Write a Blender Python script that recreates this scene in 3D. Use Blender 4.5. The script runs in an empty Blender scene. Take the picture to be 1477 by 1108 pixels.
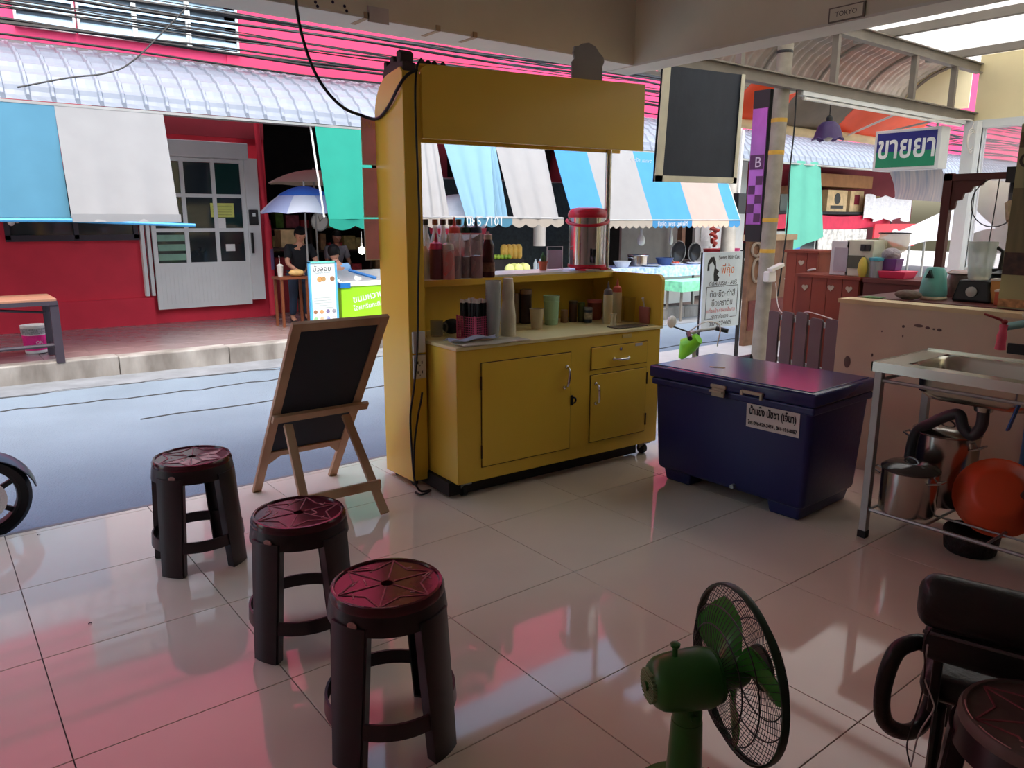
import bpy, bmesh, math, random
from math import sin, cos, pi, radians, sqrt, atan2
from mathutils import Vector, Matrix
random.seed(7)
S = bpy.context.scene
C = S.collection

# ------------------------------------------------------------------ camera (fitted to the floor tile grid, 1477x1108)
FPX, YAW, PITCH, ROLL, CAMH = 1094.287, 0.662893, 0.214555, 0.001951, 1.408424
_f = Vector((sin(YAW)*cos(PITCH), cos(YAW)*cos(PITCH), -sin(PITCH)))
_r = Vector((cos(YAW), -sin(YAW), 0)); _u = _r.cross(_f)
R_, U_ = _r*cos(ROLL)+_u*sin(ROLL), _u*cos(ROLL)-_r*sin(ROLL)
CAMP = Vector((0, 0, CAMH))
cam_d = bpy.data.cameras.new('camera'); cam = bpy.data.objects.new('camera', cam_d); C.objects.link(cam)
cam.matrix_world = Matrix(((R_.x, U_.x, -_f.x, 0), (R_.y, U_.y, -_f.y, 0), (R_.z, U_.z, -_f.z, CAMH), (0, 0, 0, 1)))
cam_d.sensor_fit = 'HORIZONTAL'; cam_d.sensor_width = 36; cam_d.lens = 36*FPX/1477; cam_d.clip_start = 0.05; cam_d.clip_end = 300
S.camera = cam

# ------------------------------------------------------------------ light: hazy tropical sky, sun behind our own building, exposure
SUN_EL, SUN_AZ = radians(66), radians(196)      # azimuth from +Y clockwise: the sun stands behind the shop
w = bpy.data.worlds.new('sky'); S.world = w; w.use_nodes = True
nt = w.node_tree; bg = nt.nodes['Background']
sky = nt.nodes.new('ShaderNodeTexSky'); sky.sky_type = 'NISHITA'; sky.sun_disc = False
sky.sun_elevation = SUN_EL; sky.sun_rotation = SUN_AZ; sky.air_density = 1.6; sky.dust_density = 4.5; sky.ozone_density = 1.5
nt.links.new(sky.outputs[0], bg.inputs[0]); bg.inputs[1].default_value = 0.30
sd = bpy.data.lights.new('sun', 'SUN'); so = bpy.data.objects.new('sun', sd); C.objects.link(so)
sd.energy = 0.7; sd.angle = radians(40); sd.color = (1.0, 0.95, 0.88)
so.rotation_euler = Vector((sin(SUN_AZ)*cos(SUN_EL), cos(SUN_AZ)*cos(SUN_EL), sin(SUN_EL))).to_track_quat('Z', 'Y').to_euler(); so.location = (0, -6, 12)
S.view_settings.view_transform = 'Standard'; S.view_settings.look = 'None'; S.view_settings.gamma = 1
S.view_settings.use_curve_mapping = False; S.view_settings.exposure = 1.05

# ------------------------------------------------------------------ photo pixel -> direction -> point on a known plane
def ray(px, py): return _f*FPX + R_*(px-738.5) - U_*(py-554)
def PZ(px, py, z): d = ray(px, py); return CAMP + d*((z-CAMH)/d.z)
def PX(px, py, x): d = ray(px, py); return CAMP + d*(x/d.x)
def PY(px, py, y): d = ray(px, py); return CAMP + d*(y/d.y)

# ------------------------------------------------------------------ materials
MATS = {}
def mat(name, col, rough=0.5, metal=0.0, var=0.12, scale=6.0, bump=0.0, bscale=60.0, alpha=1.0, trans=0.0, ior=1.45, emit=0.0,
        spec=0.5, col2=None, stretch=None, coat=0.0, sub=0.0, transl=0.0):
    if name in MATS: return MATS[name]
    m = bpy.data.materials.new(name); m.use_nodes = True; n = m.node_tree.nodes; l = m.node_tree.links
    b = n['Principled BSDF']; c = tuple(col)+(1,)
    b.inputs['Roughness'].default_value = rough; b.inputs['Metallic'].default_value = metal
    b.inputs['IOR'].default_value = ior; b.inputs['Alpha'].default_value = alpha
    b.inputs['Transmission Weight'].default_value = trans; b.inputs['Specular IOR Level'].default_value = spec
    b.inputs['Coat Weight'].default_value = coat; b.inputs['Coat Roughness'].default_value = 0.08
    tc = n.new('ShaderNodeTexCoord'); mp = n.new('ShaderNodeMapping'); l.new(tc.outputs['Object'], mp.inputs[0])
    if stretch: mp.inputs['Scale'].default_value = stretch
    nz = n.new('ShaderNodeTexNoise'); nz.inputs['Scale'].default_value = scale; nz.inputs['Detail'].default_value = 5
    l.new(mp.outputs[0], nz.inputs['Vector'])
    rp = n.new('ShaderNodeValToRGB'); rp.color_ramp.elements[0].position = 0.3; rp.color_ramp.elements[1].position = 0.72
    lo = tuple(x*(1-var) for x in col)+(1,); hi = tuple(min(1, x*(1+var)) for x in col)+(1,)
    if col2: lo, hi = c, tuple(col2)+(1,)
    rp.color_ramp.elements[0].color = lo; rp.color_ramp.elements[1].color = hi
    l.new(nz.outputs['Fac'], rp.inputs[0]); l.new(rp.outputs[0], b.inputs['Base Color'])
    if bump:
        n2 = n.new('ShaderNodeTexNoise'); n2.inputs['Scale'].default_value = bscale; n2.inputs['Detail'].default_value = 4
        l.new(mp.outputs[0], n2.inputs['Vector']); bp = n.new('ShaderNodeBump'); bp.inputs['Strength'].default_value = bump
        bp.inputs['Distance'].default_value = 0.02
        l.new(n2.outputs['Fac'], bp.inputs['Height']); l.new(bp.outputs[0], b.inputs['Normal'])
    if emit:
        b.inputs['Emission Strength'].default_value = emit; l.new(rp.outputs[0], b.inputs['Emission Color'])
    if transl:
        t = n.new('ShaderNodeBsdfTranslucent'); l.new(rp.outputs[0], t.inputs['Color'])
        mx = n.new('ShaderNodeMixShader'); mx.inputs[0].default_value = transl
        l.new(b.outputs[0], mx.inputs[1]); l.new(t.outputs[0], mx.inputs[2]); l.new(mx.outputs[0], n['Material Output'].inputs[0])
    m.use_backface_culling = False
    MATS[name] = m; return m
def srgb(r, g, b):
    f = lambda v: (v/255/12.92) if v/255 <= 0.04045 else ((v/255+0.055)/1.055)**2.4
    return (f(r), f(g), f(b))

# ------------------------------------------------------------------ mesh builder
class MB:
    def __init__(s): s.v = []; s.f = []
    def add(s, vs, fs):
        k = len(s.v); s.v += [Vector(p) for p in vs]; s.f += [tuple(i+k for i in q) for q in fs]; return s
    def box(s, x0, y0, z0, x1, y1, z1):
        return s.add([(x0,y0,z0),(x1,y0,z0),(x1,y1,z0),(x0,y1,z0),(x0,y0,z1),(x1,y0,z1),(x1,y1,z1),(x0,y1,z1)],
                     [(3,2,1,0),(4,5,6,7),(0,1,5,4),(1,2,6,5),(2,3,7,6),(3,0,4,7)])
    def frus(s, x0, y0, z0, x1, y1, z1, i):      # box whose bottom is inset by i (negative: top inset)
        a, b = (i, 0) if i > 0 else (0, -i)
        return s.add([(x0+a,y0+a,z0),(x1-a,y0+a,z0),(x1-a,y1-a,z0),(x0+a,y1-a,z0),(x0+b,y0+b,z1),(x1-b,y0+b,z1),(x1-b,y1-b,z1),(x0+b,y1-b,z1)],
                     [(3,2,1,0),(4,5,6,7),(0,1,5,4),(1,2,6,5),(2,3,7,6),(3,0,4,7)])
    def bar(s, p, q, w, h, up=(0,0,1)):          # rectangular bar from p to q, w wide, h high
        p, q = Vector(p), Vector(q); d = (q-p).normalized(); up = Vector(up)
        if abs(d.dot(up)) > 0.98: up = Vector((1,0,0))
        a = d.cross(up).normalized(); b = a.cross(d).normalized(); a = a*(w/2); b = b*(h/2)
        return s.add([p-a-b,p+a-b,p+a+b,p-a+b,q-a-b,q+a-b,q+a+b,q-a+b],[(3,2,1,0),(4,5,6,7),(0,1,5,4),(1,2,6,5),(2,3,7,6),(3,0,4,7)])
    def tube(s, pts, r, n=8, closed=False, cap=True):
        pts = [Vector(p) for p in pts]; N = len(pts); rs = r if isinstance(r, (list, tuple)) else [r]*N; k = len(s.v); pa = None
        for i, p in enumerate(pts):
            t = (pts[(i+1) % N]-pts[i-1]) if closed else (pts[min(i+1, N-1)]-pts[max(i-1, 0)])
            t = t.normalized() if t.length > 1e-9 else Vector((0,0,1))
            if pa is None: pa = t.orthogonal().normalized()
            a = pa - t*pa.dot(t); a = a.normalized() if a.length > 1e-6 else t.orthogonal().normalized(); pa = a; b = t.cross(a)
            for j in range(n): g = 2*pi*j/n; s.v.append(p+(a*cos(g)+b*sin(g))*rs[i])
        for i in range(N if closed else N-1):
            for j in range(n):
                A = k+i*n; B = k+((i+1) % N)*n; s.f.append((A+j, A+(j+1) % n, B+(j+1) % n, B+j))
        if cap and not closed: s.f.append(tuple(k+j for j in reversed(range(n)))); s.f.append(tuple(k+(N-1)*n+j for j in range(n)))
        return s
    def cyl(s, p, q, r, r2=None, n=16, cap=True): return s.tube([p, q], [r, r if r2 is None else r2], n, cap=cap)
    def lathe(s, prof, c=(0,0,0), n=24, sx=1, sy=1):
        k = len(s.v); c = Vector(c); N = len(prof)
        for (r, z) in prof:
            for j in range(n): g = 2*pi*j/n; s.v.append(c+Vector((r*cos(g)*sx, r*sin(g)*sy, z)))
        for i in range(N-1):
            for j in range(n): A = k+i*n; B = A+n; s.f.append((A+j, A+(j+1) % n, B+(j+1) % n, B+j))
        closed = Vector(prof[0])==Vector(prof[-1])
        if prof[0][0] > 1e-5 and not closed: s.f.append(tuple(k+j for j in reversed(range(n))))
        if prof[-1][0] > 1e-5 and not closed: s.f.append(tuple(k+(N-1)*n+j for j in range(n)))
        return s
    def prism(s, poly, fn, a, b):                # 2D polygon (p,q) -> fn(p,q,t) at t=a and t=b
        n = len(poly); k = len(s.v)
        s.v += [Vector(fn(p, q, a)) for p, q in poly]+[Vector(fn(p, q, b)) for p, q in poly]
        s.f.append(tuple(k+i for i in reversed(range(n)))); s.f.append(tuple(k+n+i for i in range(n)))
        for i in range(n): s.f.append((k+i, k+(i+1) % n, k+n+(i+1) % n, k+n+i))
        return s
    def grid(s, fn, nu, nv, th=0.0):             # surface fn(u,v), u,v in 0..1, with thickness th along its normal
        P = [[Vector(fn(i/nu, j/nv)) for j in range(nv+1)] for i in range(nu+1)]; k = len(s.v); n1 = nv+1
        for row in P: s.v += row
        F = [(k+i*n1+j, k+(i+1)*n1+j, k+(i+1)*n1+j+1, k+i*n1+j+1) for i in range(nu) for j in range(nv)]
        s.f += F
        if th:
            o = len(s.v)
            for i in range(nu+1):
                for j in range(n1):
                    a = P[min(i+1, nu)][j]-P[max(i-1, 0)][j]; b = P[i][min(j+1, nv)]-P[i][max(j-1, 0)]
                    m = a.cross(b); m = m.normalized() if m.length > 1e-12 else Vector((0,0,1)); s.v.append(P[i][j]-m*th)
            s.f += [tuple(x-k+o for x in reversed(q)) for q in F]
            E = [(i, 0) for i in range(nu+1)]+[(nu, j) for j in range(1, n1)]+[(i, nv) for i in reversed(range(nu))]+[(0, j) for j in reversed(range(1, nv))]
            for (a, b) in zip(E, E[1:]+E[:1]):
                x, y = a[0]*n1+a[1], b[0]*n1+b[1]; s.f.append((k+y, k+x, o+x, o+y))
        return s
    def sph(s, c, r, n=14, m=8, sx=1, sy=1, sz=1):
        return s.lathe([(max(1e-6, r*sin(pi*i/m)), -r*cos(pi*i/m)*sz) for i in range(m+1)], c, n, sx, sy)
    def xf(s, M): s.v = [M @ p for p in s.v]; return s
    def join(s, o): return s.add(o.v, o.f)

def wm(o):
    M = Matrix.LocRotScale(o.location, o.rotation_euler, o.scale)
    return wm(o.parent) @ M if o.parent else M
def ob(name, mb, m, parent=None, smooth=False, bevel=0, seg=2, M=None, angle=40):
    """one mesh object; vertices are given in world space (or through M) and moved into the parent's space"""
    vs = [M @ p for p in mb.v] if M is not None else list(mb.v)
    me = bpy.data.meshes.new(name); o = bpy.data.objects.new(name, me); C.objects.link(o)
    if parent: o.parent = parent; inv = wm(parent).inverted(); vs = [inv @ p for p in vs]
    else:
        xs = [p.x for p in vs]; ys = [p.y for p in vs]; zs = [p.z for p in vs]
        c = Vector(((min(xs)+max(xs))/2, (min(ys)+max(ys))/2, min(zs))); vs = [p-c for p in vs]; o.location = c
    me.from_pydata([tuple(p) for p in vs], [], mb.f); me.validate(); me.update()
    bm = bmesh.new(); bm.from_mesh(me); bmesh.ops.recalc_face_normals(bm, faces=bm.faces)
    if bevel:
        es = [e for e in bm.edges if len(e.link_faces) == 2 and e.calc_face_angle(0) > radians(30)]
        bmesh.ops.bevel(bm, geom=es, offset=bevel, segments=seg, profile=0.5, affect='EDGES', clamp_overlap=True)
    if smooth:
        for fc in bm.faces: fc.smooth = True
        for e in bm.edges:
            if len(e.link_faces) == 2 and e.calc_face_angle(0) > radians(angle): e.smooth = False
    bm.to_mesh(me); bm.free()
    if m: me.materials.append(m)
    return o
def tag(o, label, cat, group=None):
    o['label'] = label; o['category'] = cat
    if group: o['group'] = group
    return o
def thing(name, label, cat, loc=(0,0,0), rz=0, group=None):
    o = bpy.data.objects.new(name, None); C.objects.link(o); o.empty_display_size = 0.1
    o.location = loc; o.rotation_euler = (0, 0, rz)
    return tag(o, label, cat, group)
def one(name, label, cat, mb, m, group=None, **k): return tag(ob(name, mb, m, None, **k), label, cat, group)
def struct(name, mb, m, label=None, parent=None, **k):
    o = ob(name, mb, m, parent, **k)
    if not parent: o['kind'] = 'structure'
    if label: o['label'] = label
    return o
def dup(root, loc=None, rz=None, label=None, group=None):
    r = root.copy(); C.objects.link(r)
    if loc is not None: r.location = loc
    if rz is not None: r.rotation_euler = (0, 0, rz)
    if label: r['label'] = label
    if group: r['group'] = group
    for ch in list(root.children):
        c = ch.copy(); C.objects.link(c); c.parent = r
        for g in list(ch.children):
            d = g.copy(); C.objects.link(d); d.parent = c
    return r
def piece(src, name, loc, parent, rz=0):         # an alike piece that shares the mesh of src
    o = bpy.data.objects.new(name, src.data); C.objects.link(o); o.parent = parent; o.location = loc; o.rotation_euler = (0, 0, rz); return o
def text(name, body, centre, right, up, m, parent, width=None, height=None, bold=0.0, ext=0.0008, lift=0.001):
    """flat lettering lying on a surface: centre point, reading direction, up direction"""
    cu = bpy.data.curves.new(name, 'FONT'); cu.body = body; cu.align_x = 'CENTER'; cu.align_y = 'CENTER'; cu.resolution_u = 3
    cu.extrude = 0; cu.offset = bold
    t = bpy.data.objects.new(name, cu); C.objects.link(t)
    bpy.context.view_layer.update()
    me = bpy.data.meshes.new_from_object(t.evaluated_get(bpy.context.evaluated_depsgraph_get()))
    bpy.data.objects.remove(t); bpy.data.curves.remove(cu)
    if not me.vertices: return None
    xs = [v.co.x for v in me.vertices]; ys = [v.co.y for v in me.vertices]
    w_, h_ = max(xs)-min(xs), max(ys)-min(ys); cx, cy = (max(xs)+min(xs))/2, (max(ys)+min(ys))/2
    kx = width/w_ if width else height/h_; ky = height/h_ if height else kx
    right = Vector(right).normalized(); up = Vector(up).normalized(); nr = right.cross(up); centre = Vector(centre)
    inv = wm(parent).inverted()
    for v in me.vertices: v.co = inv @ (centre+right*((v.co.x-cx)*kx)+up*((v.co.y-cy)*ky)+nr*lift)
    me.materials.clear(); me.materials.append(m)
    o = bpy.data.objects.new(name, me); C.objects.link(o); o.parent = parent; return o
def arc(cx, cy, r, a0, a1, n): return [(cx+r*cos(radians(a0+(a1-a0)*i/n)), cy+r*sin(radians(a0+(a1-a0)*i/n))) for i in range(n+1)]
def sag(p, q, d, n=16):
    p, q = Vector(p), Vector(q); return [p.lerp(q, i/n)-Vector((0,0,1))*d*4*(i/n)*(1-i/n) for i in range(n+1)]
def smoothpath(P, n=6):                          # Catmull-Rom through P
    P = [Vector(p) for p in P]; Q = [P[0]*2-P[1]]+P+[P[-1]*2-P[-2]]; o = []
    for i in range(1, len(Q)-2):
        for k in range(n):
            t = k/n; a, b, c, d = Q[i-1:i+3]
            o.append(0.5*((2*b)+(c-a)*t+(2*a-5*b+4*c-d)*t*t+(3*b-a-3*c+d)*t**3))
    return o+[P[-1]]
# ================================================================== THE SHOP: floor, walls, beams
M_tile = mat('polished_tile', srgb(222,208,188), 0.055, var=0.035, scale=2.2, spec=0.55)
M_grout = mat('grout', srgb(96,84,78), 0.8)
M_beam = mat('beam_plaster', srgb(222,214,192), 0.75, var=0.05, scale=3)
M_soffit = mat('soffit_paint', srgb(222,218,205), 0.7, var=0.04, scale=4)
M_wall = mat('inner_wall', srgb(232,228,214), 0.8, var=0.05)
X0, Y0, T = 0.164208, 2.100683, 0.6               # tile grid found in the photograph
YE = 3.95                                         # street edge of the shop floor
fl = struct('floor', MB().box(-2.6, -3.2, -0.4, 4.15, YE-0.012, -0.006), M_grout, 'polished beige tiled shop floor')
src = {}
for i in range(-5, 7):
    for j in range(-9, 4):
        xa, xb = X0+i*T+0.0016, X0+(i+1)*T-0.0016; ya, yb = Y0+j*T+0.0016, Y0+(j+1)*T-0.0016
        xb = min(xb, 4.15); yb = min(yb, YE); xa = max(xa, -2.6); ya = max(ya, -3.2)
        if xb-xa < 0.02 or yb-ya < 0.02: continue
        k = (round(xb-xa, 3), round(yb-ya, 3))
        if k not in src:
            t = ob('tile', MB().box(0, 0, -0.006, k[0], k[1], 0.0), M_tile, fl, bevel=0.0009, seg=1)
            t.data.transform(wm(fl)); src[k] = t
        else: t = piece(src[k], 'tile', (0,0,0), fl)
        t.location = wm(fl).inverted() @ Vector((xa, ya, 0))
struct('trim_1', MB().box(-2.6, YE-0.012, -0.09, 4.15, YE+0.012, 0.001), mat('edge_strip', srgb(120,118,116), 0.6), 'grey edging strip along the street side of the floor')
struct('wall_left', MB().box(-2.75, -3.35, 0, -2.6, 3.95, 2.95), M_wall, 'plain plastered side wall of the shop')
struct('wall_back', MB().box(-2.75, -3.35, 0, 4.3, -3.2, 2.95), M_wall, 'plain plastered back wall of the shop')
struct('wall_right', MB().box(4.15, -3.2, 0, 4.3, 0.2, 2.95), M_wall, 'plain plastered wall beside the sink')
struct('ceiling', MB().box(-2.75, -3.35, 2.95, 4.3, 3.95, 3.1), M_wall, 'plain plastered ceiling')
fb = struct('beam_front', MB().box(-2.75, 3.70, 2.405, 4.1, 3.95, 2.95), M_beam, 'beige plastered beam above the open shop front')
ob('soffit', MB().box(-2.75, 3.702, 2.393, 4.1, 3.952, 2.405), M_soffit, fb)
for k, (px, py) in enumerate([(497,40),(608,53),(660,62)]):
    p = PZ(px, py, 2.392); q = Vector((0.012, 0, 0))
    ob('tape', MB().box(p.x-0.014, 3.694, 2.3905, p.x+0.014, 3.85, 2.393).box(p.x-0.014, 3.694, 2.3905, p.x+0.014, 3.699, 2.42), mat('masking_tape', srgb(176,150,118), 0.7), fb)
for (px, py) in [(455,3),(458,9),(480,3),(497,9),(500,16)]:
    p = PY(px, py, 3.699); ob('smudge', MB().sph(p, 0.008, 8, 5, sy=0.2), mat('ink', srgb(40,30,60), 0.6), fb)
p = PY(545, 20, 3.699); ob('paper_scrap', MB().box(p.x-0.06, 3.694, p.z-0.045, p.x+0.06, 3.699, p.z+0.03), mat('scrap_paper', srgb(200,192,186), 0.7), fb)
sb = struct('beam_side', MB().box(3.90, -3.2, 2.40, 4.1, 3.70, 2.95), M_beam, 'beige plastered beam running back from the shop front corner')
ob('edge_band', MB().box(3.897, -3.2, 2.388, 4.105, 3.95, 2.402), M_soffit, sb)
a, b = PX(1197,24,3.899), PX(1248,22,3.899)
pl = one('name_plate', 'small framed TOKYO plate on the beige side beam', 'plate', MB().box(3.886, b.y, a.z-0.036, 3.8985, a.y, a.z+0.036), mat('plate_frame', srgb(120,110,98), 0.6))
ob('plate_face', MB().box(3.884, b.y+0.008, a.z-0.030, 3.8862, a.y-0.008, a.z+0.030), M_beam, pl)
text('lettering', 'TOKYO', (3.8835, (a.y+b.y)/2, a.z), (0,-1,0), (0,0,1), mat('plate_ink', srgb(62,56,52), 0.6), pl, width=abs(a.y-b.y)*0.6, lift=0.0005)
struct('wall_parapet', MB().box(-2.75, -3.35, 3.1, 4.3, 3.95, 3.5), M_wall, 'low parapet on the shop roof')

# ================================================================== GROUND OUTSIDE
def gz(x): return -0.07-0.0105*max(-4, min(x, 26))
M_asph = mat('asphalt', srgb(112,126,138), 0.85, var=0.10, scale=1.3, bump=0.55, bscale=85)
M_conc = mat('concrete', srgb(176,172,164), 0.85, var=0.22, scale=3.5, bump=0.2, bscale=30)
M_kerb = mat('kerb_concrete', srgb(158,155,150), 0.85, var=0.1, scale=4, col2=srgb(92,86,80), bump=0.3, bscale=25, stretch=(1,1,0.4))
M_pave = mat('pavement_tile', srgb(132,116,116), 0.24, var=0.14, scale=5)
struct('road', MB().grid(lambda u, v: (-8+36*u, 3.965+(8.12-3.965)*v, gz(-8+36*u)), 36, 4, 0.2), M_asph, 'grey asphalt street in front of the shop')
struct('ground', MB().box(-40, -30, -1.2, 60, 40, -0.9), M_conc, 'bare ground')
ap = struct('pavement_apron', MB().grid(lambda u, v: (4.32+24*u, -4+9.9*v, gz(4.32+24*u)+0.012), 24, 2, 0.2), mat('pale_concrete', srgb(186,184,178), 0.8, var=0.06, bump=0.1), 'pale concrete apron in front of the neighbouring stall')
kb = struct('kerb', MB().box(-8, 8.06, -0.45, -7.9, 8.12, -0.4), M_kerb, 'stained concrete kerb across the street')
for k in range(34):
    xa = -8+k*1.05; z = gz(xa+0.5)
    ob('kerb_stone', MB().box(xa, 8.02+0.004*(k % 3), z-0.1, xa+1.044, 8.22, z+0.185), M_kerb, kb, bevel=0.012)
gut = struct('road_gutter', MB().grid(lambda u, v: (-8+36*u, 7.55+0.5*v, gz(-8+36*u)+0.006), 36, 1, 0.03), mat('gutter_concrete', srgb(116,120,124), 0.85, var=0.2, scale=4, bump=0.3, bscale=30), 'worn concrete gutter strip along the kerb')
ck = mat('tar', srgb(62,62,64), 0.8)
for (x0, x1, y, am) in [(-3, 5.2, 7.52, 0.03), (-3, 3.1, 6.95, 0.02), (1.2, 12, 6.1, 0.02)]:
    ob('road_crack', MB().tube([(x0+(x1-x0)*i/40, y+am*sin(i*1.7)+am*1.6*sin(i*0.37)+am*.7*sin(i*3.1), gz(x0+(x1-x0)*i/40)+0.003) for i in range(41)], 0.006, 5), ck, gut)
pv = struct('pavement_far', MB().grid(lambda u, v: (-8+36*u, 8.2+4.6*v, gz(-8+36*u)+0.155), 36, 1, 0.15), M_grout, 'brown tiled pavement across the street')
pt = None
for i in range(-3, 13):
    for j in range(6):
        xa, ya = -0.4+i*0.42, 8.225+j*0.42
        if pt is None:
            pt = ob('paving_tile', MB().box(0, 0, 0, 0.414, 0.414, 0.016), M_pave, pv, bevel=0.002, seg=1); pt.data.transform(wm(pv)); t = pt
        else: t = piece(pt, 'paving_tile', (0,0,0), pv)
        t.location = wm(pv).inverted() @ Vector((xa, ya, gz(xa+0.2)+0.155))

# ================================================================== HOUSE ACROSS THE STREET
YW = 10.5
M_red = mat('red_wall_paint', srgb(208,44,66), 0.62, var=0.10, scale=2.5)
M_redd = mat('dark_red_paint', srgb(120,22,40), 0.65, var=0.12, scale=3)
M_pink = mat('pink_wall_paint', srgb(226,66,114), 0.7, var=0.05, scale=1.2)
M_pink2 = mat('pink_wall_paint_deep', srgb(222,58,100), 0.7, var=0.05, scale=1.2)
M_white = mat('white_paint', srgb(212,215,214), 0.5, var=0.04, scale=4)
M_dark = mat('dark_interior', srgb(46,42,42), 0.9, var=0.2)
M_blk = mat('black_plastic', srgb(26,26,28), 0.45, var=0.1)
M_steel = mat('stainless', srgb(200,200,198), 0.22, 1.0, var=0.06, scale=3)
M_galv = mat('galvanised', srgb(168,168,164), 0.45, 0.7, var=0.14, scale=5)
M_glassd = mat('window_glass', srgb(34,46,50), 0.06, var=0.2, scale=2, spec=0.9)
struct('wall_red', MB().box(-8, YW, -0.3, 3.93, YW+0.25, 2.9), M_red, 'red painted ground floor wall of the house across the street')
struct('trim_2', MB().box(-8, YW-0.05, -0.2, 2.36, YW, 0.42), M_red, 'red plinth along the foot of the house wall')
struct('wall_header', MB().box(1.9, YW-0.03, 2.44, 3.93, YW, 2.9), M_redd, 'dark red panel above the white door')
struct('wall_pink', MB().box(-8, YW, 2.9, 3.52, YW+0.25, 7.5), M_pink, 'bright pink upper storey of the house across the street')
struct('wall_pink_bay', MB().box(3.52, YW-0.02, 2.9, 7.9, YW+0.25, 7.5), M_pink2, 'deeper pink bay of the upper storey')
struct('wall_pink_far', MB().box(7.9, YW+0.05, 2.9, 32, YW+0.3, 7.5), M_pink, 'pink upper storey continuing along the street')
# recess of the open shopfronts: dark room behind
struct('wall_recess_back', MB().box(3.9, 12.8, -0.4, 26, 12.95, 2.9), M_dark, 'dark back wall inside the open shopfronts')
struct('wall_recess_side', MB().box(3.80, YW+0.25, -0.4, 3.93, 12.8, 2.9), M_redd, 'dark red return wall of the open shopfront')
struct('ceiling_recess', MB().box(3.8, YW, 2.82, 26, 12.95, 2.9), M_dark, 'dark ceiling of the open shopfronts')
for k, x in enumerate((6.55, 9.3, 12.2)):
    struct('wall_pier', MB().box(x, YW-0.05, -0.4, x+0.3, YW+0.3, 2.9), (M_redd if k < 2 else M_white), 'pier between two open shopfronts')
# louvred windows of the pink storey
for k, (pa, pb) in enumerate([((25,37),(107,53)), ((116,45),(193,62)), ((199,57),(270,71)), ((276,62),(342,77))]):
    a, b = PY(pa[0], pa[1], YW-0.03), PY(pb[0], pb[1], YW-0.03); z0, z1 = 3.50, 4.42
    wn = struct('window_%d' % (k+1), MB().box(a.x, YW-0.02, z0, b.x, YW-0.005, z1), mat('louvre_dark', srgb(70,84,96), 0.5), 'white framed louvred window in the pink wall')
    fr = MB().box(a.x-0.025, YW-0.06, z0-0.025, b.x+0.025, YW-0.005, z0).box(a.x-0.025, YW-0.06, z1, b.x+0.025, YW-0.005, z1+0.025)
    fr.box(a.x-0.025, YW-0.06, z0, a.x, YW-0.005, z1).box(b.x, YW-0.06, z0, b.x+0.025, YW-0.005, z1)
    ob('window_frame', fr, M_white, wn)
    for s in range(7):
        z = z0+0.02+s*0.131
        ob('slat', MB().grid(lambda u, v: (a.x+(b.x-a.x)*u, YW-0.055+0.045*v, z+0.115*v), 1, 1, 0.006), mat('louvre_glass', srgb(150,178,196), 0.25, var=0.08), wn)
# gutter pipe under the windows and red downpipe beside the door
one('roof_gutter', 'dark gutter pipe running along the foot of the pink wall', 'pipe', MB().tube([(-6,10.38,3.27),(8,10.38,3.27)], 0.045, 8), mat('gutter_pvc', srgb(64,58,68), 0.5))
dp = thing('downpipe', 'red painted drainpipe standing beside the white door', 'pipe', (3.87, 10.36, 0.1))
ob('pipe', MB().tube([(3.80,10.36,2.7),(3.83,10.36,1.7),(3.86,10.36,1.3)], 0.035, 10), M_red, dp, smooth=True)
ob('pipe_foot', MB().cyl((3.87,10.36,0.1),(3.86,10.36,1.32), 0.05, n=12), M_red, dp, smooth=True)
ob('sticker', MB().lathe([(0.051,0.72),(0.051,1.0)], (3.87,10.36,0), 12), mat('pipe_sticker', srgb(110,90,130), 0.6), dp)

# curved ribbed metal canopy, sheet by sheet
M_sheet = mat('painted_sheet', srgb(122,130,142), 0.5, 0.05, var=0.07, scale=3)
def canopy(u):
    a = radians(8+74*u); return (10.42-1.95*sin(a)**1.0*1.0, 3.20-0.86*(1-cos(a))*1.0)
cn = struct('roof_canopy', MB().box(-6, 8.46, 2.425, 28, 8.60, 2.45), M_galv, 'white ribbed metal canopy curving down over the pavement')
def sheetfn(W):
    prof = []
    k = 0
    while k*0.2 < W-1e-6:
        x = k*0.2; prof += [(x,0.0),(x+0.012,0.022),(x+0.035,0.022),(x+0.047,0.0),(x+0.12,0.004)]; k += 1
    prof.append((W,0.0)); return prof
mbs = MB(); prof = sheetfn(1.0); NV = 27; k0 = 0
for i, (x, h_) in enumerate(prof):
    for j in range(NV+1):
        y, z = canopy(j/NV); t = 0.016*(j % 3 == 0)
        y2, z2 = canopy(min(1, j/NV+0.01)); nv = Vector((0, z-z2, -(y-y2))).normalized()*-1
        if nv.z < 0: nv = -nv
        mbs.v.append(Vector((x, y, z))+nv*(h_+t))
n1 = NV+1
mbs.f += [(i*n1+j, (i+1)*n1+j, (i+1)*n1+j+1, i*n1+j+1) for i in range(len(prof)-1) for j in range(NV)]
sh = ob('metal_sheet', mbs, M_sheet, cn); sh.data.transform(wm(cn)); first = True
for k in range(32):
    o = sh if first else piece(sh, 'metal_sheet', (0,0,0), cn); first = False
    o.location = wm(cn).inverted() @ Vector((-5+k, 0, 0))

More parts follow.
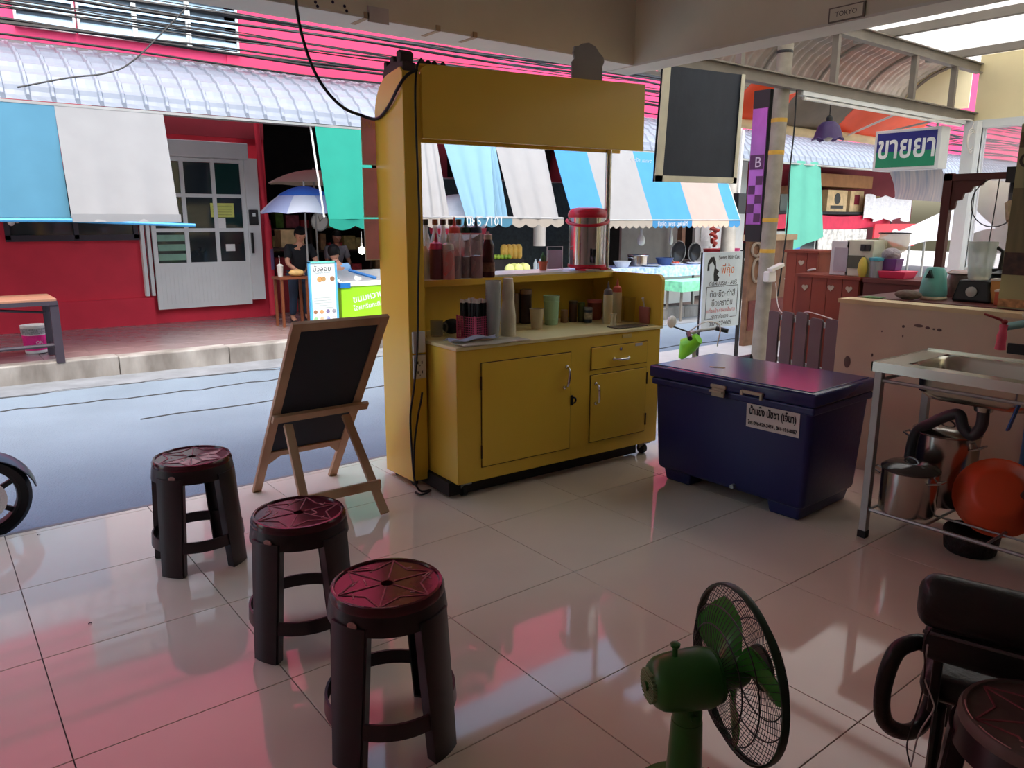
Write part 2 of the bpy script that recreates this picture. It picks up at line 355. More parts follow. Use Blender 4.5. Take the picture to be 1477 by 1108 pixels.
# white door with nine panes
dx0, dx1, dz0, dz1 = 2.40, 3.60, 0.262, 2.16; yd = 10.40
dr = struct('door_1', MB().box(dx0, yd, dz0, dx1, yd+0.04, 0.80), M_white, 'white door with nine glass panes and a ribbed lower panel')
for i in range(22): ob('rib', MB().box(dx0+0.06+i*0.05, yd-0.006, dz0+0.06, dx0+0.085+i*0.05, yd, 0.78), M_white, dr)
fr = MB()
for x in (dx0, dx0+0.39, dx0+0.775, dx1-0.05): fr.box(x, yd-0.004, 0.80, x+0.05, yd+0.04, dz1)
for z in (0.80, 1.235, 1.67, dz1-0.05): fr.box(dx0+0.05, yd-0.002, z, dx1-0.05, yd+0.036, z+0.045)
ob('door_frame', fr, M_white, dr)
for i in range(3):
    for j in range(3): ob('pane', MB().box(dx0+0.05+i*0.388, yd+0.014, 0.845+j*0.435, dx0+0.05+i*0.388+0.34, yd+0.02, 0.845+j*0.435+0.39), M_glassd, dr)
ob('door_jamb', MB().box(dx1, yd-0.05, dz0+0.06, dx1+0.17, YW, dz1+0.02), M_white, dr)
ob('door_jamb', MB().box(dx0-0.13, yd+0.01, dz0+0.18, dx0-0.09, YW, dz1), M_white, dr)
ob('door_jamb', MB().box(dx0-0.06, yd+0.02, dz0+0.18, dx0-0.02, YW, dz1), M_white, dr)
ob('shutter_box', MB().box(dx0-0.15, yd-0.14, dz1+0.0, dx1+0.03, YW, dz1+0.20), M_white, dr, bevel=0.01)
ob('handle', MB().box(dx1+0.02, yd-0.09, 0.95, dx1+0.045, yd-0.05, 1.22), M_blk, dr)
ob('door_lock', MB().box(dx1+0.01, yd-0.09, 1.32, dx1+0.13, yd-0.05, 1.52), M_blk, dr, bevel=0.008)
ob('lock_screen', MB().box(dx1+0.05, yd-0.094, 1.43, dx1+0.09, yd-0.09, 1.475), M_white, dr)
ob('notice', MB().box(3.14, yd+0.005, 1.42, 3.44, yd+0.012, 1.60), mat('yellow_notice', srgb(206,212,110), 0.6), dr)
for i in range(4): ob('notice_line', MB().box(3.17, yd+0.003, 1.45+i*0.035, 3.41, yd+0.005, 1.455+i*0.035), mat('notice_ink', srgb(120,130,70), 0.6), dr)
ob('notice', MB().box(3.19, yd+0.005, 1.24, 3.32, yd+0.012, 1.41), mat('paper', srgb(226,226,222), 0.6), dr)
ob('notice', MB().box(3.30, yd+0.005, 0.98, 3.42, yd+0.012, 1.07), mat('paper', srgb(226,226,222), 0.6), dr)
# green pastry racks seen through the lower panes
for j in range(3): ob('rack_shelf', MB().box(dx0+0.06, yd+0.009, 0.88+j*0.12, dx0+0.40, yd+0.0135, 0.96+j*0.12), mat('pale_green', srgb(120,160,140), 0.6, var=0.2), dr)
# dark window left of the door
w1 = struct('window_5', MB().box(0.9, YW-0.03, 1.20, 2.22, YW, 1.95), M_glassd, 'dark framed sliding window in the red wall')
f2 = MB()
for x in (0.86, 1.55, 2.2): f2.box(x, YW-0.07, 1.16, x+0.05, YW, 1.98)
f2.box(0.86, YW-0.07, 1.14, 2.25, YW, 1.21); ob('window_frame', f2, mat('dark_frame', srgb(48,40,50), 0.5), w1)
# ================================================================== YELLOW DRINKS KIOSK (seen from the seller's side)
KO, KA = Vector((2.03, 3.04, 0)), -0.049
KM = Matrix.Translation(KO) @ Matrix.Rotation(KA, 4, 'Z')
KI = KM.inverted()
def kz(px, py, z): return KI @ PZ(px, py, z)      # pixel on a level plane, in kiosk axes
def kv(px, py, v):                                # pixel on the plane at depth v of the kiosk
    d = KI.to_3x3() @ ray(px, py); c = KI @ CAMP; return c+d*((v-c.y)/d.y)
M_yel = mat('yellow_laminate', srgb(232,192,70), 0.26, var=0.04, scale=2, spec=0.5)
M_yeltop = mat('cream_laminate', srgb(236,220,160), 0.3, var=0.05, scale=3)
M_chrome = mat('chrome', srgb(215,215,215), 0.12, 1.0, var=0.02)
M_gap = mat('gap_shadowline', srgb(66,42,12), 0.9)
M_plug = mat('white_plastic', srgb(214,210,202), 0.4, var=0.04)
M_rub = mat('black_rubber', srgb(24,22,22), 0.6)
K = thing('drinks_kiosk', 'yellow wooden drinks kiosk on casters with header board and cupboard doors', 'kiosk', KO, KA)
def ko(name, mb, m, parent=None, **k): return ob(name, mb, m, parent or K, M=KM, **k)
CW = 1.41
ko('cabinet_body', MB().box(0, 0.003, 0.085, CW, 0.62, 0.775), M_yel, bevel=0.003, seg=1)
ko('counter_top', MB().box(-0.006, -0.006, 0.775, CW+0.006, 0.62, 0.792), M_yeltop, bevel=0.003)
# dark strips painted as shadow lines stand for the joints round doors and drawer
def door(name, u0, u1, z0, z1):
    ko('joint', MB().box(u0-0.004, 0.0005, z0-0.004, u1+0.004, 0.004, z1+0.004), M_gap)
    return ko(name, MB().box(u0, -0.004, z0, u1, 0.004, z1), M_yel, bevel=0.002)
d1 = door('door', 0.145, 0.722, 0.158, 0.700)
d2 = door('door', 0.870, 1.300, 0.166, 0.553)
d3 = door('drawer', 0.870, 1.298, 0.586, 0.709)
def pull(pts, par):
    P = smoothpath(pts, 5); rs = [0.0055+0.0025*sin(pi*i/(len(P)-1)) for i in range(len(P))]
    h = ko('handle', MB().tube(P, rs, 10), M_chrome, par, smooth=True)
    for q in (pts[0], pts[-1]): ko('handle_boss', MB().sph((q[0], q[1], q[2]), 0.011, 12, 8), M_chrome, par, smooth=True)
pull([(0.690,-0.006,0.625),(0.688,-0.032,0.612),(0.684,-0.036,0.57),(0.678,-0.032,0.527),(0.676,-0.006,0.512)], d1)
pull([(0.902,-0.006,0.505),(0.902,-0.032,0.492),(0.903,-0.036,0.45),(0.904,-0.032,0.405),(0.904,-0.006,0.39)], d2)
pull([(1.035,-0.006,0.632),(1.05,-0.03,0.632),(1.09,-0.036,0.631),(1.13,-0.03,0.63),(1.148,-0.006,0.629)], d3)
ko('drawer_lock', MB().cyl((1.085,-0.008,0.685),(1.085,0,0.685), 0.009, n=12), M_chrome, d3)
ko('torn_tape', MB().box(1.20,-0.006,0.690,1.255,-0.004,0.705), mat('scrap_paper', srgb(200,192,186), 0.7), d3)
ko('torn_tape', MB().box(1.10,-0.002,0.745,1.17,0.002,0.765), mat('clear_tape', srgb(214,190,110), 0.4))
ko('padlock_hasp', MB().box(0.722,-0.012,0.405,0.736,-0.002,0.46).tube([(0.736,-0.012,0.415+0.02*sin(i*pi/6)) if 0 else (0.738+0.016*sin(i*pi/6),-0.012,0.432+0.016*cos(i*pi/6)) for i in range(7)], 0.005, 6), M_blk)
for (u, z) in ((0.145,0.60),(0.145,0.24)): ko('hinge', MB().cyl((u-0.006,-0.005,z-0.035),(u-0.006,-0.005,z+0.035), 0.0045, n=8), M_gap, d1)
for (u, z) in ((1.304,0.49),(1.304,0.24)): ko('hinge', MB().cyl((u,-0.005,z-0.035),(u,-0.005,z+0.035), 0.0045, n=8), M_gap, d2)
# tall side panel with rounded street corner
def rp(pts, u0, u1): return MB().prism(pts, lambda p, q, t: (t, p, q), u0, u1)
poly = [(0.285,0.045),(0.60,0.03)]+arc(0.60-0.19, 2.10-0.19, 0.19, 0, 88, 10)+[(0.31,2.115),(0.285,2.09)]
ko('side_panel', rp(poly, -0.108, -0.012), M_yel, bevel=0.004)
ko('side_panel', rp([(0.0,0.775),(0.0,1.055)]+arc(0.035,1.055,0.035,180,95,5)+[(0.62,1.086),(0.62,0.775)], 1.40, 1.425), M_yel, bevel=0.002)
ko('back_board', MB().box(-0.012, 0.602, 0.085, 1.40, 0.62, 1.055), M_yel)
sh = ko('shelf', MB().box(-0.012, 0.415, 1.052, 1.40, 0.70, 1.088), M_yel, bevel=0.002)
ko('shelf_top', MB().box(-0.012, 0.418, 1.088, 1.40, 0.70, 1.100), mat('white_laminate', srgb(232,228,214), 0.25, var=0.03), sh)
ko('shelf_post', MB().box(-0.012, 0.40, 0.792, 0.055, 0.44, 1.052), M_yel)
hb = ko('header_board', MB().prism([(-0.012,1.790),(-0.012,2.10)]+arc(0.028,2.09,0.04,180,90,5)[1:]+[(1.47,2.178),(1.475,1.803)], lambda p, q, t: (p, t, q), 0.268, 0.286), M_yel, bevel=0.002)
ko('header_front', MB().prism([(-0.012,1.790),(-0.012,2.12),(1.47,2.178),(1.475,1.803)], lambda p, q, t: (p, t, q), 0.47, 0.486), M_yel, hb)
ko('header_top', MB().prism([(-0.012,2.125),(-0.012,2.135),(1.47,2.178),(1.47,2.166)], lambda p, q, t: (p, t, q), 0.286, 0.47), M_yel, hb)
q = kz(876, 388, 1.10)
ko('steel_post', MB().cyl((1.37,0.455,1.10),(1.37,0.455,1.83), 0.019, n=14).cyl((1.37,0.455,1.10),(1.37,0.455,1.108), 0.04, n=14), M_steel, smooth=True)
for (u, v) in ((0.07,0.05),(1.36,0.05),(0.07,0.56),(1.36,0.56)):
    c = ko('caster', MB().cyl((u-0.014,v+0.02,0.031),(u+0.014,v+0.02,0.031), 0.031, n=16), M_rub)
    ko('caster_fork', MB().box(u-0.026,v-0.025,0.07,u+0.026,v+0.035,0.085).add([(u-0.02,v-0.02,0.07),(u-0.02,v+0.03,0.07),(u-0.02,v+0.026,0.028),(u-0.017,v-0.02,0.07),(u-0.017,v+0.03,0.07),(u-0.017,v+0.026,0.028)],[(0,1,2),(3,5,4),(0,2,5,3),(1,4,5,2),(0,3,4,1)]), M_galv, c)
for (u, v) in ((-0.06,0.36),(-0.06,0.55)): ko('caster', MB().cyl((u-0.012,v,0.022),(u+0.012,v,0.022), 0.022, n=14).box(u-0.014,v-0.012,0.022,u+0.014,v+0.012,0.046), M_rub)
ko('plinth', MB().box(-0.02,0.06,0.012,1.30,0.10,0.085).box(-0.02,0.10,0.012,0.02,0.60,0.085), M_rub)
# wall plates on the panel edge
for (za, zb, nm) in ((0.735,0.845,'switch_plate'),(0.60,0.725,'socket_plate')):
    pp = ko(nm, MB().box(-0.094,0.270,za,-0.022,0.2855,zb), M_plug, bevel=0.004)
    if nm == 'socket_plate':
        for zz in (0.635,0.685):
            for du in (-0.012, 0.012): ko('socket_hole', MB().box(-0.058+du-0.003,0.2685,zz-0.007,-0.058+du+0.003,0.2705,zz+0.007), M_blk, pp)
            ko('socket_hole', MB().cyl((-0.058,0.2685,zz-0.016),(-0.058,0.2705,zz-0.016), 0.003, n=8), M_blk, pp)
# crest ornament on the panel and shaped plate on the header
cr = one('crest_ornament', 'dark cut-out crest ornament standing on the rounded kiosk corner', 'ornament',
    MB().prism([(0.29,2.08),(0.29,2.135),(0.315,2.14),(0.305,2.175),(0.33,2.195),(0.36,2.185),(0.355,2.145),(0.385,2.15),(0.39,2.175),(0.42,2.175),(0.43,2.145),(0.46,2.14),(0.47,2.165),(0.495,2.16),(0.495,2.125),(0.515,2.10),(0.50,2.06),(0.44,2.085)][::-1], lambda p, q, t: (t, p, q), -0.10, -0.03), mat('crest_black', srgb(64,52,50), 0.7), M=KM, bevel=0.006)
for k, (u, hgt, r) in enumerate(((0.04,2.150,0.018),(0.075,2.152,0.016),(0.11,2.154,0.014),(0.16,2.152,0.012))):
    one('crest_stud', 'small dark knob in the row on the header edge', 'ornament', MB().lathe([(r*1.1,0),(r,0.012),(r*1.15,0.024),(r*0.7,0.036),(1e-5,0.04)], KM @ Vector((u,0.36,2.127+u*0.03)), 12), mat('crest_black', srgb(64,52,50), 0.7), group='knobs on the header edge', smooth=True)
a = kv(842, 108, 0.40)
bp = [(-0.115,-0.03),(-0.118,0.05),(-0.10,0.07),(-0.112,0.10),(-0.10,0.135),(-0.07,0.14),(-0.045,0.155),(0.0,0.165),(0.05,0.15),(0.075,0.125),(0.11,0.10),(0.118,0.075),(0.105,0.05),(0.105,-0.03)]
one('shaped_plate', 'grey scalloped sign plate seen from behind on top of the header', 'sign', MB().prism([(a.x+p*1.0, a.z-0.0+q) for p, q in bp], lambda p, q, t: (p, t, q), 0.36, 0.372), mat('plate_grey', srgb(150,146,146), 0.6), M=KM)
# power lead down the panel edge, lead from the socket and the cable swooping from the beam
M_cab = mat('black_cable', srgb(18,17,18), 0.5)
P = [kv(x, y, 0.262) for x, y in [(608,84),(601,100),(599,150),(603,260),(605,330),(603,420),(602,500),(597,560),(592,600),(594,650),(597,690)]]
one('power_lead', 'long black lead running down the kiosk panel edge to the floor', 'cable', MB().tube([KM @ Vector((p.x, 0.262, max(p.z, 0.012))) for p in smoothpath(P, 5)], 0.0055, 6), M_cab, smooth=True)
P = [kv(x, y, 0.25) for x, y in [(609,566),(607,580),(603,600),(598,640),(597,685)]]+[Vector((-0.10,0.23,0.012)),Vector((-0.05,0.2,0.012)),Vector((-0.12,0.17,0.012)),Vector((-0.13,0.22,0.012))]
one('power_lead', 'short black lead plugged into the kiosk socket and curled on the floor', 'cable', MB().tube([KM @ p for p in smoothpath(P, 5)], 0.0055, 6), M_cab, smooth=True)
P = [PY(427,-40,3.66)]+[PY(x, y, 3.66) for x, y in [(427,0),(434,45),(450,95),(470,130),(495,155),(520,166)]]+[KM @ Vector((-0.120,0.55,1.90)), KM @ Vector((-0.120,0.42,1.94)), KM @ Vector((-0.120,0.30,2.02)), KM @ Vector((-0.09,0.268,2.07)), KM @ Vector((-0.04,0.258,2.10))]
one('ceiling_cable', 'black cable swooping from the beam down to the kiosk top', 'cable', MB().tube(smoothpath(P, 6), 0.008, 8), M_cab, smooth=True)
# menu cards hanging beside the street corner of the kiosk
M_card = mat('menu_card', srgb(206,170,160), 0.5, var=0.15, scale=8, transl=0.55)
for k, (y0, y1, lb) in enumerate(((169,236,'brown menu card with pale heading letters beside the kiosk, topmost of its column'),(242,312,'brown menu card second from the top of the column beside the kiosk'),(316,374,'brown menu card at the bottom of the column beside the kiosk'))):
    a, b = PY(520.5+k*2.5, y0, 3.66), PY(520.5+k*2.5, y1, 3.66)
    x1 = 1.965
    cd = thing('menu_card', lb, 'menu card', (a.x, 3.66, b.z), 0)
    ob('card', MB().box(a.x, 3.655, b.z, x1, 3.658, a.z), M_card, cd)
    ob('card_border', MB().box(a.x-0.006, 3.653, b.z-0.006, x1, 3.6545, b.z).box(a.x-0.006, 3.653, b.z, a.x, 3.6545, a.z), M_white, cd)
    if k == 0: text('lettering', 'WE', ((a.x+x1)/2, 3.6545, a.z-0.035), (1,0,0), (0,0,1), mat('card_print', srgb(210,180,130), 0.5), cd, width=0.08)

# ------------------------------------------------------------------ goods on the kiosk
ZS, ZC = 1.101, 0.793
def at(px, py, z): p = PZ(px, py, z); return (p.x, p.y, z)
def clear(n, c): return mat(n, c, 0.12, alpha=0.55, var=0.03, transl=0.0)
M_glass = mat('clear_glass', (0.92,0.95,0.95), 0.03, trans=0.9, var=0.0)
def squeeze(px, py, z, r, h, cap, liquid, fill, lab, group, body=None):
    x, y, _ = at(px, py, z)
    t = thing('syrup_bottle', lab, 'bottle', (x, y, z), group=group)
    if fill: ob('syrup', MB().lathe([(r*0.97,0.002),(r,0.01),(r,h*fill),(1e-5,h*fill)], (x,y,z), 18), liquid, t, smooth=True)
    ob('bottle_body', MB().lathe([(r*0.98,0.0),(r*1.01,0.01),(r*1.01,h*0.97),(r*0.92,h)], (x,y,z), 18), body or mat('frosted_bottle', srgb(226,196,190), 0.3, alpha=0.35, var=0.03), t, smooth=True)
    ob('cap', MB().lathe([(r*0.95,h),(r*0.98,h+0.006),(r*0.85,h+0.028),(r*0.3,h+0.038),(r*0.12,h+0.075),(r*0.09,h+0.08)], (x,y,z), 16), cap, t, smooth=True)
    return t
P_ = lambda n, r, g, b, **k: mat(n, srgb(r,g,b), k.pop('rough', 0.35), **k)
squeeze(630,403,ZS,0.036,0.155,P_('pink_cap',226,70,120),P_('syrup_brown',120,60,70,rough=.2),0.93,'printed syrup bottle with bright pink nozzle cap on the kiosk shelf','syrup bottles on the shelf', P_('printed_bottle',110,52,60,alpha=.85))
squeeze(647,403,ZS,0.033,0.150,P_('clear_cap',200,190,180),P_('syrup_orange',224,62,48,rough=.2),0.96,'orange-red syrup bottle with pale cap on the kiosk shelf','syrup bottles on the shelf')
squeeze(656.5,402,ZS,0.033,0.235,P_('salmon_cap',236,96,90),P_('syrup_plum',60,28,52,rough=.2),0.5,'tall squeeze bottle with salmon cap and plum syrup on the kiosk shelf','syrup bottles on the shelf')
squeeze(672,401,ZS,0.033,0.235,P_('green_cap',40,90,66),P_('syrup_teal',26,34,50,rough=.2),0.48,'tall squeeze bottle with green cap and dark syrup on the kiosk shelf','syrup bottles on the shelf')
squeeze(687,401,ZS,0.033,0.235,P_('navy_cap',52,54,80),P_('syrup_crimson',110,22,52,rough=.2),0.5,'tall squeeze bottle with navy cap and crimson syrup on the kiosk shelf','syrup bottles on the shelf')
x, y, z = at(704,400,ZS); t = thing('sauce_bottle', 'dark brown labelled sauce bottle with beige cap on the kiosk shelf', 'bottle', (x,y,z))
ob('bottle_body', MB().lathe([(0.034,0),(0.037,0.01),(0.036,0.09),(0.030,0.14),(0.034,0.165),(0.022,0.20)], (x,y,z), 18), P_('brown_sauce',72,26,26,rough=.2), t, smooth=True)
ob('cap', MB().lathe([(0.023,0.20),(0.023,0.225),(0.008,0.23),(0.007,0.242)], (x,y,z), 14), P_('beige_cap',200,180,160), t, smooth=True)
ob('bottle_label', MB().lathe([(0.0377,0.03),(0.037,0.08)], (x,y,z), 18), P_('brown_label',126,84,60,var=.4,scale=60), t)
for k, (px, cc, nm) in enumerate(((623,(36,32,30),'black'),(642,(120,74,40),'brown'),(658,(70,40,40),'maroon'),(674,(70,52,40),'dark brown'),(690,(82,60,48),'tan'))):
    p = KI @ Vector(at(px, 397, ZS)); p.y = 0.655; p.z = ZS; w_ = KM @ p
    t = thing('glass_bottle', 'clear glass bottle with a %s screw cap behind the syrup bottles' % nm, 'bottle', w_, group='glass bottles behind the syrups')
    ob('bottle_body', MB().lathe([(0.030,0),(0.032,0.008),(0.032,0.17),(0.014,0.235),(0.013,0.275)], w_, 14), clear('bottle_glass', srgb(220,226,226)), t, smooth=True)
    ob('cap', MB().lathe([(0.0165,0.272),(0.0165,0.302),(0.015,0.304)], w_, 12), P_('cap_%d' % k, *cc), t)
    if k != 1: ob('bottle_label', MB().lathe([(0.0325,0.06),(0.0325,0.145)], w_, 14), P_('red_label',176,40,56,var=.3,scale=40), t)
x, y, z = at(614.5,402,ZS); t = thing('squeeze_bottle', 'white squeeze bottle half hidden behind the kiosk side panel', 'bottle', (x,y,z))
ob('bottle_body', MB().lathe([(0.028,0),(0.03,0.01),(0.03,0.135),(0.02,0.15),(0.006,0.17)], (x,y,z), 16), M_plug, t, smooth=True)
# tea urn
x, y, z = at(846,389,ZS); z0 = ZS
t = thing('tea_urn', 'tall stainless steel tea urn with red lid, handle and base on the kiosk shelf', 'urn', (x,y,z))
ob('urn_body', MB().lathe([(0.114,0.028),(0.114,0.318),(0.116,0.32)], (x,y,z), 40), mat('urn_steel', srgb(205,205,205), 0.14, 1.0, var=0.03), t, smooth=True)
M_urnred = P_('urn_red',206,34,58,rough=.3)
ob('urn_base', MB().lathe([(0.104,0.012),(0.118,0.018),(0.118,0.034),(0.112,0.036)], (x,y,z), 32), M_urnred, t, smooth=True)
for s in (-1, 1): ob('urn_foot', MB().box(x+s*0.065-0.03, y-0.06-0.03, z, x+s*0.065+0.03, y-0.0, z+0.014), M_urnred, t)
ob('urn_lid', MB().lathe([(0.119,0.315),(0.121,0.33),(0.116,0.352),(0.095,0.368),(0.06,0.374),(0.05,0.368),(1e-5,0.37)], (x,y,z), 36), M_urnred, t, smooth=True)
va = atan2(-y, -x)
ob('carry_handle', MB().tube([(x+0.127*cos(va+g), y+0.127*sin(va+g), z+0.295-0.028*cos(g)*1) for g in [radians(-100+i*200/24) for i in range(25)]], 0.009, 8), M_urnred, t, smooth=True)
dv = Vector((cos(va+0.28), sin(va+0.28), 0)); pv_ = Vector((x,y,z))+dv*0.114
tp = ob('tap', MB().tube([pv_+Vector((0,0,0.075)), pv_+dv*0.03+Vector((0,0,0.078)), pv_+dv*0.036+Vector((0,0,0.05))], [0.014,0.014,0.011], 10), M_blk, t, smooth=True)
ob('tap_lever', MB().bar(pv_+dv*0.03+Vector((0,0,0.08)), pv_+dv*0.045+Vector((0,0,0.13)), 0.02, 0.012), M_blk, tp)
# small things on the shelf
x, y, z = at(783,390,ZS); t = thing('potted_cactus', 'small potted cactus in a terracotta pot on the kiosk shelf', 'plant', (x,y,z))
ob('pot', MB().lathe([(0.020,0),(0.026,0.045),(0.029,0.046),(0.029,0.054),(0.024,0.054),(0.022,0.046),(1e-5,0.046)], (x,y,z), 16), P_('terracotta',190,98,68,rough=.8), t, smooth=True)
for dx, h_, rr in ((0,0.06,0.007),(0.012,0.04,0.006),(-0.01,0.045,0.006)): ob('stem', MB().lathe([(rr,0.046),(rr*1.1,0.06+h_*.5),(rr*.8,0.046+h_),(1e-5,0.05+h_)], (x+dx,y,z), 8), P_('cactus_green',80,120,80,rough=.7), t, smooth=True)
x, y, z = at(800,389,ZS)
t = thing('acrylic_stand', 'clear acrylic menu stand with a pale lilac sheet on the kiosk shelf', 'stand', (x,y,z), KA)
bx = KM.to_3x3() @ Vector((1,0,0)); c0 = Vector((x,y,z))
ob('sheet', MB().bar(c0+Vector((0,0,0.005)), c0+Vector((0,0,0.12)), 0.004, 0.105, up=bx), P_('lilac_sheet',206,190,206), t)
ob('frame', MB().tube([c0-bx*0.06, c0-bx*0.06+Vector((0,0,0.14)), c0+bx*0.06+Vector((0,0,0.14)), c0+bx*0.06], 0.003, 6), M_plug, t)
x, y, z = at(851,391.5,ZS); one('saucer', 'white saucer in front of the tea urn', 'saucer', MB().lathe([(0.025,0),(0.045,0.008),(0.046,0.010),(0.024,0.004),(1e-5,0.004)], (x,y-0.02,z), 20), M_plug, smooth=True)
# straws in the pink basket
x, y, z = at(684,487,ZC); bw = 0.062
t = thing('straw_basket', 'pink square plastic mesh basket on the kiosk counter', 'basket', (x,y,z), KA)
M_pk = P_('pink_basket',226,96,140)
def kb_(mb, m, name, par): return ob(name, mb.xf(Matrix.Translation((x,y,z)) @ Matrix.Rotation(KA+0.25,4,'Z')), m, par)
kb_(MB().box(-bw,-bw,0,bw,bw,0.006), M_pk, 'basket_floor', t)
for sx, sy in ((1,0),(-1,0),(0,1),(0,-1)):
    m_ = MB()
    for i in range(10):
        s_ = -bw+i*bw*2/9
        if sx: m_.box(sx*bw-0.0015, s_-0.0014, 0, sx*bw+0.0015, s_+0.0014, 0.118)
        else: m_.box(s_-0.0014, sy*bw-0.0015, 0, s_+0.0014, sy*bw+0.0015, 0.118)
    for j in range(10):
        zz = 0.004+j*0.0122
        if sx: m_.box(sx*bw-0.0015, -bw, zz-0.0014, sx*bw+0.0015, bw, zz+0.0014)
        else: m_.box(-bw, sy*bw-0.0015, zz-0.0014, bw, sy*bw+0.0015, zz+0.0014)
    kb_(m_, M_pk, 'mesh_side', t)
for i in range(4): kb_(MB().box(*( [(-1,-1),(1,-1),(1,1),(-1,1)][i][0]*bw-0.004, [(-1,-1),(1,-1),(1,1),(-1,1)][i][1]*bw-0.004, 0, [(-1,-1),(1,-1),(1,1),(-1,1)][i][0]*bw+0.004, [(-1,-1),(1,-1),(1,1),(-1,1)][i][1]*bw+0.004, 0.122)), M_pk, 'corner_post', t)
M_str = P_('straw_black',28,28,32); M_tip = P_('straw_tip',226,220,206)
rs_ = random.Random(3); s0 = None
for i in range(44):
    gx, gy = rs_.uniform(-bw*.85,bw*.85), rs_.uniform(-bw*.85,bw*.85)
    if s0 is None:
        s0 = thing('wrapped_straw', 'black drinking straw with pale wrapped end standing in the pink basket', 'straw', (0,0,0), group='straws in the pink basket')
        ob('straw', MB().cyl((0,0,0.008),(0,0,0.188),0.0075,n=8), M_str, s0); ob('wrapper_end', MB().cyl((0,0,0.188),(0,0,0.204),0.0078,0.005,n=8), M_tip, s0); r_ = s0
    else: r_ = dup(s0)
    r_.location = Vector((x,y,z))+Matrix.Rotation(KA+.25,3,'Z') @ Vector((gx,gy,0)); r_.rotation_euler = (rs_.uniform(-.03,.03)-gy*.6, gx*.8+rs_.uniform(-.03,.03), 0)
# stacks of cups: every cup a thing
M_clr = mat('clear_cup', srgb(214,218,214), 0.15, alpha=0.42, var=0.02); M_pap = mat('paper_cup', srgb(228,218,192), 0.5, alpha=0.9, var=0.04)
def cupmesh(rb, rt, h): return MB().lathe([(rb*0.97,0.0),(rb,0.002),(rt,h-0.003),(rt*1.04,h-0.003),(rt*1.04,h),(rt*0.97,h),(rb*0.96,0.004),(1e-5,0.004)], (0,0,0), 20)
x, y, z = at(711.5,487,ZC); src_ = None
for i in range(14):
    lab = 'clear plastic cup nested in the tall stack beside the straw basket'
    if src_ is None: src_ = one('plastic_cup', lab, 'cup', cupmesh(0.03,0.041,0.125), M_clr, 'tall stack of clear cups', smooth=True); o = src_
    else: o = dup(src_)
    o.location = (x, y, z+0.0135*i)
x, y, z = at(733,484,ZC); src_ = None
for i in range(17):
    lab = 'ridged cream cup upside down in the lower stack on the counter'
    if src_ is None: src_ = one('cream_cup', lab, 'cup', cupmesh(0.030,0.040,0.085).xf(Matrix.Rotation(pi,4,'X') @ Matrix.Translation((0,0,-0.085))), M_pap, 'lower stack of cream cups', smooth=True); o = src_
    else: o = dup(src_)
    o.location = (x, y, z+0.0068*i)
zz = z+0.0068*16+0.085; src_ = None
for i in range(9):
    lab = 'slim cream cup upside down on top of the cream cup stack'
    if src_ is None: src_ = one('slim_cup', lab, 'cup', cupmesh(0.025,0.032,0.07).xf(Matrix.Rotation(pi,4,'X') @ Matrix.Translation((0,0,-0.07))), M_pap, 'upper stack of slim cups', smooth=True); o = src_
    else: o = dup(src_)
    o.location = (x, y, zz-0.0+0.0055*i)
x, y, z = at(774,474,ZC); one('plastic_cup', 'single frosted plastic cup standing in front of the mint tumbler', 'cup', cupmesh(0.031,0.041,0.115), mat('frost_cup', srgb(206,190,160), 0.3, alpha=0.7, var=0.03), smooth=True).location = (x,y,z)
x, y, z = at(795,468,ZC); t = thing('mint_tumbler', 'mint green plastic tumbler on the kiosk counter', 'tumbler', (x,y,z))
M_mint = P_('mint',170,206,168); ob('tumbler_body', MB().lathe([(0.038,0),(0.04,0.004),(0.049,0.172),(0.046,0.172),(0.038,0.008),(1e-5,0.008)], (x,y,z), 22), M_mint, t, smooth=True)
for zz in (0.03,0.14,0.165): ob('ring', MB().lathe([(0.040+0.0092*zz/0.172+.0005,zz-.003),(0.0415+0.0095*zz/0.172,zz),(0.040+0.0092*zz/0.172+.0005,zz+.003)], (x,y,z), 22), M_mint, t)
def jar(px, py, r, h, body, lid, lab, nm='jar', lidr=1.05, dv=0, band=None):
    x, y, z = at(px, py, ZC); y += dv; x += dv*0.3
    t = thing(nm, lab, nm.replace('_',' ').split()[-1], (x,y,z))
    ob('jar_body', MB().lathe([(r*.95,0),(r,.006),(r,h*.86),(r*.94,h*.9)], (x,y,z), 18), body, t, smooth=True)
    if lid: ob('lid', MB().lathe([(r*lidr,h*.88),(r*lidr,h),(r*lidr*.95,h+.003)], (x,y,z), 18), lid, t, smooth=True)
    if band: ob('jar_label', MB().lathe([(r*1.01,h*.25),(r*1.01,h*.7)], (x,y,z), 18), band, t)
    return t
jar(758,466,.036,.20,P_('cocoa_dark',58,40,42),P_('cocoa_lid',150,118,104),'tall dark syrup bottle with brown top behind the cups','syrup_bottle',1.0)
jar(743,466,.028,.20,P_('coffee_pouch',150,128,104),None,'tall tan packet bottle behind the cream cup stack','packet_bottle')
jar(813.5,465,.022,.085,P_('tea_pack',150,110,78),None,'small brown paper packet box on the counter','packet_box')
jar(826,464,.026,.125,P_('dark_jar',86,58,46),P_('dark_lid',70,60,50),'dark brown storage jar behind the tin can','storage_jar')
jar(838,464,.022,.115,P_('moss_jar',70,84,46),P_('moss_lid',90,110,50),'narrow moss green jar behind the tin can','green_jar')
jar(848,465,.026,.088,P_('can_blue',60,74,100,var=.5,scale=40,rough=.3),M_galv,'milk tin with blue and white printed label','milk_tin',1.0,band=P_('can_print',196,190,170,var=.4,scale=50))
jar(857,460,.044,.118,P_('red_jar',140,72,56),P_('rose_lid',222,120,120),'wide jar with a rose pink lid at the back of the counter','wide_jar',1.08)
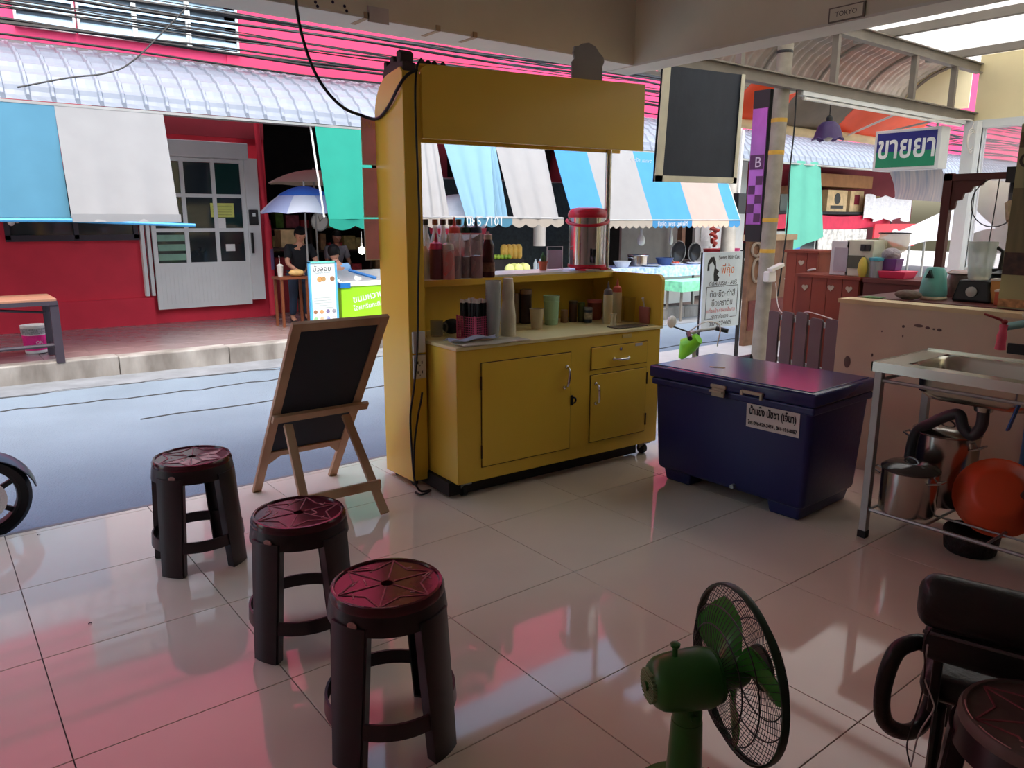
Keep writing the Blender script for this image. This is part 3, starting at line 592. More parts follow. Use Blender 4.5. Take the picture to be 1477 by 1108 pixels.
for (px, cp, nm) in ((876,P_('grey_cap',110,104,104),'grey'),(889,P_('coral_cap',222,104,80),'coral')):
    squeeze(px,467 if nm=='grey' else 465,ZC,0.028,0.175 if nm=='grey' else .185,cp,None,0,'cream squeeze bottle with a %s nozzle on the kiosk counter' % nm,'cream squeeze bottles',P_('cream_bottle',206,186,140))
x, y, z = at(884.5,470,ZC); one('jigger', 'small waisted cream measuring cup on the kiosk counter', 'jigger', MB().lathe([(0.019,0),(0.021,0.003),(0.013,0.036),(0.019,0.072),(0.017,0.072),(0.010,0.038),(1e-5,0.038)], (x,y,z), 16), P_('jigger_plastic',220,206,166), smooth=True)
x, y, z = at(906,463,ZC); one('acrylic_bin', 'square clear tall canister in the kiosk corner', 'canister', MB().frus(x-.05,y-.05,z,x+.05,y+.05,z+.15,.006), mat('smoke_clear', srgb(214,176,90), .15, alpha=.35), bevel=.004)
x, y, z = at(934,466,ZC); t = thing('utensil_cup', 'pink ridged plastic cup holding spoons in the kiosk corner', 'cup', (x,y,z))
ob('cup_body', MB().frus(x-.042,y-.042,z,x+.042,y+.042,z+.10,.006), P_('rose_plastic',206,122,112,alpha=.85), t, bevel=.006)
for dx, dy, c_ in ((-.03,.0,M_tip),(.03,.01,M_pk)):
    tag(ob('spoon', MB().tube([(x+dx*.5,y+dy,z+.02),(x+dx*1.4,y+dy,z+.13),(x+dx*1.7,y+dy,z+.155)], [.004,.004,.008], 8), c_, None, smooth=True), 'pale spoon standing in the pink cup' if dx<0 else 'pink spoon standing in the pink cup', 'spoon')
x, y, z = at(908,471,ZC); one('drain_mat', 'dark mesh mat under the pink cup on the counter', 'mat', MB().box(-.13,-.05,0,.10,.05,.005).xf(Matrix.Translation((x,y,z)) @ Matrix.Rotation(KA,4,'Z')), P_('dark_mesh',96,84,70,var=.5,scale=120))
# lower counter end: glass mug, black kettle shape, folded bags, papers
x, y, z = at(630,485,ZC); t = thing('glass_mug', 'clear glass mug with handle at the end of the kiosk counter', 'mug', (x,y,z))
ob('mug_body', MB().lathe([(0.032,0),(0.035,0.003),(0.036,0.085),(0.033,0.085),(0.031,0.008),(1e-5,0.008)], (x,y,z), 20), mat('mug_glass', srgb(150,146,136), .08, alpha=.4), t, smooth=True)
ob('handle', MB().tube([(x+.036+.024*sin(g),y-.012,z+.045+.026*cos(g)) for g in [pi*i/10 for i in range(11)]], .005, 8), mat('mug_glass', srgb(150,146,136), .08, alpha=.4), t, smooth=True)
x, y, z = at(652,481,ZC); one('black_bag', 'crumpled black cloth bag behind the glass mug', 'bag', MB().sph((x,y,z+.04),.055,16,10,sx=1.1,sy=.8,sz=.75), P_('bag_black',26,25,26,rough=.7,bump=.8,bscale=25), smooth=True)
p = KI @ Vector(at(690,492,ZC))
def crumple(u0,u1,v0,v1,z,am,seed): 
    r = random.Random(seed); return MB().grid(lambda a,b: (u0+(u1-u0)*a+am*.4*sin(9*b+seed), v0+(v1-v0)*b+am*.4*sin(7*a+seed), z+am*abs(sin(5*a+seed)*cos(4*b+seed*2))), 14, 8, .0015)
one('plastic_bag', 'thin translucent plastic bag hanging over the counter edge', 'bag', crumple(.03,.44,-.018,.10,ZC+.003,.008,1), mat('thin_plastic', srgb(220,212,190), .3, alpha=.75), M=KM, smooth=True)
one('folded_cloth', 'folded pale blue cloth lying on the plastic bag', 'cloth', crumple(.02,.30,.07,.14,ZC+.014,.022,2), P_('blue_cloth',176,180,206,rough=.8), M=KM, smooth=True)
one('pink_packet', 'flat pink packet lying in front of the straw basket', 'packet', MB().box(.08,.15,ZC+.001,.25,.19,ZC+.012), P_('pink_packet',214,140,146), M=KM, bevel=.003)
# ================================================================== CHALKBOARD EASEL
M_pine = mat('pine', srgb(204,174,138), 0.6, var=0.16, scale=3, stretch=(1,1,0.15), col2=srgb(156,112,80))
M_chalk = mat('chalkboard', srgb(34,40,50), 0.75, var=0.12, scale=5)
BL, BR = Vector((1.249,3.818,0)), Vector((1.722,3.818,0))
TL, TR = PX(421,467,1.262), PX(561,454,1.735); TL.z = TR.z = (TL.z+TR.z)/2; TL.y = TR.y = (TL.y+TR.y)/2
E_ = thing('chalkboard_easel', 'pine framed blackboard easel with rear prop legs by the shop front', 'easel', (1.49,3.5,0))
ru = (TL-BL).normalized(); rx = Vector((1,0,0)); rn = rx.cross(ru).normalized(); W_, L_ = (BR-BL).length, (TL-BL).length
def eb(name, s0, t0, s1, t1, d0, d1, m, par=None, **k):     # board axes: s across, t up the slope, d along its normal
    mb = MB().box(s0, t0, d0, s1, t1, d1); mb.v = [BL+rx*p.x+ru*p.y+rn*p.z for p in mb.v]; return ob(name, mb, m, par or E_, **k)
ss = -1 if rn.y > 0 else 1                        # normal towards the shop
eb('side_rail', 0, 0.0, 0.045, L_, -0.01, 0.012, M_pine, bevel=0.002)
eb('side_rail', W_-0.045, 0.0, W_, L_, -0.01, 0.012, M_pine, bevel=0.002)
eb('top_rail', 0.045, L_-0.045, W_-0.045, L_, -0.01, 0.012, M_pine, bevel=0.002)
lo = L_*0.27
eb('bottom_rail', 0.045, lo-0.04, W_-0.045, lo, -0.01, 0.012, M_pine, bevel=0.002)
eb('blackboard', 0.04, lo-0.005, W_-0.04, L_-0.04, -0.004, 0.004, M_chalk)
for s, sg in ((0.045,1),(W_-0.045,-1)):
    mb = MB().prism([(s,lo-0.04),(s+sg*0.06,lo-0.04),(s,lo-0.10)], lambda p, q, t: BL+rx*p+ru*q+rn*t, -0.008, 0.008); ob('corner_block', mb, M_pine, E_)
cz = L_*0.50; dn = 0.03*(1 if rn.y < 0 else -1)
cb = [BL+rx*0.0+ru*cz+rn*dn, BL+rx*(W_+0.03)+ru*cz+rn*dn]
ob('cross_bar', MB().bar(cb[0], cb[1], 0.02, 0.045, up=ru), M_pine, E_, bevel=0.002)
f1, f2 = Vector((1.645,3.105,0.0)), Vector((1.27,3.115,0.0))
for ft, sx in ((f1, W_-0.10),(f2, 0.07)):
    tp_ = BL+rx*sx+ru*(cz-0.02)+rn*(dn*1.9); ob('prop_leg', MB().bar(ft+Vector((0,0,0.012)), tp_, 0.042, 0.02, up=(0,1,0)), M_pine, E_, bevel=0.002)
def lerp(a, b, t): return a+(b-a)*t
tp1, tp2 = BL+rx*(W_-0.10)+ru*cz+rn*dn*1.9, BL+rx*0.07+ru*cz+rn*dn*1.9
ob('prop_brace', MB().bar(lerp(f2,tp2,.30)+Vector((-.03,-.02,0)), lerp(f1,tp1,.30)+Vector((.03,-.02,0)), 0.018, 0.045), M_pine, E_, bevel=0.002)

# ================================================================== PLASTIC STOOLS
M_stool = mat('stool_plastic', srgb(40,27,30), 0.32, var=0.1, scale=8)
M_seat = mat('stool_seat', srgb(84,30,40), 0.16, var=0.25, scale=9, col2=srgb(58,22,28))
M_worn = mat('worn_line', srgb(196,150,148), 0.5, var=0.3, scale=30)
HS, RT, RB = 0.452, 0.150, 0.188
def rr(z): return RT+0.006+(RB-RT-0.006)*(1-z/HS)
def make_stool(label, group=None):
    t = thing('plastic_stool', label, 'stool', (0,0,0), group=group)
    seat = ob('seat', MB().lathe([(0.017,HS-0.014),(0.017,HS-0.002),(RT-0.012,HS-0.002),(RT-0.010,HS+0.003),(RT-0.002,HS+0.002),(RT+0.004,HS-0.010),(RT+0.004,HS-0.02),(0.017,HS-0.02)], (0,0,0), 40), M_seat, t, smooth=True)
    ln = MB()
    for k in range(6):
        a = pi*k/3+0.3; a2 = a+pi/6; P, Q = (0.022*cos(a),0.022*sin(a)), ((RT-0.016)*cos(a),(RT-0.016)*sin(a)); mid = (0.09*cos(a2),0.09*sin(a2))
        for (u, v) in ((P,Q),((0.135*cos(a),0.135*sin(a)),mid),(mid,(0.135*cos(a+pi/3),0.135*sin(a+pi/3)))):
            ln.bar((u[0],u[1],HS-0.001),(v[0],v[1],HS-0.001),0.0035,0.0022)
    ob('seat_pattern', ln, mat('seat_line', srgb(150,84,90), .4, var=.3, scale=25), seat)
    wl = MB(); rg = random.Random(len(label))
    for k in range(9):
        a = rg.uniform(0,6.28); r0 = rg.uniform(0.05,0.12); l = rg.uniform(0.01,0.035); b = a+rg.uniform(-1,1)+1.5
        wl.bar((r0*cos(a),r0*sin(a),HS-0.0012),(r0*cos(a)+l*cos(b),r0*sin(a)+l*sin(b),HS-0.0012),0.003,0.0012)
    for k in range(5):
        a = rg.uniform(0,6.28); n_ = 6; wl.tube([((RT-0.008)*cos(a+i*.09),(RT-0.008)*sin(a+i*.09),HS+0.0022) for i in range(n_)], 0.0016, 5)
    ob('wear_mark', wl, M_worn, seat)['kind'] = 'stuff'
    ob('skirt', MB().lathe([(RT+0.001,HS-0.012),(RT+0.004,HS-0.02),(rr(HS-0.072),HS-0.072),(rr(HS-0.072)-0.005,HS-0.072),(RT-0.004,HS-0.02),(RT+0.001,HS-0.012)], (0,0,0), 40), M_stool, t, smooth=True)
    for k in range(4):
        a0 = radians(45+90*k); h0 = radians(21)
        m_ = MB()
        def leg(u, v):
            z = (HS-0.05)*(1-v); a = a0+(u-0.5)*2*h0*(0.95-0.28*v); r = rr(z); return (r*cos(a), r*sin(a), z)
        m_.grid(leg, 8, 8, 0.006)
        for sg in (0, 1):                          # inward flanges
            def fl_(u, v):
                x, y, z = leg(sg, v); r = sqrt(x*x+y*y); q = r-0.03*u; return (x*q/r, y*q/r, z)
            m_.grid(fl_, 2, 8, 0.005)
        ob('leg', m_, M_stool, t, smooth=True, angle=60)
        fo = MB().grid(lambda u, v: tuple(Vector(leg(u, 1))*(1+0.0-0.16*v)+Vector((0,0,0.002))), 8, 1, -0.006); ob('foot', fo, M_stool, t)
    ob('brace', MB().lathe([(rr(.10)+.001,.10),(rr(.145)+.001,.145),(rr(.145)-.006,.145),(rr(.10)-.006,.10),(rr(.10)+.001,.10)], (0,0,0), 48), M_stool, t, smooth=True, angle=50)
    a = radians(-128); z = HS-0.045; r = rr(z)+0.002
    bd = MB().lathe([(0.0001,0),(0.012,0.0),(0.012,0.002),(0.010,0.003),(0.0001,0.003)],(0,0,0),18,1.25,0.8); bd.xf(Matrix.Translation((r*cos(a),r*sin(a),z)) @ Matrix.Rotation(a,4,'Z') @ Matrix.Rotation(radians(84),4,'Y') @ Matrix.Rotation(pi/2,4,'Z'))
    ob('badge', bd, mat('badge', srgb(176,130,120), .4, var=.3, scale=80), t)
    return t
st = make_stool('dark maroon plastic stool with pale worn seat standing beside the easel leg')
sp = [(0.800,3.165,-0.10),(0.905,2.315,-0.37),(0.893,1.688,-0.42)]
st.location = (*sp[0][:2],0); st.rotation_euler = (0,0,sp[0][2])
st_seat = [c for c in st.children if c.name.startswith('seat')][0]
for k in (3, 4, 5):
    for (r1, a1, r2, a2, r3, a3) in ((.03,.10,.128,.06,.088,.46),(.03,.95,.088,.58,.128,1.0)):
        o_ = pi*k/3+0.3; tri = [(r*cos(o_+a), r*sin(o_+a)) for r, a in ((r1,a1),(r2,a2),(r3,a3))]
        M0 = wm(st); ob('worn_patch', MB().prism(tri, lambda p, q, t_: M0 @ Vector((p, q, t_)), HS-0.003, HS-0.0014), mat('worn_pale', srgb(196,166,152), .45, var=.2, scale=20), st_seat)
s2 = make_stool('maroon plastic stool standing between the two others in the row'); s2.location = (*sp[1][:2],0); s2.rotation_euler = (0,0,sp[1][2])
s3 = make_stool('maroon plastic stool with cracked scratched seat at the fan end of the row'); s3.location = (*sp[2][:2],0); s3.rotation_euler = (0,0,sp[2][2])
for s_ in (st, s2, s3): s_['group'] = 'row of three maroon stools'
s4 = make_stool('scuffed dark brown plastic stool standing in front of the black chair'); q4 = PZ(1514,1045,HS); s4.location = (q4.x,q4.y,0); s4.rotation_euler = (0,0,1.0)
for c in s4.children:
    if c.name.startswith('seat'): c.material_slots[0].link = 'OBJECT'; c.material_slots[0].material = mat('grey_worn_seat', srgb(96,84,76), .45, var=.4, scale=12)

# ================================================================== GREEN DESK FAN
M_gr = mat('fan_green', srgb(44,106,38), 0.33, var=0.06)
M_grd = mat('fan_blade', srgb(62,150,56), 0.25, var=0.05, alpha=0.9)
M_wire = mat('guard_wire', srgb(26,34,28), 0.35)
FC = Vector((1.435,0.955,0.345)); ax = Vector((0.904,-0.428,0.02)).normalized()
FM = Matrix.Translation(FC) @ ax.to_track_quat('Z', 'Y').to_matrix().to_4x4()     # local z = blowing direction, local y ~ up
FB = FC-ax*0.135
F_ = thing('desk_fan', 'green plastic desk fan with black wire guard, turned towards the ice chest', 'fan', (FB.x,FB.y,0), atan2(ax.y,ax.x))
RG = 0.205
def guard(side):
    d = 0.062; m_ = MB()
    for k in range(72):
        a = 2*pi*k/72
        pts = [(0.05+ (RG-0.05)*t, side*d*(1-t**2.6)) for t in (0,.2,.4,.6,.75,.88,.96,1)]
        m_.tube([(r*cos(a),r*sin(a),z) for r, z in pts], 0.0008, 4, cap=False)
    return m_
def ring(r, z, w): return MB().tube([(r*cos(2*pi*i/48),r*sin(2*pi*i/48),z) for i in range(48)], w, 6, closed=True)
g1 = ob('rear_guard', guard(-1), M_wire, F_, M=FM); g1['kind'] = 'stuff'
g2 = ob('front_guard', guard(1), M_wire, F_, M=FM); g2['kind'] = 'stuff'
for sd_, g in ((-1,g1),(1,g2)):
    for tt in (0.45,0.72): ob('guard_ring', ring(0.05+(RG-0.05)*tt, sd_*0.062*(1-tt**2.6), 0.0018), M_wire, g, M=FM)
ob('rim_band', MB().lathe([(RG-0.001,-0.009),(RG+0.004,-0.009),(RG+0.006,0),(RG+0.004,0.009),(RG-0.001,0.009),(RG-0.001,-0.009)],(0,0,0),60), mat('fan_band', srgb(24,52,34), .35), F_, M=FM, smooth=True)
ob('front_badge', MB().lathe([(0.055,0.058),(0.056,0.066),(0.05,0.07),(1e-5,0.072)],(0,0,0),28), mat('fan_band', srgb(24,52,34), .35), F_, M=FM, smooth=True)
ob('guard_plate', MB().lathe([(0.064,-0.068),(0.064,-0.058),(1e-5,-0.058)],(0,0,0),28), M_gr, F_, M=FM, smooth=True)
hub = ob('hub', MB().lathe([(0.036,-0.045),(0.038,0.0),(0.03,0.02),(1e-5,0.026)],(0,0,0),24), M_gr, F_, M=FM, smooth=True)
for k in range(3):
    a0 = 2*pi*k/3+0.5
    def bl(u, v):
        r = 0.034+0.145*v; sp_ = 0.30+0.62*sin(pi*(0.15+0.75*v)); a = a0+(u-0.42)*sp_*1.25; return (r*cos(a), r*sin(a), -0.028+0.05*u+0.006*sin(pi*v))
    ob('blade', MB().grid(bl, 10, 10, 0.002), M_grd, F_, M=FM, smooth=True)
# motor housing: rounded box lathe about the axis, rear vented cap
ob('motor_housing', MB().lathe([(1e-5,-0.228),(0.034,-0.226),(0.052,-0.215),(0.062,-0.20),(0.068,-0.17),(0.072,-0.09),(0.066,-0.070),(1e-5,-0.068)],(0,0,0),32,1.0,1.0), M_gr, F_, M=FM, smooth=True)
vt = MB()
for i in range(-5, 6): w_ = sqrt(max(0,0.04**2-(i*.007)**2)); vt.box(-w_, i*.007-.0018, -0.232, w_, i*.007+.0018, -0.222)
ob('rear_vent', vt, mat('vent_green', srgb(120,150,100), .5), F_, M=FM); ob('rear_boss', MB().cyl((0,0,-0.238),(0,0,-0.222),.011,n=14), M_gr, F_, M=FM)
up_ = Vector((0,0,1)); pk = FC-ax*0.165
ob('swing_knob', MB().lathe([(0.007,0),(0.006,0.022),(0.011,0.026),(0.012,0.033),(0.008,0.036),(1e-5,0.036)], pk+up_*0.066, 14), M_gr, F_, smooth=True)
nb = FC-ax*0.125
ob('neck', MB().tube([(nb.x,nb.y,0.20),(nb.x,nb.y,0.255),(nb.x,nb.y,0.285)],[0.033,0.036,0.03],16), M_gr, F_, smooth=True)
ob('pivot_bolt', MB().cyl((nb.x,nb.y,0.262)-ax.cross(up_)*-0.04 if False else Vector((nb.x,nb.y,0.262))+ax.cross(up_)*0.042, Vector((nb.x,nb.y,0.262))-ax.cross(up_)*0.042, 0.009, n=12), M_gr, F_)
ob('column', MB().tube([(nb.x,nb.y,0.035),(nb.x,nb.y,0.12),(nb.x,nb.y,0.235)],[0.048,0.042,0.037],18), M_gr, F_, smooth=True)
ob('base', MB().lathe([(0.125,0),(0.13,0.01),(0.12,0.025),(0.07,0.04),(0.052,0.055)], (nb.x,nb.y,0), 32), M_gr, F_, smooth=True)
for k in range(4): ob('speed_button', MB().box(-0.011,-0.008,0,0.011,0.008,0.008).xf(Matrix.Translation((nb.x-ax.x*0.0+ax.x*0.09,nb.y+ax.y*0.09,0.032)) @ Matrix.Translation(ax.cross(up_)*(-0.045+0.03*k))), M_white if k else M_red, F_)

# ================================================================== BLACK LOW ARMCHAIR
M_vin = mat('black_vinyl', srgb(24,22,23), 0.38, var=0.15, scale=10, bump=0.15, bscale=40)
A = PZ(1338,868,0.57); A.z = 0; B = A+Vector((0.30,-0.954,0)).normalized()*0.46       # backrest ends
cd = (B-A).normalized(); cf = Vector((-cd.y,cd.x,0)); cf = cf if cf.x > 0 else -cf       # chair faces away
CH = thing('arm_chair', 'black vinyl armchair with looped arm frame, back turned to the fan', 'chair', ((A.x+B.x)/2,(A.y+B.y)/2,0))
ca = atan2(cd.y, cd.x)
def cpad(name, z0, z1, th, off, l, bv):
    m_ = A.lerp(B, .5)+cf*off; return ob(name, MB().box(-l/2,-th/2,z0,l/2,th/2,z1).xf(Matrix.Translation((m_.x,m_.y,0)) @ Matrix.Rotation(ca,4,'Z')), M_vin, CH, bevel=bv, seg=4, smooth=True, angle=60)
cpad('backrest', 0.515, 0.640, 0.085, 0.0, .50, .04); cpad('lower_back', 0.43, 0.515, 0.05, 0.015, .46, .022)
ob('back_piping', MB().tube([A.lerp(B, i/12)+cf*(-0.03)+Vector((0,0,0.512)) for i in range(13)], 0.004, 6), mat('grey_piping', srgb(92,86,88), .5), CH)
sc_ = A.lerp(B,.5)+cf*0.26
ob('seat', MB().box(-.23,-.22,.30,.23,.22,.37).xf(Matrix.Translation((sc_.x,sc_.y,0)) @ Matrix.Rotation(atan2(cd.y,cd.x),4,'Z')), M_vin, CH, bevel=0.03, seg=3, smooth=True)
for (e, sg) in ((A,1),(B,-1)):
    p0 = e+cd*0.035*sg+cf*0.02
    ob('back_bar', MB().bar(p0+Vector((0,0,.30)), p0+Vector((0,0,.56)), .035, .02, up=cd), M_vin, CH, bevel=.004)
    lp = [p0+cf*0.03-cd*.03*sg+Vector((0,0,.44)), p0-cd*.05*sg+Vector((0,0,.455)), p0-cf*.03-cd*.085*sg+Vector((0,0,.43)), p0-cf*.05-cd*.10*sg+Vector((0,0,.34)), p0-cf*.03-cd*.09*sg+Vector((0,0,.25)), p0+cf*.03-cd*.05*sg+Vector((0,0,.20)), p0+cf*.10-cd*.02*sg+Vector((0,0,.20)), p0+cf*.14+Vector((0,0,.305))]
    ob('arm_loop', MB().tube(smoothpath(lp,6), .019, 10), M_vin, CH, smooth=True)
    for s_ in (.03,.46): q_ = e+cd*.05*sg+cf*s_; ob('leg', MB().tube([(q_.x,q_.y,0.0),(q_.x,q_.y,.31)],.014,10), M_vin, CH)
P = [PZ(x,y,z) for x,y,z in [(1345,905,.57),(1333,925,.55),(1334,960,.5),(1330,1000,.42),(1318,1040,.34),(1308,1075,.26),(1313,1105,.18)]]
one('earphone_cord', 'thin dark cord hanging from the black chair back', 'cord', MB().tube(smoothpath(P,5),.0018,6), mat('dark_cord', srgb(46,36,34), .6))
P = [PZ(x,y,z) for x,y,z in [(1338,930,.55),(1333,975,.47),(1345,1010,.42),(1346,1025,.40),(1325,1060,.33),(1314,1105,.22)]]
one('charger_cord', 'thin white cord hanging from the black chair back', 'cord', MB().tube(smoothpath(P,5),.0018,6), mat('pale_cord', srgb(196,186,180), .5))

# ================================================================== NAVY ICE CHEST
M_navy = mat('navy_plastic', srgb(36,38,92), 0.32, var=0.08, scale=4, bump=0.06, bscale=50)
IM = Matrix.Translation((3.10,1.765,0)) @ Matrix.Rotation(radians(2.2),4,'Z')
IC = thing('ice_chest', 'large navy blue plastic ice chest with white phone number sticker', 'ice chest', (3.4,2.23,0))
L, D = 0.955, 0.60                                # local x = depth, local y = length
ob('chest_body', MB().frus(0.025,0.02,0.06,D-0.02,L-0.02,0.565,0.022), M_navy, IC, M=IM, bevel=0.03, seg=3, smooth=True)
ob('rim', MB().box(0.014,0.01,0.535,D-0.01,L-0.01,0.572), M_navy, IC, M=IM, bevel=0.008)
lid = ob('lid', MB().box(0,0,0.575,D,L,0.640), mat('navy_lid', srgb(40,40,92), 0.16, var=0.06, scale=4), IC, M=IM, bevel=0.013, seg=3, smooth=True)
ob('lid_panel', MB().box(0.03,0.03,0.638,D-0.03,L-0.03,0.6435), mat('navy_lid', srgb(40,40,92), 0.16, var=0.06, scale=4), lid, M=IM, bevel=0.003)
for (y0,y1) in ((0.06,0.24),(L-0.26,L-0.08)): ob('skid', MB().frus(0.06,y0,0.0,D-0.06,y1,0.075,0.012), M_navy, IC, M=IM, bevel=0.012)
M_latch = mat('latch_beige', srgb(188,176,150), .5)
def iy(px, py): p = IM.inverted() @ PX(px, py, 3.1); return p
for (px0, px1, full) in ((1030,1051,1),(1073,1104,0)):
    a, b = iy(px0,555), iy(px1,558); lt = ob('latch', MB().box(-0.012,b.y,0.588,0.002,a.y,0.603), M_latch, IC, M=IM, bevel=.002)
    if full: ob('latch_tongue', MB().box(-0.016,b.y+.004,0.545,-0.002,a.y-.012,0.588).box(-0.03,b.y+.008,0.566,-.012,a.y-.004,0.577), M_latch, lt, M=IM, bevel=.002)
    else: ob('latch_tongue', MB().box(-0.016,b.y,0.570,-0.004,b.y+.012,0.600).box(-0.016,a.y-.012,0.578,-0.004,a.y,0.600), M_latch, lt, M=IM)
a, b = iy(1076,580), iy(1148,634); z1, z0 = iy(1076,580).z, iy(1075,615).z; zb1, zb0 = iy(1148,594).z, iy(1146,634).z
ys, ye = a.y, b.y; zt, zb = (z1+zb1)/2, (z0+zb0)/2
def fx(z): return 0.025+0.022*(0.565-z)/0.505-0.004
stk = ob('sticker', MB().add([(fx(zb),ys,zb),(fx(zb),ye,zb),(fx(zt),ye,zt),(fx(zt),ys,zt),(fx(zb)+.002,ys,zb),(fx(zb)+.002,ye,zb),(fx(zt)+.002,ye,zt),(fx(zt)+.002,ys,zt)],[(0,1,2,3),(7,6,5,4),(0,4,5,1),(1,5,6,2),(2,6,7,3),(3,7,4,0)]), mat('sticker_paper', srgb(222,216,206), .5, var=.03), IC, M=IM)
upv = IM.to_3x3() @ Vector((fx(zt)-fx(zb),0,zt-zb)).normalized(); rtv = IM.to_3x3() @ Vector((0,-1,0)); ww = ys-ye; hh = zt-zb
M_ink = mat('print_black', srgb(22,20,24), .6)
text('lettering', 'น้ำแข็ง นัชชา (เจ๊นา)', IM @ Vector((fx(zb+hh*.66)-.0005,(ys+ye)/2,zb+hh*.66)), rtv, upv, M_ink, stk, width=ww*.88, height=hh*.46, bold=.035)
text('lettering', 'โทร 096-829-2459 , 061-191-8887', IM @ Vector((fx(zb+hh*.2)-.0005,(ys+ye)/2,zb+hh*.2)), rtv, upv, M_ink, stk, width=ww*.93, height=hh*.2, bold=.03)
pz = iy(1053,717); ob('drain_plug', MB().cyl((0.02,pz.y,0.09),(0.045,pz.y,0.09),.011,n=12), M_galv, IC, M=IM)
p = IM @ Vector((.2,.66,.644)); one('paper_label', 'torn strip of masking tape on the ice chest lid', 'tape', MB().box(-.012,-.04,0,.012,.04,.001).xf(Matrix.Translation(p) @ Matrix.Rotation(.5,4,'Z')), mat('masking_tape', srgb(176,150,118), .7))

# ================================================================== LOW WALL, SINK AND WHAT IS UNDER IT
M_low = mat('low_wall_plaster', srgb(222,202,176), 0.75, var=0.07, scale=3)
lw = struct('wall_low', MB().box(4.15,0.2,0,4.27,2.268,0.945), M_low, 'low beige plastered wall behind the sink')
ob('wall_cap', MB().box(4.14,0.2,0.945,4.28,2.275,0.968), mat('cap_cream', srgb(226,206,160), .6), lw)
for (px, py, w_, h_) in [(1325,470,.05,.016),(1338,473,.025,.014),(1347,475,.014,.01),(1355,476,.025,.016),(1303,471,.016,.016),(1302,485,.008,.012),(1258,512,.012,.02),(1222,522,.04,.07),(1272,478,.008,.01)]:
    p = PX(px, py, 4.15); ob('chipped_paint', MB().sph((4.1495,p.y,p.z), .5, 9, 6, sx=.004, sy=w_, sz=h_), mat('chip', srgb(120,98,92), .8), lw)
SX0, SX1, SY1, SY0, SZ = 3.225, 3.735, 1.575, 0.50, 0.802
SK = thing('sink_stand', 'stainless steel sink on an open tubular stand against the low wall', 'sink', (3.48,1.04,0))
for x in (SX0+.016, SX1-.016):
    for y in (SY1-.016, SY0+.016):
        lg = ob('leg', MB().box(x-.016,y-.016,.03,x+.016,y+.016,SZ-.03), M_galv, SK, bevel=.002); ob('leg_foot', MB().box(x-.018,y-.018,0,x+.018,y+.018,.034), M_rub, lg)
M_sink = mat('sink_steel', srgb(206,202,188), .24, 1.0, var=.05, scale=6)
BY0, BY1, BX0, BX1 = 0.98, 1.47, SX0+.07, SX1-.06        # bowl opening
rim_ = MB().box(SX0-.01,SY1-(SY1-BY1),SZ-.004,SX1+.01,SY1+.01,SZ+.004).box(SX0-.01,SY0,SZ-.004,SX1+.01,BY0,SZ+.004).box(SX0-.01,BY0,SZ-.004,BX0,BY1,SZ+.004).box(BX1,BY0,SZ-.004,SX1+.01,BY1,SZ+.004)
ob('sink_top', rim_, M_sink, SK)
ob('sink_edge', MB().box(SX0-.012,SY0,SZ-.035,SX0-.006,SY1+.012,SZ+.006).box(SX0-.012,SY1+.006,SZ-.035,SX1+.012,SY1+.012,SZ+.006).box(SX1+.006,SY0,SZ-.035,SX1+.012,SY1+.012,SZ+.012), M_sink, SK)
def rrect(x0,x1,y0,y1,r,n=5):
    o = []
    for cx, cy, a in ((x1-r,y1-r,0),(x0+r,y1-r,90),(x0+r,y0+r,180),(x1-r,y0+r,270)): o += arc(cx,cy,r,a,a+90,n)
    return o
bm_ = MB(); rings = [(0,SZ+.003,.1),(.008,SZ-.01,.1),(.016,SZ-.11,.09),(.045,SZ-.14,.08),(.10,SZ-.15,.06)]; N_ = 24
for (i_, z, r) in rings: bm_.v += [Vector((x,y,z)) for x, y in rrect(BX0+i_,BX1-i_,BY0+i_,BY1-i_,r)]
for k in range(len(rings)-1):
    for j in range(N_): bm_.f.append((k*N_+j,k*N_+(j+1)%N_,(k+1)*N_+(j+1)%N_,(k+1)*N_+j))
bm_.f.append(tuple(4*N_+j for j in range(N_)))
ob('bowl', bm_, M_sink, SK, smooth=True)
for i in range(8): ob('drain_ridge', MB().box(SX0+.05+i*.055,SY0+.03,SZ+.004,SX0+.07+i*.055,BY0-.05,SZ+.008), M_sink, SK, bevel=.003)
for z in (SZ-.075,):
    ob('rail', MB().tube([(SX0+.016,SY1-.02,z),(SX0+.016,SY0+.02,z)],.008,8), M_galv, SK); ob('rail', MB().tube([(SX1-.016,SY1-.02,z),(SX1-.016,SY0+.02,z)],.008,8), M_galv, SK)
    ob('rail', MB().tube([(SX0+.016,SY1-.016,z),(SX1-.016,SY1-.016,z)],.008,8), M_galv, SK)
ZL = 0.135
for x in [SX0+.016,SX1-.016]: ob('shelf_bar', MB().tube([(x,SY1-.016,ZL),(x,SY0+.016,ZL)],.009,8), M_galv, SK)
for i in range(5): y = SY1-.03-i*.24; ob('shelf_bar', MB().tube([(SX0+.016,y,ZL),(SX1-.016,y,ZL)],.006,8), M_galv, SK)
ob('shelf_bar', MB().tube([(3.40,SY1-.016,ZL),(3.40,SY0+.016,ZL)],.005,8).tube([(3.56,SY1-.016,ZL),(3.56,SY0+.016,ZL)],.005,8), M_galv, SK)
dc = Vector(((BX0+BX1)/2,(BY0+BY1)/2,SZ-.15))
ob('drain_collar', MB().cyl(dc+Vector((0,0,-.035)),dc+Vector((0,0,.002)),.035,.045,n=18), M_sink, SK, smooth=True)
M_pvc = mat('grey_pvc', srgb(62,60,62), .45)
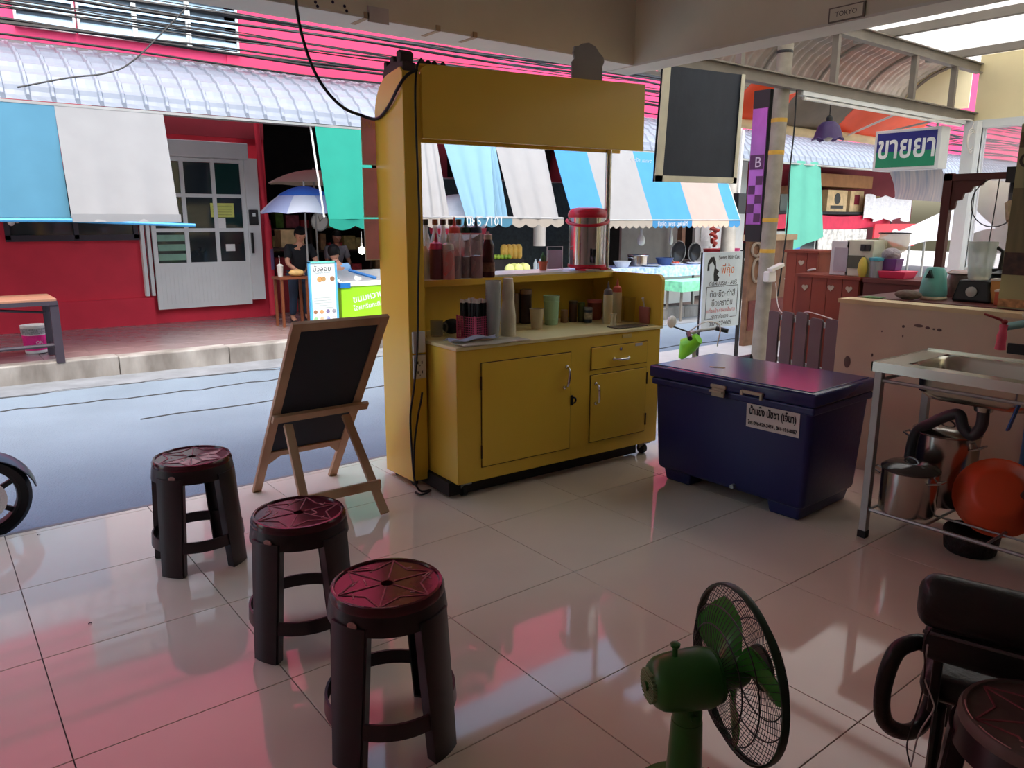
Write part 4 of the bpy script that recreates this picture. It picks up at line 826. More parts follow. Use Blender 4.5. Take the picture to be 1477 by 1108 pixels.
ob('drain_trap', MB().tube(smoothpath([dc+Vector((0,0,-.03)),dc+Vector((0,0,-.10)),dc+Vector((0,.03,-.15)),dc+Vector((0,.07,-.12)),dc+Vector((0,.09,-.07)),dc+Vector((0,.13,-.08)),dc+Vector((0,.20,-.13)),dc+Vector((.02,.27,-.20)),dc+Vector((.03,.29,-.36)),dc+Vector((.04,.29,-.62))],5),.024,12), M_pvc, SK, smooth=True)
M_pot = mat('pot_aluminium', srgb(190,184,176), .2, 1.0, var=.08, scale=3)
def pot(px, py, z, x, r, h, lab, glass=False):
    p = PX(px, py, x); c = Vector((x, p.y, z))
    t = thing('cooking_pot', lab, 'pot', c)
    ob('pot_body', MB().lathe([(r*.96,0),(r,.01),(r,h),(r*1.04,h+.004),(r*.98,h+.004),(r*.97,.012),(1e-5,.012)], c, 32), M_pot, t, smooth=True)
    l_ = ob('pot_lid', MB().lathe([(r*1.03,h+.004),(r*1.04,h+.010),(r*.85,h+.026),(r*.4,h+.036),(1e-5,h+.038)], c, 32), mat('smoked_lid', srgb(70,68,64), .12) if glass else M_pot, t, smooth=True)
    ob('lid_knob', MB().tube([c+Vector((0,.03*cos(g),h+.034+.022*sin(g))) for g in [pi*i/8 for i in range(9)]],.004,6), M_steel if glass else M_blk, l_)
    for s_ in (-1,1): ob('side_handle', MB().tube([c+Vector((0,s_*(r-.002),h*.86)),c+Vector((.0,s_*(r+.032),h*.92)),c+Vector((-.05,s_*(r+.032),h*.92)),c+Vector((-.06,s_*(r-.012),h*.86))],.005,6), M_steel, t, smooth=True)
    return t
pot(1306,742,ZL+.009,3.335,.115,.19,'shiny steel cooking pot with dark glass lid on the sink stand shelf',True)
pot(1352,735,ZL+.009,3.60,.135,.32,'tall aluminium stock pot with metal lid under the sink bowl')
# orange basin leaning, blue basket, dark wok lying
c = PX(1428,690,3.44); ob_ = MB().lathe([(.08,0),(.105,.006),(.158,.10),(.170,.102),(.168,.108),(.153,.104),(.10,.012),(1e-5,.010)],(0,0,0),36)
ob_.xf(Matrix.Translation(c+Vector((.03,-.03,-.075))) @ Matrix.Rotation(radians(20),4,'Z') @ Matrix.Rotation(radians(118),4,'Y') @ Matrix.Translation((0,0,-.06)))
one('plastic_basin', 'orange plastic basin tipped on its side under the sink', 'basin', ob_, mat('orange_plastic', srgb(222,84,42), .4, var=.06), smooth=True, angle=60)
by = c.y-.29
t = thing('blue_basket', 'blue slatted plastic basket under the sink beside the orange basin', 'basket', (3.50,by,ZL))
M_bb = mat('blue_plastic', srgb(40,84,150), .45)
for z in (.012,.10,.19): ob('basket_ring', MB().tube([(3.50+(.135+.25*z*.3)*cos(2*pi*i/32), by+(.135+.25*z*.3)*sin(2*pi*i/32), ZL+.012+z) for i in range(32)],.008,6,closed=True), M_bb, t)
for k in range(28): a = 2*pi*k/28; ob('basket_slat', MB().bar((3.50+.136*cos(a),by+.136*sin(a),ZL+.012),(3.50+.149*cos(a),by+.149*sin(a),ZL+.20),.014,.004,up=(cos(a),sin(a),0)), M_bb, t)
ob('basket_floor', MB().cyl((3.50,by,ZL+.009),(3.50,by,ZL+.016),.135,n=28), M_bb, t)
w_ = MB().lathe([(.001,0),(.06,.004),(.12,.03),(.165,.085),(.168,.085),(.12,.026),(.06,0),(.001,-.004)],(0,0,0),30)
one('iron_wok', 'dark iron wok lying rim down on the blue basket', 'wok', w_.xf(Matrix.Translation((3.40,by,ZL+.31)) @ Matrix.Rotation(radians(172),4,'X')), mat('wok_iron', srgb(46,38,34), .5, .4), smooth=True)
pp = PX(1400,770,3.45); t = thing('black_pot', 'black woven pot on the floor under the sink', 'pot', (3.46,pp.y,0))
ob('pot_body', MB().lathe([(.09,.0),(.10,.01),(.11,.09),(.105,.10),(.10,.09),(.09,.012),(1e-5,.012)],(3.46,pp.y,0),28), mat('black_weave', srgb(34,30,30), .6, bump=.8, bscale=40), t, smooth=True)
# tap on the wall
q = PX(1446,478,3.93)
FA = thing('water_tap', 'pink valve tap with red lever on blue pipe above the sink', 'tap', (4.0,q.y,q.z-.1))
M_tapp = mat('tap_pink', srgb(222,84,110), .4); M_bp = mat('pvc_blue', srgb(70,120,170), .5)
ob('tap_body', MB().tube([(3.93,q.y,q.z-.055),(3.93,q.y,q.z-.02),(3.935,q.y,q.z+.0),(3.94,q.y,q.z+.03)],[.020,.022,.016,.02],14).cyl((3.93,q.y,q.z-.085),(3.93,q.y,q.z-.055),.024,.021,n=14), M_tapp, FA, smooth=True)
ob('tap_lever', MB().tube([(3.94,q.y,q.z+.045),(3.92,q.y+.03,q.z+.06),(3.90,q.y+.075,q.z+.075)],[.006,.006,.005],8).sph((3.94,q.y,q.z+.043),.014,12,8), mat('tap_lever_red', srgb(150,44,44), .4), FA, smooth=True)
ob('supply_pipe', MB().tube([(3.945,q.y-.005,q.z+.02),(4.02,q.y-.06,q.z+.035),(4.10,q.y-.09,q.z+.04)],.018,12), mat('pvc_teal', srgb(120,160,160), .5), FA, smooth=True)
ob('wall_pipe', MB().tube([(4.125,q.y-.10,q.z+.04),(4.125,q.y-.10,.02)],.016,12), M_bp, FA, smooth=True)
one('tied_rag', 'knotted cream rag tied round the tap pipe', 'rag', MB().sph((4.07,q.y-.085,q.z+.07),.05,14,9,sx=1.1,sy=1.2,sz=.6), mat('cream_rag', srgb(206,196,164), .9, bump=1.0, bscale=18, var=.2), smooth=True)
one('black_strap', 'wide black strap hung below the tap along the wall', 'strap', MB().box(4.10,q.y-.40,q.z-.125,4.115,q.y+.03,q.z-.075), M_blk, bevel=.003)
one('blue_strap', 'blue strap hanging from the sink rail', 'strap', MB().bar((3.245,1.02,SZ-.07),(3.25,1.05,SZ-.19),.02,.006), M_bb)

# ================================================================== BLACK BANNER ON THE STEEL BEAM
YB = 4.05
bt = [PY(955,93,YB),PY(1073,108,YB),PY(1060,265,YB),PY(942,262,YB)]
BN = thing('cloth_banner', 'black cloth banner in a cream border hanging from the steel beam', 'banner', (5.05,YB,1.68))
def bq(u, v, d=0): p = bt[0].lerp(bt[1],u).lerp(bt[3].lerp(bt[2],u),v); p.y = YB+d; return p
ob('banner_cloth', MB().grid(lambda u, v: bq(u,v,.012*sin(9*u+2*v)*v*(1-v)*2+.004), 20, 20, .003), mat('black_cloth', srgb(46,52,62), .8, var=.08, bump=.2, bscale=12), BN, smooth=True)
M_cb = mat('cream_border', srgb(206,202,180), .7)
ob('banner_border', MB().grid(lambda u, v: bq(u*.085,v,-.012), 1, 6, .004), M_cb, BN); ob('banner_border', MB().grid(lambda u, v: bq(.955+u*.045,v,-.012), 1, 6, .004), M_cb, BN)
ob('banner_border', MB().grid(lambda u, v: bq(u,.945+.055*v,-.012), 6, 1, .004), M_cb, BN)
# ================================================================== NEIGHBOURING OPEN STALL (steel roof beyond the side beam)
M_bmst = mat('painted_steel', srgb(128,120,110), 0.6, 0.2, var=0.12, scale=5)
M_cream = mat('cream_wall', srgb(228,214,172), 0.75, var=0.06, scale=2)
M_roof = mat('milky_sheet', srgb(226,226,216), 0.5, var=0.05, scale=3, transl=0.5)
def ibeam(y, z, x0, x1, h, w):
    return MB().box(x0,y-w/2,z,x1,y+w/2,z+.012).box(x0,y-w/2,z+h-.012,x1,y+w/2,z+h).box(x0,y-.006,z+.012,x1,y+.006,z+h-.012)
struct('beam_steel_lower', ibeam(4.12,2.54,4.1,10.2,.11,.09), M_bmst, 'grey steel beam carrying the banner')
struct('beam_steel_upper', ibeam(4.12,3.09,4.1,10.2,.11,.08), M_bmst, 'grey steel beam under the milky roof sheets')
for k, x in enumerate((5.6,7.05,8.6,9.55)): struct('beam_strut', MB().box(x-.025,4.09,2.65,x+.025,4.15,3.09), M_bmst, 'grey steel strut between the two steel beams')
for k, x in enumerate((6.2,8.05,9.66)): struct('beam_purlin', MB().box(x-.035,-3.0,3.20,x+.035,4.5,3.28), M_bmst, 'dark grey steel purlin under the roof sheets')
rf = struct('roof_bay', MB().box(4.3,4.45,3.275,10.6,4.5,3.285), M_bmst, 'milky ribbed roof sheets over the neighbouring stall')
pr = []
for k in range(5): x = k*.21; pr += [(x,0),(x+.05,0),(x+.065,.03),(x+.10,.03),(x+.115,0)]
pr.append((1.05,0)); mb = MB()
for (x, z) in pr: mb.v += [Vector((x,-3.2,z)),Vector((x,4.5,z))]
mb.f += [(2*i,2*i+2,2*i+3,2*i+1) for i in range(len(pr)-1)]
r0 = ob('roof_sheet', mb, M_roof, rf); r0.data.transform(wm(rf))
for k in range(6): o = r0 if k == 0 else piece(r0,'roof_sheet',(0,0,0),rf); o.location = wm(rf).inverted() @ Vector((4.3+k*1.05,0,3.29))
struct('wall_cream', MB().box(10.2,-3.2,2.56,10.35,4.12,3.4).box(10.2,-3.2,-.3,10.35,4.12,.8), M_cream, 'cream plastered wall of the neighbouring house')
struct('wall_bay_back', MB().box(4.3,-3.35,-.3,10.35,-3.2,3.3), M_cream, 'cream back wall of the neighbouring stall')
wn = struct('window_6', MB().box(10.26,-3.0,.8,10.28,4.0,2.56), mat('bay_glass', srgb(200,190,196), .05, alpha=.35), 'white framed shop window in the cream wall')
f_ = MB().box(10.17,-3.0,2.47,10.32,4.08,2.56).box(10.17,-3.0,.76,10.32,4.08,.84)
for y in (4.0,3.1,2.2,1.3,.4): f_.box(10.17,y,.8,10.32,y+.08,2.5)
ob('window_frame', f_, M_white, wn)
struct('beam_post', MB().box(10.02,4.0,-.2,10.2,4.14,2.54), M_white, 'white painted post at the corner of the cream wall')
# tube light fixed under the steel beam
tl = thing('tube_light', 'long white fluorescent tube fitting under the steel beam', 'lamp', (8.2,4.1,2.48))
ob('housing', MB().box(6.5,4.08,2.50,9.9,4.14,2.54), M_white, tl); ob('tube', MB().cyl((6.55,4.11,2.482),(9.85,4.11,2.482),.016,n=10), mat('tube_glass', srgb(236,236,230), .3), tl)
# arched corrugated awning sheets beyond the beam
ac = struct('roof_arch', MB().box(5.6,5.55,2.83,11.3,5.6,2.87), M_bmst, 'grey arched corrugated awning beyond the steel beams')
def archp(x0, w):
    return MB().grid(lambda u, v: (x0+w*u, 4.62+.95*(1-cos(radians(95*v))), 3.42-.60*(1-cos(radians(95*(v))))+0.0 if 0 else 2.86+.60*cos(radians(90*v)), ) if False else (x0+w*u, 4.65+.92*sin(radians(90*v)), 2.86+.62*cos(radians(90*v))+.026*sin(2*pi*u*8)+.010*(int(v*14)%2)), 48, 28)
for k in range(5): ob('arch_sheet', archp(5.6+k*1.14,1.15), mat('old_sheet', srgb(168,160,148), .5, .5, var=.15, scale=6), ac, smooth=True)
for k in range(6): ob('arch_rib', MB().tube([(5.6+k*1.14,4.63+.90*sin(radians(a)),2.84+.60*cos(radians(a))) for a in range(0,91,10)],.022,6), M_bmst, ac)
ob('arch_end', MB().prism([(4.65,2.86)]+[(4.65+.92*sin(radians(a)),2.86+.62*cos(radians(a))) for a in range(0,91,10)], lambda p,q,t:(t,p,q), 11.30,11.32), M_cream, ac)
# leaning concrete-grey pole with straps
PO = thing('steel_pole', 'tall grey pipe pole with yellow tape straps beside the picket fence', 'pole', (6.28,4.05,gz(6.3)))
M_pole = mat('pole_grey', srgb(150,142,128), .65, .2, var=.2, scale=9)
ob('pipe', MB().cyl((6.27,4.20,gz(6.3)+.012),(6.36,4.20,3.05),.068,n=20), M_pole, PO, smooth=True)
for z in (1.12,1.40,2.0,2.28): ob('strap', MB().lathe([(.0695,-.018),(.0705,0),(.0695,.018)],(6.27+.09*z/3.05,4.20,z),18), mat('yellow_tape', srgb(206,160,60), .6), PO)
ob('strap', MB().lathe([(.0695,-.012),(.071,0),(.0695,.012)],(6.35,4.20,2.86),18), M_blk, PO)
one('pole_wire', 'thin dark wire hanging down the grey pole', 'wire', MB().tube(smoothpath([(6.45,4.12,2.56),(6.43,4.10,2.2),(6.41,4.10,1.8),(6.42,4.09,1.4),(6.39,4.09,1.0),(6.37,4.10,.7)],6),.007,6), M_cab)
# vertical lit sign on the pole
a = 4.30; LB = thing('vertical_sign', 'tall narrow black sign box with purple checkered face on the grey pole', 'sign', (6.40,4.40,1.25))
ob('sign_box', MB().box(6.30,4.285,1.20,6.44,4.46,2.56), M_blk, LB, bevel=.006)
ob('sign_face', MB().box(6.292,4.295,1.36,6.30,4.45,2.40), mat('sign_purple', srgb(176,96,186), .2, var=.35, scale=3, stretch=(1,1,.6), coat=.6), LB)
for i in range(5):
    for j in range(2):
        if (i+j) % 2 == 0: ob('check_square', MB().box(6.289,4.30+j*.075,1.38+i*.085,6.292,4.37+j*.075,1.46+i*.085), mat('check_dark', srgb(84,44,84), .3), LB)
ob('letter_plate', MB().box(6.289,4.30,1.86,6.292,4.445,1.99), mat('check_dark', srgb(84,44,84), .3), LB)
text('lettering', 'B', (6.2888,4.355,1.925), (0,-1,0), (0,0,1), mat('sign_white', srgb(206,190,206), .4), LB, height=.09)
# picket fence
FE = thing('picket_fence', 'low brown picket fence with white rails beside the grey pole', 'fence', (4.95,2.95,0))
fa, fb_ = Vector((5.10,3.34,0)), Vector((4.80,2.46,0)); fd = (fb_-fa).normalized(); fn_ = Vector((fd.y,-fd.x,0)); fn_ = fn_ if fn_.x < 0 else -fn_
for z in (.375,.69): ob('rail', MB().bar(fa+Vector((0,0,z))-fn_*.012,fb_+Vector((0,0,z))-fn_*.012,.018,.035), M_white, FE)
Lf = (fb_-fa).length
for k in range(6):
    s = .02+k*.152; p = fa+fd*(s+.05); h_ = .855+.012*((k*7)%3-1)
    mb = MB().prism([(-.058,.0),(.058,.0),(.058,h_-.012),(.046,h_),(-.046,h_),(-.058,h_-.012)], lambda u,v,t: p+fd*u+Vector((0,0,v+gz(5)+.012+.12*0))+fn_*t, 0,.016)
    ob('picket', mb, mat('picket_brown', srgb(96,76,78), .65, var=.08), FE)
# plug board and white lead at the pole
PB = thing('plug_adaptor', 'white plug adaptor taped to the grey pole', 'plug', (6.20,4.1,.83))
ob('adaptor_body', MB().box(6.17,4.075,.84,6.29,4.14,.94), M_plug, PB, bevel=.012); ob('plug_top', MB().bar((6.18,4.08,.95),(6.34,4.06,1.0),.06,.035), M_plug, PB, bevel=.006)
one('white_lead', 'white lead looping from the pole plug to the wooden cabinet', 'cable', MB().tube(smoothpath([PY(1132,402,4.02),PY(1155,412,3.95),PX(1160,395,5.9),PX(1166,390,5.66),PX(1176,388,5.62)],6),.008,6), M_plug, smooth=True)
one('thin_lead', 'thin white wire drooping from the pole plug along the fence', 'cable', MB().tube(smoothpath([PY(1119,408,4.02),PY(1122,440,3.95),PX(1130,452,5.15),PX(1150,456,5.07),PX(1165,450,5.02),PX(1200,460,4.87)],6),.0035,6), M_plug)
# wooden planters with heart cut-outs
M_hw = mat('red_wood', srgb(150,68,44), .6, var=.2, scale=3, stretch=(1,1,.12), col2=srgb(104,44,34))
def heart(cy, cz, s, x):
    pts = []
    for i in range(22):
        t = 2*pi*i/22; pts.append((cy+s*16*sin(t)**3/16, cz+s*(13*cos(t)-5*cos(2*t)-2*cos(3*t)-cos(4*t))/16))
    return MB().prism(pts, lambda p,q,t_:(t_,p,q), x-.004, x)
for (y1, y0, zt, lab) in ((3.59,3.31,1.165,'tall red wooden planter box with a heart cut-out'),(3.29,2.80,1.0,'wide red wooden planter box with three heart cut-outs')):
    x0 = 5.66 if zt > 1.1 else 5.36
    t = thing('heart_planter', lab, 'planter', (x0+.15,(y0+y1)/2,gz(5.5)))
    n_ = 3 if zt > 1.1 else 4; w_ = (y1-y0)/n_
    for i in range(n_): ob('plank', MB().box(x0,y0+i*w_+.002,gz(5.5)+.012,x0+.02,y0+(i+1)*w_-.002,zt-.02), M_hw, t)
    for (ya, yb) in ((y0,y0+.02),(y1-.02,y1)): ob('side_board', MB().box(x0+.02,ya,gz(5.5)+.012,x0+.28,yb,zt-.02), M_hw, t)
    ob('back_board', MB().box(x0+.26,y0+.02,gz(5.5)+.012,x0+.28,y1-.02,zt-.02), M_hw, t)
    ob('top_board', MB().box(x0-.015,y0-.015,zt-.02,x0+.295,y1+.015,zt), M_hw, t)
    hs = [((y0+y1)/2,zt-.10)] if n_ == 3 else [(y1-.07,zt-.10),(y0+.21,zt-.09),(y0+.07,zt-.09)]
    for (cy, cz) in hs: ob('heart_cutout', heart(cy,cz,.026,x0), mat('heart_pale', srgb(186,172,150), .8), t)
# counter beyond the low wall and what stands on it
M_dw = mat('dark_counter_wood', srgb(92,40,36), .45, var=.15, scale=3, stretch=(1,.2,1))
ct = thing('stall_counter', 'dark red wooden counter running behind the low wall', 'counter', (4.75,1.7,gz(4.7)))
ob('counter_top', MB().box(4.30,.3,.935,5.25,2.25,.972), M_dw, ct, bevel=.004)
for y in (.35,1.45,2.17): ob('counter_leg', MB().box(4.36,y,gz(4.7)+.012,4.42,y+.06,.935).box(5.13,y,gz(4.7)+.012,5.19,y+.06,.935), M_dw, ct)
ob('counter_panel', MB().box(4.34,.3,.5,4.36,2.23,.935), M_dw, ct)
c2 = thing('back_counter', 'dark red wooden back counter beside the wide heart planter', 'counter', (5.55,2.2,gz(5.5)))
ob('counter_top', MB().box(5.36,1.2,.965,5.80,2.775,1.0), M_dw, c2, bevel=.004); ob('counter_panel', MB().box(5.37,1.2,gz(5.5)+.012,5.39,2.77,.965), M_dw, c2); ob('counter_side', MB().box(5.39,2.75,gz(5.5)+.012,5.78,2.77,.965).box(5.39,1.2,gz(5.5)+.012,5.78,1.22,.965), M_dw, c2)
Z2 = 1.001
def on2(px, py, x): p = PX(px, py, x); return Vector((x, p.y, Z2))
ZT = .973
def on(px, py, x): p = PX(px, py, x); return Vector((x, p.y, ZT))
c = on(1345,428,4.48); t = thing('electric_kettle', 'turquoise electric kettle with cream base on the counter', 'kettle', c)
ob('kettle_body', MB().lathe([(.068,.018),(.072,.03),(.062,.11),(.048,.165),(.040,.175),(1e-5,.178)],c,24), mat('turquoise', srgb(120,204,196), .3), t, smooth=True)
ob('kettle_base', MB().lathe([(.072,0),(.074,.008),(.07,.018)],c,24), mat('kettle_cream', srgb(220,212,180), .4), t); ob('spout', MB().prism([(-.02,.12),(.02,.12),(.0,.165)], lambda p,q,t_: c+Vector((t_,p,q)), -.075,-.045), M_glassd, t)
ob('handle', MB().tube([c+Vector((.05,-.02,.16)),c+Vector((.085,-.02,.14)),c+Vector((.09,-.02,.07)),c+Vector((.068,-.02,.04))],.008,8), mat('turquoise', srgb(120,204,196), .3), t, smooth=True)
c = on(1382,430,4.74); one('cloth_jar', 'brown glass jar with a pleated cloth cover beside the kettle', 'jar', MB().lathe([(.06,0),(.066,.01),(.068,.10),(.06,.125),(.075,.135),(.05,.15),(1e-5,.152)],c,24), mat('brown_jar', srgb(140,112,104), .2, var=.3, scale=20), smooth=True)
c = on(1408,432,4.55); t = thing('blender', 'black blender base with a tall clear jug on the counter', 'blender', c)
ob('blender_base', MB().frus(c.x-.08,c.y-.10,ZT,c.x+.08,c.y+.10,ZT+.115,-.022), M_blk, t, bevel=.012)
ob('control_dial', MB().lathe([(.028,0),(.028,.006),(1e-5,.008)],(0,0,0),18).xf(Matrix.Translation((c.x-.075,c.y,ZT+.055)) @ Matrix.Rotation(-pi/2,4,'Y')), M_galv, t)
ob('jug', MB().lathe([(.05,.115),(.055,.13),(.075,.32),(.072,.32),(.05,.135),(1e-5,.135)],c,22), mat('jug_clear', srgb(206,220,216), .1, alpha=.45), t, smooth=True)
ob('jug_handle', MB().tube([c+Vector((0,-.07,.29)),c+Vector((0,-.10,.27)),c+Vector((0,-.095,.18)),c+Vector((0,-.062,.17))],.010,8), M_blk, t, smooth=True)
c = on(1438,432,4.70); t = thing('coffee_press', 'black lidded press pot with upright plunger on the counter', 'press pot', c)
ob('pot_body', MB().lathe([(.05,0),(.055,.06),(.055,.14)],c,18), M_blk, t); ob('pot_lid', MB().lathe([(.085,.14),(.09,.15),(.05,.165),(1e-5,.168)],c,20), M_blk, t); ob('plunger', MB().bar(c+Vector((0,0,.165)),c+Vector((0,-.015,.25)),.022,.022), M_blk, t)
for k, (px, col, h_, lab) in enumerate(((1437,(206,150,80),.12,'amber plastic tub behind the blender'),(1445,(200,90,60),.07,'red and white snack box by the poster'),(1452,(80,110,150),.09,'small blue packet beside the poster'))):
    c = on(px,436,4.44+.08*(k==0)); t = thing(['plastic_tub','snack_box','blue_packet'][k], lab, 'container', c); ob('container_body', MB().box(c.x-.03,c.y-.028,ZT,c.x+.03,c.y+.028,ZT+h_), mat('box_%d'%k, srgb(*col), .5), t, bevel=.005); ob('container_lid', MB().box(c.x-.032,c.y-.03,ZT+h_,c.x+.032,c.y+.03,ZT+h_+.01), M_plug, t)
c = on(1310,425,4.36); one('grey_rag', 'crumpled grey rag on the counter edge', 'rag', MB().sph(c+Vector((0,0,.025)),.05,14,8,sx=.8,sy=1.5,sz=.55), mat('rag_grey', srgb(128,116,104), .9, bump=1, bscale=22), smooth=True)
c = on(1267,425,4.36); one('green_sponge_cloth', 'checked green cloth hanging over the counter edge', 'cloth', MB().box(4.275,c.y-.05,.94,4.35,c.y+.05,.975).box(4.275,c.y-.05,.87,4.29,c.y+.05,.94), mat('green_check', srgb(96,140,90), .8, var=.4, scale=40))
# stacked appliances and tubs towards the far end
def bx(name, lab, cat, x, pxa, pya, pxb, pyb, dep, m, zb=None, **k):
    a, b = PX(pxa,pya,x), PX(pxb,pyb,x); y0, y1 = sorted((a.y,b.y)); z0, z1 = sorted((a.z,b.z)); z0 = Z2 if zb is None else zb
    t = thing(name, lab, cat, (x+dep/2,(y0+y1)/2,z0)); ob('case', MB().box(x,y0,z0,x+dep,y1,z1), m, t, bevel=.006); return t, y0, y1, z0, z1
t,y0,y1,z0,z1 = bx('toaster_oven','white boxy toaster oven with dark window on the stall counter','oven',5.42,1200,347,1222,398,.16,mat('oven_white', srgb(214,212,214), .35))
ob('oven_window', MB().box(5.415,y0+.01,z0+.03,5.42,y1-.03,z1-.05), mat('grey_pane', srgb(170,166,176), .2), t)
t,y0,y1,z0,z1 = bx('coffee_machine','cream coffee machine with two black dials on the stall counter','coffee machine',5.42,1222,346,1256,398,.2,mat('machine_cream', srgb(206,208,186), .35))
for yy in (.28,.10): ob('dial', MB().box(5.405,y0+(y1-y0)*yy,z1-.075,5.42,y0+(y1-y0)*(yy+.16),z1-.03), M_blk, t)
ob('drip_bay', MB().box(5.413,y0+.06,z0+.06,5.42,y1-.02,z0+.15), mat('bay_dark', srgb(80,84,70), .5), t)
c = PX(1262,372,5.72); one('round_tray', 'round olive tray leaning behind the coffee machine', 'tray', MB().lathe([(.001,0),(.13,0),(.135,.006),(.135,.012),(.001,.012)],(0,0,0),26).xf(Matrix.Translation((5.70,c.y-.02,Z2+.137)) @ Matrix.Rotation(radians(80),4,'Y')), mat('olive_tray', srgb(120,118,76), .5), smooth=True)
c = on2(1285,398,5.50); one('pink_tray', 'bright pink plastic tray on the stall counter', 'tray', MB().frus(c.x-.09,c.y-.14,Z2,c.x+.11,c.y+.10,Z2+.05,.018), mat('pink_tray', srgb(236,70,110), .4), bevel=.004)
c = on2(1283,392,5.51); t = thing('purple_basket', 'purple plastic basket filled with bags in the pink tray', 'basket', (c.x,c.y,Z2+.05)); ob('basket_body', MB().frus(c.x-.06,c.y-.07,Z2+.051,c.x+.06,c.y+.07,Z2+.135,.01), mat('purple_plastic', srgb(96,56,130), .4), t, bevel=.006); ob('bag_heap', MB().sph((c.x,c.y,Z2+.16),.065,12,8,sz=.8), mat('bag_clear', srgb(160,150,156), .3, var=.3, scale=20, bump=.6), t, smooth=True)
c = on2(1262,398,5.44); t = thing('glass_jug', 'pale grey jug with turquoise lid on the stall counter', 'jug', c); ob('jug_body', MB().lathe([(.04,0),(.045,.1),(.045,.12)],c,18), mat('jug_grey', srgb(150,156,160), .3), t); ob('jug_lid', MB().lathe([(.05,.12),(.05,.14),(1e-5,.145)],c,18), mat('teal_lid', srgb(70,160,180), .4), t)
c = on2(1243,400,5.40); one('yellow_jug', 'yellow funnel shaped jug on the stall counter', 'jug', MB().lathe([(.02,0),(.035,.05),(.03,.1),(.012,.14)],c,16), mat('mustard', srgb(206,186,80), .4), smooth=True)
c = PX(1290,345,5.68); t = thing('glass_bowl', 'big round glass bowl of pale liquid on a stand', 'bowl', (5.68,c.y,Z2)); ob('bowl_body', MB().lathe([(.05,.16),(.09,.19),(.105,.25),(.10,.30),(.105,.31)],(5.68,c.y,Z2),24), mat('bowl_glass', srgb(232,224,196), .12, alpha=.6), t, smooth=True); ob('bowl_stand', MB().cyl((5.68,c.y,Z2),(5.68,c.y,Z2+.165),.055,.05,n=18), M_blk, t); ob('bowl_rim', MB().tube([(5.68+.105*cos(2*pi*i/24),c.y+.105*sin(2*pi*i/24),Z2+.31) for i in range(24)],.005,6,closed=True), M_blk, t)
# carved wooden frame on the counter, bulb cord
WF = thing('carved_arch', 'dark red carved wooden arch standing on the counter', 'arch', (4.62,1.7,ZT))
ob('post', MB().box(4.60,1.93,ZT,4.64,1.975,1.66), M_dw, WF); ob('top_rail', MB().box(4.60,.5,1.62,4.64,1.975,1.655), M_dw, WF); ob('post', MB().box(4.60,.5,ZT,4.64,.545,1.62), M_dw, WF)
ob('carved_bracket', MB().prism([(1.93,1.62),(1.93,1.46),(1.905,1.47),(1.90,1.51),(1.875,1.515),(1.865,1.55),(1.835,1.555),(1.82,1.585),(1.78,1.59),(1.76,1.62)], lambda p,q,t:(t,p,q), 4.61,4.63), M_dw, WF)
one('dangling_cord', 'thin black cord with a pendant hanging from the wooden frame', 'cord', MB().tube([(4.62,1.70,1.62),(4.62,1.705,1.40),(4.62,1.715,1.19)],.003,5).sph((4.62,1.715,1.18),.012,8,6), M_cab)
one('wire_loop', 'thin dark wire loop hanging on the wooden frame', 'wire', MB().tube([(4.61,1.70+.12*cos(2*pi*i/24),1.50+.13*sin(2*pi*i/24)) for i in range(24)],.003,5,closed=True), M_cab)
t = thing('clip_fan', 'small dark clip fan with a pale paper collar on the wooden frame', 'fan', (4.62,1.62,1.5)); ob('clip', MB().box(4.59,1.60,1.60,4.66,1.66,1.68), M_blk, t); ob('fan_neck', MB().tube([(4.62,1.63,1.60),(4.60,1.62,1.54),(4.58,1.60,1.50)],[.016,.02,.03],10), M_blk, t); ob('collar', MB().tube([(4.58,1.60,1.50),(4.56,1.57,1.41)],[.045,.05],10), mat('collar_paper', srgb(176,158,130), .8, var=.3, scale=30), t)
one('wooden_tray', 'pale wooden rack bar hanging under the frame rail', 'rack', MB().bar((4.62,1.62,1.38),(4.62,1.44,1.41),.06,.03), mat('pale_wood', srgb(206,184,150), .6, var=.2))
# coffee poster at the end of the counter
pq = PX(1462,188,4.30); p2 = PX(1453,440,4.30)
PS = thing('coffee_poster', 'tall green-beige coffee poster with a large capital letter C', 'poster', (4.30,1.3,ZT))
ob('poster_board', MB().box(4.30,1.0,ZT,4.31,1.515,1.86), mat('poster_green', srgb(170,166,120), .5, var=.1, scale=4), PS)
ob('wood_print', MB().box(4.297,1.0,1.24,4.30,1.513,1.56), mat('print_wood', srgb(128,116,80), .5, var=.2, scale=3, stretch=(1,8,1)), PS)
ob('bean_print', MB().box(4.296,1.0,1.14,4.30,1.513,1.25), mat('print_beans', srgb(76,48,38), .5, var=.5, scale=30), PS)
ob('bean_print', MB().box(4.296,1.0,.98,4.30,1.513,1.02), mat('print_nuts', srgb(190,140,90), .5, var=.5, scale=40), PS)
ob('bean_print', MB().box(4.296,1.0,1.75,4.30,1.513,1.82), mat('print_brown', srgb(120,104,72), .5, var=.5, scale=20), PS)
text('lettering', 'C', (4.2985,1.475,1.69), (0,-1,0), (0,0,1), mat('print_ink', srgb(60,52,40), .5), PS, height=.07, bold=.02)
